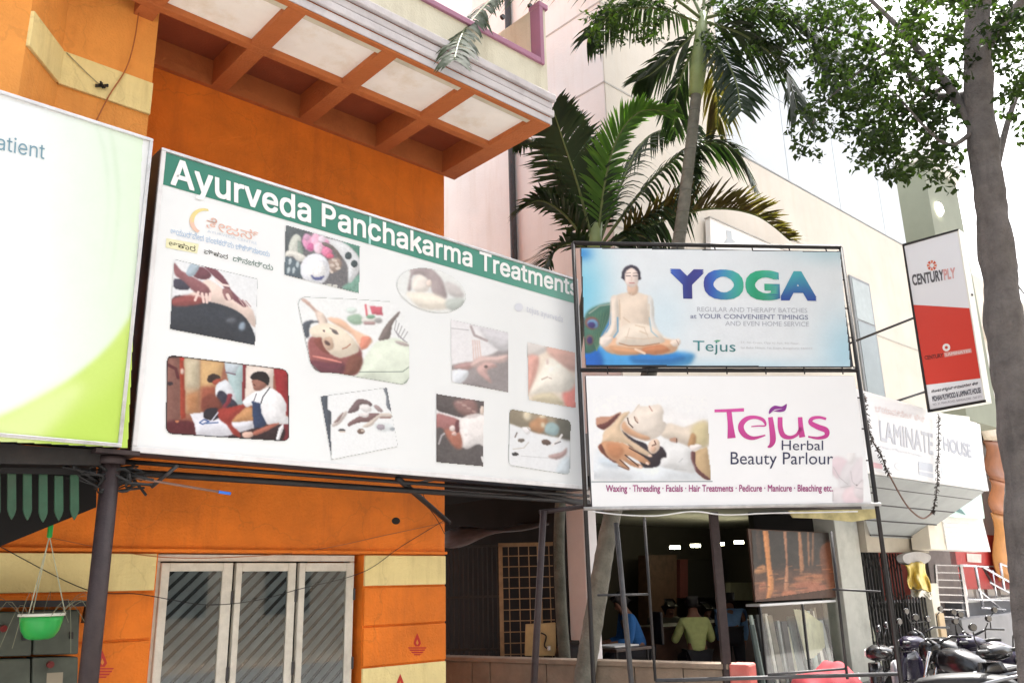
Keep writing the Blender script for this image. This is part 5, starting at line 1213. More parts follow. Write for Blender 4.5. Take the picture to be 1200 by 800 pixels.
SIT = [[(.42, .11, -.03), (.42, .11, -.42)]]*2
def base(p): return (p.x, p.y, FLZ)
toL = -FB.d
# man in blue reading at the left
pl = FB.hit(751, 764, -1.0)
person('person in a blue sweater reading at the small table', pl, (-.9, -.15), .35, cloth('blue_sweater', (.02, .11, .32)), KH, [[(.05, .06, -.27), (.26, .0, -.30)]]*2, SIT, base(pl), headturn=(.5, 0))
# yellow shirt, seated with back turned
p4 = FB.hit(818, 768, -1.15)
person('person in a pale yellow green shirt seated with the back to the street', p4, (-.1, 1), .12, cloth('yellow_green_shirt', (.44, .50, .20)), KH, [[(.10, .10, -.25), (.30, .05, -.20)]]*2, SIT, base(p4), headturn=(.3, 0))
# blue shirt bending
p5 = FB.hit(857, 741, -1.2)
person('person in a light blue shirt bending over the counter', p5, (.25, 1), .95, cloth('light_blue_shirt', (.16, .30, .52)), KH, [[(.10, .03, -.26), (.12, .0, -.46)]]*2, [[(.03, .1, -.42), (.0, .1, -.84)]]*2, base(p5), headturn=(.2, 0))
# grey shirt leaning behind
p3 = FB.hit(806, 748, -2.6)
person('person in a dark grey shirt leaning over the far side of the counter', p3, (.3, -.5), .9, cloth('dark_grey_shirt', (.10, .10, .11)), KH, [[(.12, .06, -.24), (.2, .02, -.42)]]*2, [[(.03, .1, -.42), (.0, .1, -.84)]]*2, base(p3), headturn=(.2, 0))
p2 = FB.hit(782, 760, -2.75)
person('person in a faded olive shirt seated behind the counter', p2, (.4, -1), .2, cloth('olive_grey_shirt', (.13, .13, .09)), KH, [[(.08, .1, -.25), (.28, .02, -.2)]]*2, SIT, base(p2), headturn=(.6, 0))
def stool(p, f, lab, back=True):
    r_ = thing('chair', lab, 'chair', (p.x, p.y, FLZ)); f = Vector((f[0], f[1], 0)).normalized(); l = Z.cross(f)
    zt_ = p.z-.13
    MB().obb(Vector((p.x, p.y, zt_)), f*.21, l*.21, Z*.025).build('seat', BLACKM, r_, bevel=.015)
    for i in (1, -1):
        for j in (1, -1): q = p+f*.18*i+l*.18*j; MB().tube([Vector((q.x, q.y, FLZ)), Vector((q.x, q.y, zt_-.024))], .013, 6).build('leg', BLACKM, r_)
    if back: MB().obb(Vector((p.x, p.y, zt_+.42))-f*.24, f*.018, l*.2, Z*.2).build('backrest', BLACKM, r_, bevel=.015)
stool(pl, (-.9, -.15), 'black chair under the person in the blue sweater'); stool(p4, (-.1, 1), 'black stool under the person in the yellow green shirt', False); stool(p2, (.4, -1), 'black chair behind the shop counter')

# ------------------------------------------------------------------ passage between the buildings
psg = thing('passage_shelter', 'dark roofed passage between the orange building and the shop', 'shelter', FP.pt(-.6, -2, 0))
xL, xR = FP.s(500, 700)-.5, FP.s(697, 700)-.05
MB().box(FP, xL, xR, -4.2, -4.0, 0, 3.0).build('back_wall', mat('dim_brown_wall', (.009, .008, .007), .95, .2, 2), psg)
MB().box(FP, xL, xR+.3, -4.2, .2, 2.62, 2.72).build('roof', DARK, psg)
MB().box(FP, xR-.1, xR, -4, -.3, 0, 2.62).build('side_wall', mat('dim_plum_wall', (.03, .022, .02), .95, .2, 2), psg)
LW = mat('stone_slab_wall', (.22, .17, .125), .85, .18, 5, .3, 50, dirt=.5, dirtcol=(.1, .075, .055))
ZL = .93
w0, w1 = atz(508, 768, ZL), atz(876, 778, ZL); FW = Frame((w0.x, w0.y), ((w1-w0).x, (w1-w0).y)); Lw = (w1-w0).length; Lw = math.hypot((w1-w0).x, (w1-w0).y)
lw = thing('low_wall', 'low brown stone slab wall in front of passage and shop', 'wall', FW.pt(Lw/2, -.1, 0))
x = 0; k = 0
cuts = [0]+[FW.s(px, 785) for px in (553, 574, 640, 690, 743, 800)]+[Lw*.952]
for a, b_ in zip(cuts, cuts[1:]):
    MB().box(FW, a+.004, b_-.004, -.14, 0, 0, ZL-.045+(k % 2)*.002).build('slab', LW, lw, bevel=.008); k += 1
MB().box(FW, -.02, Lw*.952, -.17, .03, ZL-.043, ZL).build('coping', LW, lw, bevel=.008)
MB().box(FW, Lw*.952+.003, Lw+.02, -.17, .03, 0, ZL+.004).build('red_end_post', mat('faded_red_paint', (.5, .12, .10), .7, .2, 8, dirt=.4, dirtcol=(.4, .3, .25)), lw, bevel=.02)
# bar gate and square mesh gate
GOLD = mat('brass_brown_steel', (.24, .15, .075), .5, .25, 12, 0, metal=.3, dirt=.4)
gt = thing('bar_gate', 'dark sliding gate of upright bars in the passage', 'gate', FP.hit(556, 770, -.5))
sa, sb_ = FP.s(526, 700, -.5), FP.s(583, 700, -.5); zt = FP.z(550, 640, -.5)
DG = mat('dark_gate_bar', (.03, .03, .028), .6, .2, 9)
for k in range(11):
    xx = sa+(sb_-sa)*k/10; MB().box(FP, xx-.008, xx+.008, -.51, -.49, .1, zt).build('bar', DG, gt)
for zz in (.3, .95, 1.5, zt): MB().box(FP, sa-.02, sb_+.02, -.489, -.475, zz-.012, zz+.012).build('rail', DG, gt)
mg = thing('mesh_gate', 'brass brown gate of square steel mesh in the passage', 'gate', FP.hit(632, 770, -.3))
sa, sb_ = FP.s(585, 700, -.3), FP.s(681, 700, -.3); zt = FP.z(640, 636, -.3); zb = .1
for (a, b_, c_, d) in ((sa, sa+.045, zb, zt), (sb_-.03, sb_, zb, zt), (sa, sb_, zt-.03, zt+.01), ((sa+sb_)/2-.02, (sa+sb_)/2+.02, zb, zt)): MB().box(FP, a, b_, -.32, -.28, c_, d).build('frame', GOLD, mg)
n = 8
for k in range(1, n): xx = sa+(sb_-sa)*k/n; MB().box(FP, xx-.005, xx+.005, -.306, -.297, zb, zt-.03).build('bar', GOLD, mg)
zz = zt-.13
while zz > zb: MB().box(FP, sa+.04, sb_-.03, -.2965, -.288, zz-.005, zz+.005).build('bar', GOLD, mg); zz -= .113
bx = thing('wooden_notice_box', 'pale yellow wooden box with a lock hanging on the mesh gate', 'box', FP.hit(634, 768, -.2))
q = [FP.hit(x_, y_, -.2) for x_, y_ in ((616, 731), (651, 729), (652, 768), (615, 768))]
MB().prism(q[::-1], -FP.n*.08).build('case', mat('pale_ply', (.42, .30, .14), .7, .15, 8), bx, bevel=.006)
MB().tube(smooth_pts([FP.hit(x_, y_, -.18) for x_, y_ in ((634, 741), (640, 745), (638, 756), (643, 760))]), .008, 6).build('chain', BLACKM, bx)
h = FP.hit(643, 759, -.17); MB().obb(h, FP.d*.018, FP.n*.01, Z*.024).build('padlock', HANDW, bx, bevel=.006)
tp = thing('tarpaulin', 'dusty grey tarpaulin sagging under the passage roof', 'tarpaulin', FP.hit(560, 638, .1))
V, Fc = [], []
for i in range(13):
    for j in range(5):
        u, v = i/12, j/4; x_ = 518+u*125; y_ = 640-u*26-v*16*(1-u*.7)+6*math.sin(u*9+v*3)*(1-u)
        V.append(FP.hit(x_, y_, .05-v*.7+.05*math.sin(u*14)))
for i in range(12):
    for j in range(4): a = i*5+j; Fc.append((a, a+5, a+6, a+1))
o = mesh('sheet', V, Fc, mat('dusty_tarp', (.17, .17, .175), .8, .25, 7), tp, True); o.modifiers.new('s', 'SOLIDIFY').thickness = .006
# cycle and clutter behind the wall
cyl = thing('water_drum', 'dark plastic drum standing behind the low stone wall', 'drum', at(672, 792, 9.6))
bse = at(672, 792, 9.6); bse.z = 0
MB().loft([[Vector((bse.x+r_*math.cos(a), bse.y+r_*math.sin(a), zz)) for a in np.linspace(0, 2*math.pi, 16, endpoint=False)] for r_, zz in ((.16, .01), (.19, .1), (.2, .5), (.19, .9), (.15, 1.0))]).build('barrel', BLACKM, cyl, True)
MB().tube([Vector((bse.x, bse.y, 1.0)), Vector((bse.x, bse.y, 1.04))], .12, 14).build('lid', DG, cyl)
# dusty roof edge strip over the shop
o = MB().prism([FY.hit(x_, y_, -.25) for x_, y_ in ((925, 598), (1030, 596), (1032, 606), (1000, 611), (960, 607), (930, 606))][::-1], -FY.n*.03).build('torn_flex_strip', mat('torn_yellow_flex', (.50, .44, .22), .7, .3, 9), org=FY.hit(980, 600, -.25))
_tag(o, 'torn dusty yellow strip hanging under the herbal parlour sign', 'strip')

# ------------------------------------------------------------------ right end: gate, post, bag, railings, red shop
def qd(P, t, th, nm, mm, par, bev=0): return MB().prism([FB.hit(x_, y_, t) for x_, y_ in P][::-1], -FB.n*th).build(nm, mm, par, bevel=bev)
cg = thing('collapsible_gate', 'dark folding steel gate beside the grey shop pillar', 'gate', FB.pt(FB.s(1030, 700, -.1), -.1, 0))
sa, sb_ = FB.s(1013, 700, -.1), FB.s(1060, 700, -.1); zt = FB.z(1040, 648, -.1)
MB().box(FB, sS2+.2, 10.2, -2.0, -1.9, 0, 3).build('back_wall', DARK, cg)
for k in range(14):
    xx = sa+(sb_-sa)*k/13; MB().box(FB, xx-.012, xx+.012, -.11, -.09, .1, zt).build('bar', GREYM if k % 3 == 0 else DG, cg)
for zz in (.5, 1.1, 1.7):
    for k in range(6):
        a = sa+(sb_-sa)*k/6; b_ = sa+(sb_-sa)*(k+1)/6
        MB().tube([FB.pt(a, -.08, zz), FB.pt(b_, -.08, zz+.25)], .006, 5).build('lattice', DG, cg); MB().tube([FB.pt(a, -.078, zz+.25), FB.pt(b_, -.078, zz)], .006, 5).build('lattice', DG, cg)
cg2 = thing('collapsible_gate', 'short folding steel gate under the yellow bag', 'gate', FB.pt(FB.s(1080, 700, .1), .1, 0))
sa, sb_ = FB.s(1066, 720, .1), FB.s(1093, 720, .1); zt = FB.z(1080, 696, .1)
for k in range(9): xx = sa+(sb_-sa)*k/8; MB().box(FB, xx-.012, xx+.012, .09, .11, .1, zt).build('bar', DG if k % 2 else GREYM, cg2)
for zz in (.3, .9, zt): MB().box(FB, sa, sb_, .111, .122, zz-.02, zz).build('rail', DG, cg2)
wp = thing('gate_post', 'cream painted gate post with a beige cap', 'post', FB.pt(FB.s(1098, 700, .15), .15, 0))
sa, sb_ = FB.s(1092, 700, .2), FB.s(1101, 700, .2); zt = FB.z(1096, 683, .2)
MB().box(FB, sa, sb_, 0, .2, 0, zt).build('shaft', mat('cream_post_paint', (.72, .69, .58), .7, .08), wp, bevel=.01)
MB().box(FB, FB.s(1101.5, 730, .25), FB.s(1108, 730, .25), .05, .25, 0, FB.z(1104, 718, .25)).build('block', mat('tan_plaster', (.55, .42, .26), .8, .1), wp, bevel=.01)
# white round lamp cover behind the bag
gb = thing('shop_porch', 'white curved porch ceiling over the folding gate', 'porch', FB.hit(1075, 650, .2))
V = [FB.hit(x_, y_, .25) for x_, y_ in cr2([(1059, 650), (1075, 646), (1090, 650), (1088, 658), (1074, 662), (1061, 659)], 4)]
MB().prism(V[::-1], -FB.n*.1).build('shell', mat('porch_white', (.42, .41, .41), .7), gb)
# yellow and white plastic bag
yb = thing('plastic_bag', 'yellow and white plastic bag tied to the folding gate', 'bag', FB.hit(1078, 698, .3))
def drape(P, nu, nv, nm, mm, ph):
    V, Fc = [], []
    for i in range(nu):
        for j in range(nv):
            u, v = i/(nu-1), j/(nv-1); x_ = (P[0][0]*(1-u)+P[1][0]*u)*(1-v)+(P[3][0]*(1-u)+P[2][0]*u)*v; y_ = (P[0][1]*(1-u)+P[1][1]*u)*(1-v)+(P[3][1]*(1-u)+P[2][1]*u)*v
            k = .07*math.sin(u*11+v*2.2+ph)*(.35+v)+.04*math.sin(u*23-v*5)*v+.10*math.sin(math.pi*u)*(.3+v)
            V.append(FB.hit(x_+1.2*math.sin(v*6+u*3), y_+1.2*math.sin(u*9), .25+k))
    for i in range(nu-1):
        for j in range(nv-1): q = i*nv+j; Fc.append((q, q+1, q+nv+1, q+nv))
    o = mesh(nm, V, Fc, mm, yb, True); o.modifiers.new('s', 'SOLIDIFY').thickness = .012; return o
drape([(1060, 661), (1084, 657), (1090, 692), (1067, 689)], 18, 14, 'bag_body', mat('yellow_bag', (.72, .55, .13), .4, .35, 5, dirt=.9, dirtcol=(.75, .70, .55)), 0)
drape([(1067, 689.5), (1090, 692.5), (1092, 701), (1070, 698)], 18, 6, 'bag_hem', mat('white_bag', (.72, .70, .62), .4, .08, 9), 2.2)
MB().tube([FB.hit(1066, 662, .25), FB.hit(1072, 652, .2), FB.hit(1080, 660, .25)], [.02, .014, .02], 8).build('tie', MATS['yellow_bag'], yb, True)
# ladder-like grille
lg_ = thing('window_grille', 'flat grey steel grille of horizontal bars beside the red shop', 'grille', FB.hit(1115, 745, .1))
for k in range(10):
    y_ = 661+k*8.6; qd([(1097+k*.6, y_), (1127+k*1.2, y_+.6+k*.1), (1127+k*1.2, y_+2.0+k*.1), (1097+k*.6, y_+1.6)], .12, .03, 'bar', HANDW, lg_)
for P in ([(1125, 661), (1128, 661), (1140, 746), (1137, 746)], [(1096, 661), (1098, 661), (1104, 746), (1102, 746)]): qd(P, .14, .03, 'bar', HANDW, lg_)
MB().box(FB, FB.s(1094, 700, -.4), FB.s(1128, 700, -.4), -.5, -.4, 0, 2.4).build('backing', mat('brown_grey_wall', (.16, .13, .12), .8, .2, 5), lg_)
# red shop with stairs
rs_ = thing('red_shop', 'red fronted shop on a raised platform with glass panes', 'shop', FB.hit(1160, 740, -.3))
REDW = mat('red_laminate', (.42, .035, .03), .45, .1, 5)
sa, sb_ = FB.s(1118, 680, -.4), FB.s(1260, 680, -.4)
z1_, z0_ = FB.z(1140, 640, -.4), FB.z(1160, 702, -.4)
MB().box(FB, sa, sb_, -2.5, -2.3, z0_, z1_+.3).build('back_wall', mat('dim_red', (.30, .06, .04), .7, .2, 4), rs_)
MB().box(FB, sa, sb_, -.55, -.4, FB.z(1160, 662, -.4), z1_+.25).build('fascia', REDW, rs_)
qd([(1133, 648), (1150, 649), (1150, 659), (1134, 658)], -.38, .01, 'notice', mat('pink_notice', (.75, .55, .5), .6), rs_)
qd([(1120, 664), (1150, 664), (1165, 690), (1130, 690)], -.42, .02, 'panel', REDW, rs_); qd([(1155, 664), (1190, 664), (1196, 690), (1170, 690)], -.42, .02, 'panel', REDW, rs_)
for (x0_, x1_) in ((1128, 1140), (1143, 1153), (1157, 1168), (1172, 1186)): qd([(x0_, 690), (x1_, 690), (x1_+2, 702), (x0_+2, 702)], -.44, .01, 'pane', mat('shop_pane', (.35, .33, .31), .15, .3, 4, spec=.8), rs_)
MB().box(FB, FB.s(1128, 715, -.1), sb_+3, -2.4, -.1, 0, FB.z(1160, 703, -.1)).build('platform', mat('grey_platform', (.16, .165, .18), .7, .1, 3), rs_)
MB().box(FB, FB.s(1128, 715, -.1), sb_+3, -.12, -.05, FB.z(1160, 703, -.1)-.01, FB.z(1160, 703, -.1)+.04).build('platform_edge', mat('pale_granite', (.5, .5, .49), .4, .1), rs_)
MB().box(FB, FB.s(1128, 735, .3), sb_+3, -.1, .3, 0, FB.z(1160, 722, .3)).build('step', mat('grey_platform2', (.22, .22, .23), .7, .1, 3), rs_)
rl = thing('stair_railing', 'polished steel stair railing in front of the red shop', 'railing', FB.hit(1165, 715, .1))
for (P, r_) in ((((1126, 662), (1133, 702)), .03), (((1143, 664), (1152, 712)), .028), (((1172, 660), (1177, 692)), .028), (((1193, 664), (1198, 700)), .028), (((1126, 662), (1158, 664)), .02), (((1152, 664), (1215, 700)), .022), (((1160, 682), (1215, 712)), .018), (((1133, 702), (1200, 704)), .018), (((1146, 690), (1176, 716)), .018), (((1172, 660), (1200, 672)), .02), (((1163, 668), (1168, 700)), .016), (((1150, 712), (1178, 714)), .02)):
    MB().tube([FB.hit(*P[0], .0), FB.hit(*P[1], .0)], r_, 8).build('rail', HANDW, rl, True)
# brown awning / curtain beyond
ba = thing('brown_blind', 'rolled brown and orange blinds hanging beyond the white boards', 'blind', FB.hit(1175, 680, -.2))
for (P, c_, nm) in (([(1150, 460), (1240, 480), (1240, 520), (1153, 515)], (.62, .52, .40), 'lintel'), ([(1153, 516), (1240, 522), (1240, 585), (1160, 560)], (.26, .10, .045), 'upper_blind'), ([(1160, 560), (1240, 585), (1240, 620), (1163, 600)], (.34, .13, .05), 'middle_blind'), ([(1162, 600), (1240, 620), (1240, 690), (1170, 680)], (.46, .20, .05), 'lower_blind')):
    V = []; Fc = []
    q = [FB.hit(x_, y_, -.25) for x_, y_ in P]
    for i in range(9):
        for j in range(9):
            u, v = i/8, j/8; p = (q[0]*(1-u)+q[1]*u)*(1-v)+(q[3]*(1-u)+q[2]*u)*v
            V.append(p+FB.n*(.05*math.sin(v*7+u*2)+.02*math.sin(u*12)))
    for i in range(8):
        for j in range(8): a = i*9+j; Fc.append((a, a+1, a+10, a+9))
    o = mesh(nm, V, Fc, mat('blind_'+nm, c_, .6, .2, 3), ba, True); o.modifiers.new('s', 'SOLIDIFY').thickness = .03

# ------------------------------------------------------------------ left foreground: canopy, pole, pipes, planter, meters
tA = .95
cp = thing('pipe_column', 'brown steel pipe column under the corner of the hoarding', 'column', FA.hit(100, 800, tA))
p0 = FA.hit(126, 585, tA); p1 = Vector((p0.x, p0.y, 0)); MB().tube([p1, p0+Z*.25], .052, 14).build('shaft', RUST, cp, True)
MB().tube([p0+Z*.2, p0+Z*.24], .075, 14).build('collar', RUST, cp, True)
MB().obb(p0+Z*.26, FA.d*.12, FA.n*.1, Z*.012).build('cap_plate', RUST, cp)
MB().obb(Vector((p0.x, p0.y, .01)), FA.d*.11, FA.n*.11, Z*.01).build('base_plate', RUST, cp)
gn = thing('porch_canopy', 'dark porch canopy with a green scalloped valance', 'canopy', FA.hit(20, 620, tA-.1))
GRN = mat('green_painted_wood', (.022, .07, .038), .6, .25, 10, 0, dirt=.4)
ql = [(-160, 566), (40, 545), (112, 548), (112, 590), (0, 640), (-160, 700)]
MB().prism([FA.hit(x_, y_, tA-.35) for x_, y_ in ((-160, 522), (113, 541), (113, 594), (0, 640), (-160, 706))][::-1], -FA.n*.25).build('fascia', DARK, gn)
MB().prism([FA.hit(x_, y_, tA+.02) for x_, y_ in ((-160, 510), (120, 527), (118, 545), (-160, 540))][::-1], -FA.n*.3).build('beam', BLACKM, gn)
rn = random.Random(2)
for k in range(10):
    xx = -78+k*18.4; yt = 548+rn.uniform(-1, 1)+(0 if k < 8 else 8); yb_ = 606+rn.uniform(-2, 2); hw = 5.0
    pts = [(xx-hw, yt), (xx+hw, yt), (xx+hw+.4, yb_-8), (xx+hw*.7, yb_-2), (xx, yb_+4), (xx-hw*.7, yb_-2), (xx-hw-.2, yb_-8)]
    MB().prism([FA.hit(x_, y_, tA-.02) for x_, y_ in pts][::-1], -FA.n*.016).build('picket', GRN, gn, bevel=.003)
MB().prism([FA.hit(x_, y_, tA-.005) for x_, y_ in ((-160, 545), (110, 549), (110, 556), (-160, 552))][::-1], -FA.n*.012).build('picket_rail', DARK, gn)
# hanging bowl
hb = thing('hanging_planter', 'bright green plastic bowl planter hanging on strings', 'planter', FA.hit(48, 752, .45))
c0_, r0_ = FA.hit(49, 722, .45), .115
GB = mat('green_plastic', (.02, .33, .06), .35, .1, 6)
MB().loft([[Vector((c0_.x+r_*math.cos(a), c0_.y+r_*math.sin(a), c0_.z-dz)) for a in np.linspace(0, 2*math.pi, 20, endpoint=False)] for r_, dz in ((.05, .125), (.078, .112), (.10, .076), (.112, .027), (.115, 0), (.105, 0), (.09, .045))][::1], True).build('bowl', GB, hb, True)
MB().loft([[Vector((c0_.x+r_*math.cos(a), c0_.y+r_*math.sin(a), c0_.z+dz)) for a in np.linspace(0, 2*math.pi, 20, endpoint=False)] for r_, dz in ((.115, .002), (.125, .004), (.125, .018), (.115, .018))], False).build('rim', mat('pale_rim', (.62, .64, .56), .5), hb, True)
MB().loft([[Vector((c0_.x+r_*math.cos(a), c0_.y+r_*math.sin(a), c0_.z-.02)) for a in np.linspace(0, 2*math.pi, 16, endpoint=False)] for r_ in (.10, .01)]).build('soil', mat('soil', (.05, .035, .025), .95), hb)
hk = FA.hit(58, 628, .45)
STR = mat('pale_string', (.42, .44, .32), .8)
for a in (0.4, 2.5, 4.6): MB().tube([hk, Vector((c0_.x+.12*math.cos(a), c0_.y+.12*math.sin(a), c0_.z+.012))], .003, 5).build('string', STR, hb)
MB().obb(hk+Z*.03, FA.d*.014, FA.n*.014, Z*.04).build('hook', GB, hb, bevel=.008)
MB().tube([hk+Z*.06, hk+Z*.2], .003, 5).build('string', STR, hb)
# dry stalks in the bowl
for k in range(12):
    a = rn.uniform(0, 6.28); p = c0_+Vector((.09*math.cos(a), .09*math.sin(a), -.02)); q = p+Vector((math.cos(a)*rn.uniform(.05, .22), math.sin(a)*rn.uniform(.05, .22), rn.uniform(.05, .16))); e = q+Vector((math.cos(a)*.12, math.sin(a)*.12, -rn.uniform(.08, .3)))
    MB().tube(smooth_pts([p, q, e], 4), .0013, 4).build('dry_stalk', mat('dry_stalk', (.2, .2, .13), .9), hb)
# meter boxes
mb_ = thing('meter_boxes', 'grey green electricity meter cabinet on the orange wall', 'meter box', FA.hit(50, 800, .1))
MG = mat('grey_green_steel', (.06, .068, .052), .6, .2, 9, 0, dirt=.4)
for (P, th) in (([(-60, 716), (38, 716), (37, 768), (-60, 770)], .16), ([(40, 714), (94, 714), (92, 766), (39, 767)], .15), ([(-60, 773), (36, 771), (35, 860), (-60, 860)], .16), ([(38, 770), (92, 769), (90, 860), (37, 860)], .15)):
    o = MB().prism([FA.hit(x_, y_, .2) for x_, y_ in P][::-1], -FA.n*th).build('cabinet_door', MG, mb_, bevel=.01)
    xa, xb, ya, yb_ = P[0][0], P[1][0], P[0][1], P[2][1]
    MB().prism([FA.hit(xb-12+dx, (ya+yb_)/2+dy, .215) for dx, dy in ((0, 0), (4, 0), (4, 8), (0, 8))][::-1], -FA.n*.014).build('latch', BLACKM, o)
for (x_, y_) in ((3, 736), (58, 778)):
    h = FA.hit(x_, y_, .2); MB().tube([h, h+FA.n*.03], .02, 10).build('indicator_lamp', mat('red_lamp', (.12, .01, .01), .3), mb_)
sheet('notice_label', FA, .203, [(55, 788), (74, 787), (73, 806), (54, 806)], (150, 140, 120), mb_)
MB().prism([FA.hit(x_, y_, .3) for x_, y_ in ((-60, 703), (125, 703), (125, 708), (118, 708), (112, 730), (108, 730), (112, 710), (-60, 712))][::-1], -FA.n*.22).build('rain_hood', BLACKM, mb_)
# long support pipes under the board
sp = thing('support_pipes', 'black steel pipes bracing the long treatments board', 'frame', FA.hit(380, 575, .7))
def pipe(xa, ya, ta, xb, yb, tb_, r_, mm, nm='pipe'): return MB().tube([FA.hit(xa, ya, ta), FA.hit(xb, yb, tb_)], r_, 8).build(nm, mm, sp, True)
pipe(118, 551, .8, 690, 588, .8, .022, BLACKM); pipe(140, 540, .85, 690, 581, .85, .014, BLACKM)
pipe(178, 570, .75, 208, 545, .95, .012, GREYM); pipe(466, 560, .9, 526, 612, .05, .022, BLACKM); pipe(480, 567, .85, 520, 560, .1, .010, BLACKM); pipe(0, 520, .8, 130, 545, .9, .02, BLACKM)
pipe(598, 570, .8, 690, 592, .8, .03, BLACKM)
cnd = thing('conduit_stub', 'thin brown conduit with a bright blue end cap', 'conduit', FA.hit(200, 566, .9))
a, b_ = FA.hit(120, 553, .9), FA.hit(256, 576, .9); MB().tube([a, b_], .0075, 8).build('tube', mat('brown_conduit', (.22, .13, .10), .5), cnd, True)
MB().tube([b_, FA.hit(270, 578, .9)], .0095, 8).build('cap', mat('blue_plastic', (.04, .20, .75), .4), cnd, True)
# messy cable knot at the column head
ck = thing('cable_bundle', 'tangled black cables knotted at the head of the pipe column', 'cables', FA.hit(135, 565, .95))
rn = random.Random(8)
for k in range(14):
    P = [(112+rn.uniform(-40, 20), 548+rn.uniform(-8, 12))]
    for j in range(3): P.append((130+rn.uniform(-25, 30), 556+rn.uniform(-14, 22)))
    P.append((160+rn.uniform(-20, 30), 550+rn.uniform(-8, 32)))
    MB().tube(smooth_pts([FA.hit(x_, y_, .93+rn.uniform(-.08, .08)) for x_, y_ in P], 6), rn.uniform(.004, .009), 5).build('cable', WIRE, ck)
def wire(lab, P, r_, mm, fr=FA, t=.03):
    pts = smooth_pts([fr.hit(x_, y_, t) for x_, y_ in P], 8); o = MB().tube(pts, r_, 5).build('wall_cable', mm, org=pts[0]); return _tag(o, lab, 'cable')
OW = mat('orange_painted_cable', (.36, .11, .03), .6); 
wire('dark cable sagging across the shutters of the window', [(0, 640), (100, 690), (165, 696), (240, 708), (300, 703), (350, 690), (425, 670), (470, 640), (521, 609)], .003, WIRE, t=.05)
wire('thin cable clipped along the wall above the window', [(60, 630), (185, 652), (300, 651), (380, 642), (450, 627), (521, 612)], .003, OW)
wire('orange painted cable running down the upper bay', [(163, 10), (158, 45), (148, 80), (128, 112), (112, 143)], .0045, OW, t=TB+.03)
wire('thin dark cable hanging from the corner of the orange wall', [(494, 572), (500, 590), (512, 608), (521, 625)], .003, WIRE)
nest = thing('dark_cable_socket', 'small dark clump where a cable enters the cream band', 'socket', FA.hit(118, 100, TB+.03))
h = FA.hit(119, 101, TB+.03)
for k in range(10):
    v = Vector((rn.uniform(-1, 1), rn.uniform(-1, 1), rn.uniform(-.7, .7)))*.035; MB().tube([h-v, h+v+FA.n*.012], .007, 5).build('strand', BLACKM, nest)
wire('grey wire slanting over the cream band to the dark clump', [(78, 62), (98, 82), (117, 100)], .0035, mat('grey_wire', (.35, .30, .18), .6), t=TB+.03)
# ------------------------------------------------------------------ palms
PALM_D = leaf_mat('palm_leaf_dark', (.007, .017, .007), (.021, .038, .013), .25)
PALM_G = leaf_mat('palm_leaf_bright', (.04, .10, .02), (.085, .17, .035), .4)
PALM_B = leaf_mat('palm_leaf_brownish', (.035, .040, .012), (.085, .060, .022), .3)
RACH = mat('palm_rachis', (.10, .13, .04), .6, .2, 10)
def frond(parent, pts, L, m, n=46, up=.25, droop=.35, w_=.025, fwd=.55, seed=1, sides=(1, -1), sidevec=None, t0=.12, taper=.45):
    n = int(n*1.55); rn = random.Random(seed); P = smooth_pts(pts, 8); N = len(P); b = MB()
    fr = MB().tube(P, [.016*(1-i/N)+.004 for i in range(N)], 6).build('frond', RACH, parent, True)
    for i in range(n):
        u = t0+(1-t0)*i/(n-1); k = u*(N-1); a = int(min(k, N-2)); p = P[a].lerp(P[a+1], k-a); T = (P[min(a+2, N-1)]-P[max(a-1, 0)]).normalized()
        S = T.cross(Z) if sidevec is None else Vector(sidevec)
        S = (S-T*S.dot(T)).normalized(); Nn = S.cross(T)
        if Nn.z < 0: Nn = -Nn
        env = min(1, .55+u*1.8)*(1-max(0, u-.55)*(1-taper)/.45)
        for sg in sides:
            if rn.random() < .05: continue
            ln = L*env*rn.uniform(.78, 1.1); d = (S*sg*rn.uniform(.85, 1.1)+T*(fwd+.5*u)*rn.uniform(.8, 1.2)+Nn*up*rn.uniform(.5, 1.4)).normalized()
            dr = droop*rn.uniform(.7, 1.5); q0 = p+T*rn.uniform(-.012, .012); wv = d.cross(Nn).normalized()
            prev = None; segs = 4
            for s_ in range(segs+1):
                v = s_/segs; c_ = q0+d*ln*v-Z*dr*ln*v*v; wd = w_*(.35+2.4*v*(1-v)+.35*(1-v))*(1 if s_ < segs else .06)*.6
                b.v += [c_+wv*wd, c_-wv*wd]
                j = len(b.v)
                if s_: b.f.append((j-4, j-3, j-1, j-2))
    b.build('leaflets', m, fr)
    return fr
YP = 8.4
# tall palm: leaning ringed trunk
pt1 = thing('palm_tree', 'tall palm with a ringed leaning trunk rising between the signs', 'palm tree', at(680, 830, 8.3))
tr = [(676, 870), (684, 800), (700, 700), (716, 610), (752, 470), (780, 360), (795, 285), (806, 200), (815, 120), (820, 60)]
TP_ = smooth_pts([at(x, y, 8.3) for x, y in tr], 14); TP_[0].z = 0
N = len(TP_); rad = [max(.058, .100-.05*i/N)*(1+(.045 if i % 4 == 0 else 0)) for i in range(N)]
def bark(name, c1, c2, sc, rings):
    M = mat(name, c1, .85, .3, sc, .5, 40, dirt=.6, dirtcol=c2); return M
MB().tube(TP_, rad, 14).build('trunk', bark('palm_trunk', (.15, .145, .12), (.06, .07, .045), 8, True), pt1, True)
rn = random.Random(4)
for k in range(70, N-8, 4):
    MB().tube([TP_[k]-Z*.008, TP_[k]+Z*.008], rad[k]*1.05, 14).build('trunk_ring', mat('palm_ring', (.13, .13, .11), .9, .2, 12), pt1, True)
cs_top = at(820, 62, 8.3); cr_ = at(823, 25, 8.3)
MB().tube([at(815, 112, 8.3), at(818, 80, 8.3), at(822, 45, 8.3), at(824, 15, 8.3)], [.075, .095, .08, .04], 12).build('crownshaft', mat('crownshaft_green', (.20, .25, .10), .5, .15, 6), pt1, True)
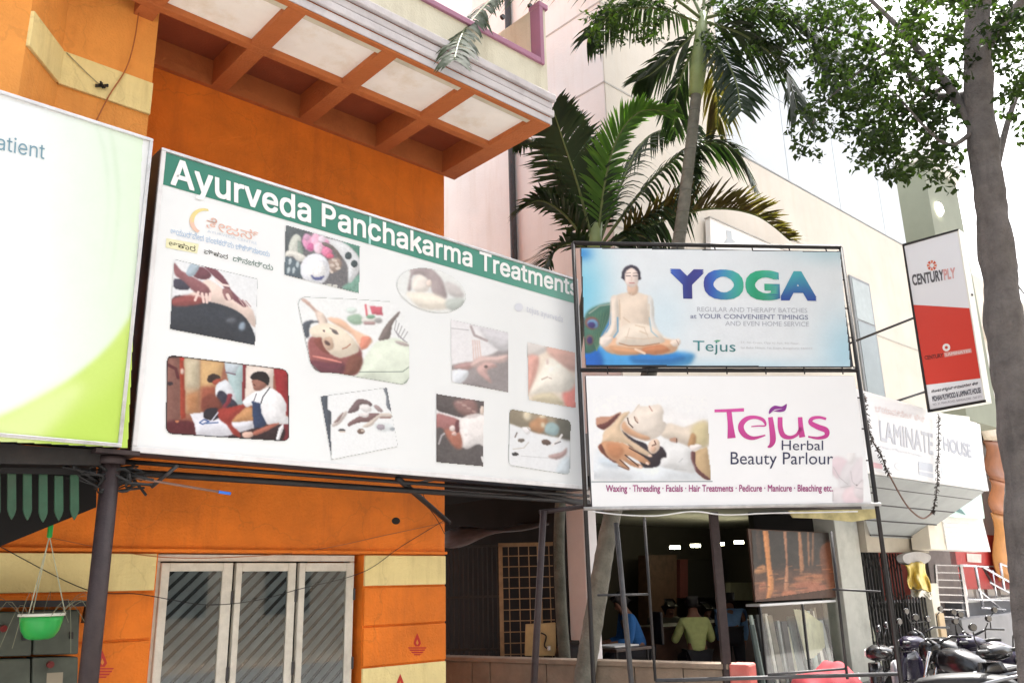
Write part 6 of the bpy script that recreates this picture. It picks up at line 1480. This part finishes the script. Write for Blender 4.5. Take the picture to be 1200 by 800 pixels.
C = lambda P, d0, d1: [at(x, y, d0+(d1-d0)*i/(len(P)-1)) for i, (x, y) in enumerate(P)]
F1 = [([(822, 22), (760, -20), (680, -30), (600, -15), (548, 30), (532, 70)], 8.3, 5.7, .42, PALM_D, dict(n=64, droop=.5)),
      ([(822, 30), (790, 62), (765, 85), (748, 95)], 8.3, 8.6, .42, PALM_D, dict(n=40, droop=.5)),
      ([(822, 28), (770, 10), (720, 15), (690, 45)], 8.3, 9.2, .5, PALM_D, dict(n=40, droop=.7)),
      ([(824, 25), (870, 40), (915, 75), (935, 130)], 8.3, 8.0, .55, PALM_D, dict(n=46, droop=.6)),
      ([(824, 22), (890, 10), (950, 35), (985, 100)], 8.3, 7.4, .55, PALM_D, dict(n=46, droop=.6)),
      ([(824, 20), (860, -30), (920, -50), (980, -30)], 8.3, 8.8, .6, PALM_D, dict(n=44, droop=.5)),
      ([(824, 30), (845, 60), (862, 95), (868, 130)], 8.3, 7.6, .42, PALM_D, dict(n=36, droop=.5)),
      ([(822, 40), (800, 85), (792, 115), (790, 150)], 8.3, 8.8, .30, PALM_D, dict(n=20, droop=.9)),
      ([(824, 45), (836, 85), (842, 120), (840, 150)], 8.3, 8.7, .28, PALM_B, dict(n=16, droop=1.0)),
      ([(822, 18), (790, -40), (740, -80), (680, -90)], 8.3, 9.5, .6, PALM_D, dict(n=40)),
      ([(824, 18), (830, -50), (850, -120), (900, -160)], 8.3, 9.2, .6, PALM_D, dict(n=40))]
for i, (P, a, b_, L, m_, kw) in enumerate(F1): frond(pt1, C(P, a, b_), L, m_, seed=i+1, **kw)
# shorter clump palm
pt2 = thing('palm_tree', 'short bushy palm with arching green fronds above the treatments board', 'palm tree', at(664, 830, 8.9))
tr2 = [(668, 870), (664, 800), (657, 700), (656, 600), (668, 470), (684, 360), (694, 300)]
T2 = smooth_pts([at(x, y, 8.9) for x, y in tr2], 8); T2[0].z = 0
MB().tube(T2, [.062-.015*i/len(T2) for i in range(len(T2))], 12).build('trunk', bark('slim_trunk', (.08, .08, .062), (.03, .042, .024), 8, True), pt2, True)
MB().tube([at(690, 320, 8.9), at(696, 285, 8.9), at(702, 250, 8.9)], [.07, .085, .05], 12).build('crownshaft', MATS['crownshaft_green'], pt2, True)
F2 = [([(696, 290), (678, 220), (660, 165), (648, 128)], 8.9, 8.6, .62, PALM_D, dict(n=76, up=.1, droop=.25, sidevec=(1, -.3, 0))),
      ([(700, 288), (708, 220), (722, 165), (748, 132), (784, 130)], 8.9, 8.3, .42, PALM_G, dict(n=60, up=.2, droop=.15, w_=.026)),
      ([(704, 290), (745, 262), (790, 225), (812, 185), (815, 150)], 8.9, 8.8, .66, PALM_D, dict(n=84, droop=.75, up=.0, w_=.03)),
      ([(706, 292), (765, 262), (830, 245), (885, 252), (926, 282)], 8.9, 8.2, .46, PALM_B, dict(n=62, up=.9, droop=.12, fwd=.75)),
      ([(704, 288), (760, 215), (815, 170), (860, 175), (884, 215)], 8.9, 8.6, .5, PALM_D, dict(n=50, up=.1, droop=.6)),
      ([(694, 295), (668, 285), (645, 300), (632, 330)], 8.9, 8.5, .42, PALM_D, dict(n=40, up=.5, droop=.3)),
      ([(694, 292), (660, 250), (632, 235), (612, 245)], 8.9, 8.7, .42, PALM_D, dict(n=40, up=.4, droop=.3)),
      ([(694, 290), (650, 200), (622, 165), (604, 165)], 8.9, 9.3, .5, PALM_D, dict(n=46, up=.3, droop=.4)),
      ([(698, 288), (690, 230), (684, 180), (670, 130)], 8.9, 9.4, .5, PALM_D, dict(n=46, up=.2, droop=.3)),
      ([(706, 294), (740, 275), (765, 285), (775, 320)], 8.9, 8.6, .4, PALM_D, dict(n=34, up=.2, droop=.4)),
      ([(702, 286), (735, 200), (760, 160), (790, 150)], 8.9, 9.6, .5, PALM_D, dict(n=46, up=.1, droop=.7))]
for i, (P, a, b_, L, m_, kw) in enumerate(F2): frond(pt2, C(P, a, b_), L, m_, seed=i+31, **kw)

# ------------------------------------------------------------------ broadleaf tree at the right
bt = thing('broadleaf_tree', 'thick grey trunked tree with small dark leaves at the pavement edge', 'tree', at(1228, 900, 6.2))
TD = 6.2
tt = [(1232, 1000), (1222, 800), (1208, 640), (1194, 500), (1180, 400), (1168, 290), (1156, 200), (1147, 110), (1146, 20), (1150, -80), (1160, -220)]
TT = smooth_pts([at(x, y, TD) for x, y in tt], 26); TT[0].z = -.05
N = len(TT); rr_ = random.Random(3)
BARK = mat('grey_bark', (.125, .112, .106), .95, .3, 7, 1.0, 55, dirt=.9, dirtcol=(.04, .037, .035), streak=True)
MB().tube(TT, [(.163-.062*min(1, i/(N*.75)))*(1+.05*math.sin(i*.35)) for i in range(N)], 36).build('trunk', BARK, bt, True)
from mathutils import noise as mnoise
_tm = bpy.data.objects['trunk.002'].data
_nn = [v.normal.copy() for v in _tm.vertices]
for v, n_ in zip(_tm.vertices, _nn):
    p = v.co; v.co = p+n_*(.022*mnoise.noise(Vector((p.x*9, p.y*9, p.z*3)))+.010*mnoise.noise(Vector((p.x*34, p.y*34, p.z*9))))
limbs = []
for (P, d0, d1, r0) in (([(1147, 160), (1110, 100), (1060, 40), (1010, -10)], 6.2, 6.8, .05), ([(1146, 110), (1090, 110), (1040, 60), (960, 30)], 6.2, 7.6, .04), ([(1150, 60), (1190, 10), (1230, -40)], 6.2, 6.0, .06), ([(1145, 150), (1115, 170), (1085, 150), (1050, 110)], 6.2, 6.0, .022), ([(1160, 230), (1185, 130), (1215, 60)], 6.2, 6.9, .035), ([(1148, 20), (1080, -60), (960, -80), (840, -40), (740, -10)], 6.2, 8.0, .06), ([(1170, 280), (1190, 330), (1215, 360)], 6.2, 7.0, .012), ([(1110, 100), (1075, 120), (1040, 150), (1020, 190)], 6.4, 6.6, .018), ([(1040, 60), (1000, 90), (960, 130), (945, 170)], 7.0, 7.4, .015)):
    pp_ = smooth_pts(C(P, d0, d1), 6); MB().tube(pp_, [r0*(1-.75*i/len(pp_)) for i in range(len(pp_))], 8).build('limb', BARK, bt, True); limbs.append(pp_)
LEAF = leaf_mat('small_leaf', (.007, .014, .005), (.024, .040, .011), .4, 2.5)
b = MB(); rn = random.Random(21)
def leaf(p, L):
    d = Vector((rn.gauss(0, 1), rn.gauss(0, 1), rn.gauss(-.55, .7))).normalized(); u = d.cross(Vector((rn.gauss(0, 1), rn.gauss(0, 1), rn.gauss(0, 1)))).normalized(); n_ = d.cross(u)*L*.10
    b.add([p, p+d*L*.45+u*L*.27+n_, p+d*L, p+d*L*.45-u*L*.27+n_, ], [(0, 1, 2), (0, 2, 3)])
def cluster(cx, cy, rx, ry, d0, d1, ntw, lpt=15, L=.07):
    for _ in range(int(ntw*.66)):
        while True:
            x, y = rn.uniform(-1, 1), rn.uniform(-1, 1)
            if x*x+y*y < 1: break
        Y = rn.uniform(d0, d1); p = at(cx+x*rx, cy+y*ry, Y); ax = Vector((rn.gauss(0, 1), rn.gauss(0, 1), rn.gauss(-.4, .6))).normalized()*rn.uniform(.10, .22)
        for k in range(lpt):
            q = p+ax*(k/lpt)+Vector((rn.gauss(0, .022), rn.gauss(0, .022), rn.gauss(0, .022))); leaf(q, L*rn.uniform(.5, 1.3))
for a in ((985, 50, 55, 60, 6.4, 8, 100), (1045, 80, 55, 75, 5.8, 7.4, 120), (1095, 60, 45, 80, 5.8, 7, 80), (1025, 150, 38, 42, 6, 7, 60), (1040, 185, 26, 24, 6, 6.8, 26), (1095, 175, 26, 40, 5.8, 6.6, 44), (950, 25, 40, 40, 7, 8.5, 50), (1000, 110, 45, 40, 6.4, 7.5, 60), (947, 150, 22, 28, 7, 7.6, 26), (972, 130, 16, 20, 7, 7.5, 12),
          (1185, 60, 30, 65, 5.6, 7, 70), (1200, 125, 22, 40, 5.8, 7.4, 24), (1120, 20, 60, 40, 5.6, 7, 70), (735, 18, 50, 34, 7.5, 9.5, 60), (712, 30, 24, 22, 7.5, 8.6, 18), (870, 30, 50, 36, 7.2, 9, 60), (905, 62, 22, 34, 7.5, 8.5, 22), (960, -20, 160, 40, 6.5, 9, 120), (1200, -40, 120, 70, 5.4, 8, 120), (800, -30, 120, 40, 7.5, 10, 90), (1290, 80, 70, 120, 5.6, 8, 110), (1060, 130, 60, 60, 5.9, 7.2, 50)): cluster(*a)
o = b.build('crown', LEAF, bt); o['kind'] = 'stuff'
# small drooping sprig near the palm
# ------------------------------------------------------------------ two wheelers
BLK = mat('black_gloss_plastic', (.012, .012, .014), .22, .1, 8, 0, spec=.6)
GRYP = mat('silver_grey_paint', (.30, .31, .33), .3, .08, 6, 0, metal=.4)
RUB = mat('tyre_rubber', (.018, .018, .018), .85, .2, 20)
VIN = mat('black_vinyl_seat', (.016, .016, .017), .5, .15, 20, .1, 90)
CHR = mat('chrome', (.7, .7, .72), .12, .02, 5, 0, metal=1)
RLENS = mat('red_lens', (.45, .015, .02), .15, .1, 9)
WLENS = mat('clear_lens', (.75, .77, .78), .12, .05, 9)
PLATE = mat('white_plate', (.72, .72, .70), .5, .05)
def sring(x, hw, z0, z1, n=14, p=2.6, cy=0):
    out = []
    for k in range(n):
        a = 2*math.pi*k/n; c_, s_ = math.cos(a), math.sin(a)
        out.append(Vector((x, cy+hw*math.copysign(abs(c_)**(2/p), c_), (z0+z1)/2+(z1-z0)/2*math.copysign(abs(s_)**(2/p), s_))))
    return out
def wheel(root, x, r_, wd, tr):
    def tor(R0, rr, n=28, m_=8):
        rings = []
        for i in range(n):
            a = 2*math.pi*i/n; rings.append([Vector((x+(R0+rr*math.cos(b_))*math.cos(a), wd/rr*rr*math.sin(b_), r_+(R0+rr*math.cos(b_))*math.sin(a))) for b_ in np.linspace(0, 2*math.pi, m_, endpoint=False)])
        rings.append(rings[0]); return MB().loft([tr(q) for q in rings], False)
    t = tor(r_-wd*.9, wd*.9).build('wheel', RUB, root, True)
    m2 = MB(); 
    for k in range(5):
        a = 2*math.pi*k/5; p, q = Vector((x, 0, r_)), Vector((x+(r_-wd*1.6)*math.cos(a), 0, r_+(r_-wd*1.6)*math.sin(a))); m2.tube(tr([p, q]), .014, 6)
    m2.tube(tr([Vector((x, -.05, r_)), Vector((x, .05, r_))]), .045, 12); m2.build('rim', GRYP, t, True)
    return t
def placer(px, py, zref, ang, depth):
    p = at(px, py, depth); o = Vector((p.x, p.y, 0)); a = R(ang); f = Vector((math.cos(a), math.sin(a), 0)); l = Vector((-math.sin(a), math.cos(a), 0))
    return o, (lambda P: [o+f*q.x+l*q.y+Z*q.z for q in P])
GRP = 'two-wheelers parked in front of the folding gates'
def scooter(label, px, depth, ang, paint, panel, tail=True):
    o, tr = placer(px, 790, 0, ang, depth); r_ = thing('scooter', label, 'scooter', o, GRP)
    wheel(r_, .62, .21, .05, tr); wheel(r_, -.60, .21, .05, tr)
    L = lambda rings, nm, mm, par=r_: MB().loft([tr(q) for q in rings]).build(nm, mm, par, True)
    body = L([sring(-.86, .05, .52, .62), sring(-.80, .12, .44, .68), sring(-.6, .17, .36, .72), sring(-.35, .18, .30, .72), sring(-.12, .16, .26, .66), sring(-.05, .13, .26, .5)], 'rear_body', paint)
    L([sring(-.84, .09, .695, .735), sring(-.75, .135, .70, .80), sring(-.5, .145, .70, .82), sring(-.25, .135, .70, .80), sring(-.08, .10, .69, .76), sring(-.02, .05, .69, .71)], 'seat', VIN)
    MB().obb(tr([Vector((.12, 0, .27))])[0], (tr([Vector((1, 0, 0))])[0]-o)*.24, (tr([Vector((0, 1, 0))])[0]-o)*.16, Z*.03).build('floorboard', BLK, r_, bevel=.02)
    sh_ = [[Vector((.30+.22*(z_-.25)*-.35+.10*math.cos(y/.2*1.1)-.04, y, z_)) for y in (-w_, -w_*.6, 0, w_*.6, w_)]+[Vector((.26+.22*(z_-.25)*-.35+.06*math.cos(y/.2*1.1)-.04, y, z_)) for y in (w_, w_*.6, 0, -w_*.6, -w_)] for z_, w_ in ((.25, .12), (.40, .19), (.60, .21), (.78, .18), (.88, .11))]
    L(sh_, 'leg_shield', paint)
    L([sring(.40, .06, .62, .80), sring(.44, .05, .5, .78)], 'front_panel', panel)
    fd = [[Vector((.62+.255*math.cos(a), y, .21+.255*math.sin(a))) for y in (-.075, 0, .075)]+[Vector((.62+.235*math.cos(a), y, .21+.235*math.sin(a))) for y in (.075, 0, -.075)] for a in np.linspace(.2, 2.7, 9)]
    L(fd, 'front_mudguard', panel)
    hb_ = L([sring(.10, .10, .93, 1.0), sring(.17, .16, .90, 1.03), sring(.26, .13, .90, 1.03), sring(.31, .07, .92, 1.0)], 'handlebar_cowl', paint)
    L([sring(.285, .075, .915, 1.01, 12), sring(.325, .05, .93, .995, 12)], 'headlight', WLENS, hb_)
    for s_ in (1, -1):
        MB().tube(tr([Vector((.17, s_*.1, .975)), Vector((.13, s_*.30, .985)), Vector((.10, s_*.36, .98))]), .017, 8).build('grip', VIN, hb_, True)
        MB().tube(tr([Vector((.17, s_*.22, .99)), Vector((.18, s_*.26, 1.08)), Vector((.16, s_*.29, 1.14))]), .006, 6).build('mirror_stalk', BLK, hb_, True)
        c_ = Vector((.155, s_*.30, 1.18)); L([[c_+Vector((dx, s_*0+rr*.05*math.cos(a), rr*.034*math.sin(a))) for a in np.linspace(0, 6.283, 12, endpoint=False)] for dx, rr in ((-.012, .95), (-.010, 1), (.012, .8), (.02, .3))], 'mirror', BLK, hb_)
        q = [c_+Vector((-.0135, .041*math.cos(a), .027*math.sin(a))) for a in np.linspace(0, 6.283, 12, endpoint=False)]
        mesh('mirror_glass', tr(q), [tuple(range(12))], mat('dim_mirror_glass', (.16, .17, .18), .15, .1, 9, 0, metal=.8), hb_)
        MB().tube(tr([Vector((-.855, s_*.10, .60)), Vector((-.80, s_*.15, .60))]), [.022, .03], 8).build('indicator', mat('amber_lens', (.6, .2, .02), .2), r_, True)
    MB().tube(smooth_pts(tr([Vector((-.55, .16, .74)), Vector((-.78, .15, .80)), Vector((-.93, .10, .82)), Vector((-.95, 0, .82)), Vector((-.93, -.10, .82)), Vector((-.78, -.15, .80)), Vector((-.55, -.16, .74))]), 4), .014, 8).build('grab_rail', GRYP, r_, True)
    L([sring(-.90, .06, .58, .66, 10), sring(-.86, .10, .55, .68, 10), sring(-.82, .10, .56, .67, 10)], 'tail_light', RLENS)
    ax = tr([Vector((0, 0, 0)), Vector((1, 0, 0)), Vector((0, 1, 0))]); fx, fy = ax[1]-ax[0], ax[2]-ax[0]
    MB().obb(tr([Vector((-.90, 0, .46))])[0], fx*.006, fy*.10, Z*.055).build('number_plate', PLATE, r_)
    L([[Vector((-.9+.3*0+dx, y, z_)) for y, z_ in ((-.09, .50), (.09, .50), (.07, .30), (-.07, .30))] for dx in (0, .03)], 'rear_mudguard', BLK)
    MB().tube(tr([Vector((-.2, -.2, .25)), Vector((-.55, -.22, .28)), Vector((-.9, -.22, .33))]), [.03, .05, .05], 10).build('exhaust', CHR, r_, True)
    # side decal sheet
    for s_ in (1, -1):
        L([sring(-.7, .006, .5, .6, 8, cy=s_*.158), sring(-.45, .006, .46, .62, 8, cy=s_*.182), sring(-.2, .006, .48, .56, 8, cy=s_*.170)], 'side_panel', panel)
    MB().tube(tr([Vector((.0, .12, .25)), Vector((.03, .2, .0))]), .012, 6).build('side_stand', BLK, r_)
    return r_
def motorcycle(label, px, depth, ang, paint):
    o, tr = placer(px, 790, 0, ang, depth); r_ = thing('motorcycle', label, 'motorcycle', o, GRP)
    wheel(r_, .66, .30, .05, tr); wheel(r_, -.62, .30, .055, tr)
    L = lambda rings, nm, mm, par=r_: MB().loft([tr(q) for q in rings]).build(nm, mm, par, True)
    L([sring(-.08, .07, .70, .80), sring(.0, .13, .68, .88), sring(.15, .155, .68, .95), sring(.30, .14, .72, .95), sring(.40, .07, .76, .90)], 'tank', paint)
    L([sring(-.80, .08, .80, .84), sring(-.72, .12, .78, .88), sring(-.45, .13, .76, .86), sring(-.25, .125, .73, .80), sring(-.08, .10, .72, .80)], 'seat', VIN)
    L([sring(-.95, .03, .78, .84), sring(-.85, .09, .66, .82), sring(-.6, .13, .58, .77), sring(-.3, .14, .52, .74), sring(-.18, .10, .54, .70)], 'side_panel', paint)
    L([sring(-.15, .13, .28, .50, 10), sring(.05, .16, .22, .58, 10), sring(.28, .12, .26, .60, 10)], 'engine', GRYP)
    for s_ in (1, -1):
        MB().tube(tr([Vector((.66, s_*.08, .30)), Vector((.42, s_*.08, .92))]), .022, 8).build('fork', CHR, r_, True)
        MB().tube(tr([Vector((.40, s_*.03, .98)), Vector((.36, s_*.2, 1.04)), Vector((.26, s_*.36, 1.03))]), .013, 8).build('handlebar', BLK, r_, True)
        MB().tube(tr([Vector((.33, s_*.24, 1.05)), Vector((.36, s_*.30, 1.16)), Vector((.34, s_*.34, 1.20))]), .006, 6).build('mirror_stalk', BLK, r_, True)
        c_ = Vector((.335, s_*.36, 1.235)); L([[c_+Vector((dx, rr*.05*math.cos(a), rr*.034*math.sin(a))) for a in np.linspace(0, 6.283, 12, endpoint=False)] for dx, rr in ((-.012, .95), (-.010, 1), (.012, .8), (.02, .3))], 'mirror', BLK)
        mesh('mirror_glass', tr([c_+Vector((-.0135, .041*math.cos(a), .027*math.sin(a))) for a in np.linspace(0, 6.283, 12, endpoint=False)]), [tuple(range(12))], mat('dim_mirror_glass', (.16, .17, .18), .15, .1, 9, 0, metal=.8), r_)
        MB().tube(tr([Vector((-.62, s_*.1, .30)), Vector((-.45, s_*.13, .66))]), .022, 8).build('shock_absorber', CHR, r_, True)
        MB().tube(tr([Vector((-.88, s_*.09, .70)), Vector((-.90, s_*.18, .70))]), [.014, .03], 8).build('indicator', mat('amber_lens', (.6, .2, .02), .2), r_, True)
    L([sring(.38, .05, .84, .98, 12), sring(.46, .10, .80, 1.02, 12), sring(.53, .09, .82, 1.0, 12)], 'headlamp_cowl', paint); L([sring(.53, .085, .83, .99, 12), sring(.56, .05, .86, .96, 12)], 'headlight', WLENS)
    for (x, nm) in ((.66, 'front_mudguard'), (-.62, 'rear_mudguard')):
        L([[Vector((x+.345*math.cos(a), y, .30+.345*math.sin(a))) for y in (-.06, 0, .06)]+[Vector((x+.33*math.cos(a), y, .30+.33*math.sin(a))) for y in (.06, 0, -.06)] for a in np.linspace(.3 if x > 0 else .6, 2.4 if x > 0 else 2.9, 9)], nm, BLK)
    MB().tube(smooth_pts(tr([Vector((-.5, .13, .80)), Vector((-.8, .13, .92)), Vector((-.96, .08, .94)), Vector((-.98, 0, .94)), Vector((-.96, -.08, .94)), Vector((-.8, -.13, .92)), Vector((-.5, -.13, .80))]), 4), .013, 8).build('grab_rail', CHR, r_, True)
    L([sring(-1.0, .05, .74, .82, 10), sring(-.95, .08, .71, .84, 10), sring(-.90, .08, .72, .84, 10)], 'tail_light', RLENS)
    ax = tr([Vector((0, 0, 0)), Vector((1, 0, 0)), Vector((0, 1, 0))]); fx, fy = ax[1]-ax[0], ax[2]-ax[0]
    MB().obb(tr([Vector((-.99, 0, .60))])[0], fx*.006, fy*.10, Z*.06).build('number_plate', PLATE, r_)
    MB().tube(tr([Vector((.1, -.14, .25)), Vector((-.4, -.18, .28)), Vector((-.9, -.2, .36))]), [.025, .045, .045], 10).build('exhaust', CHR, r_, True)
    MB().tube(tr([Vector((-.1, .1, .3)), Vector((-.05, .24, .0))]), .012, 6).build('side_stand', BLK, r_)
    return r_
NVY = mat('dark_violet_paint', (.018, .014, .035), .25, .1, 6, 0, spec=.6)
SLV = mat('pale_silver_panel', (.55, .56, .58), .3, .08, 6, 0)
scooter('black scooter with a pale front panel beside the pipe frame', 1064, 7.9, 152, BLK, SLV)
scooter('dark violet scooter with silver panels behind the black scooter', 1098, 8.9, 130, NVY, SLV)
motorcycle('black motorcycle with a chrome grab rail and red tail light', 1150, 8.3, 122, BLK)
motorcycle('motorcycle with dark violet tank parked by the grey platform', 1190, 9.3, 120, NVY)
scooter('black and grey scooter parked next to the tree trunk', 1196, 7.6, 118, BLK, GRYP)
motorcycle('black motorcycle standing between the folding gate and the steel grille', 1128, 9.9, 126, BLK)
scooter('dark violet scooter squeezed between two motorcycles', 1168, 8.7, 124, NVY, GRYP)
# red cover over a parked two-wheeler
rc = thing('red_cover', 'crumpled red cloth cover over a low parked vehicle', 'cover', at(968, 800, 8.2))
o_ = at(968, 790, 8.2); rn = random.Random(9); V, Fc = [], []
NU, NV = 26, 16; ztop = atz(968, 777, 0); zc_ = at(968, 780, 8.2).z
for i in range(NU):
    for j in range(NV):
        u, v = i/(NU-1)*2-1, j/(NV-1)*2-1; e = max(0, 1-abs(u)**4)*max(0, 1-abs(v)**3)
        z_ = zc_*(e**.35)*(1-.10*u*u+.05*math.sin(u*5))+.012*math.sin(u*9+v*7)*e+.01*math.sin(v*11-u*6)*e
        V.append(Vector((o_.x+u*.33, o_.y+v*.5+.03*math.sin(u*8), max(.005, z_))))
for i in range(NU-1):
    for j in range(NV-1): a = i*NV+j; Fc.append((a, a+NV, a+NV+1, a+1))
mesh('cloth', V, Fc, mat('red_cloth', (.24, .012, .022), .8, .15, 9), rc, True)
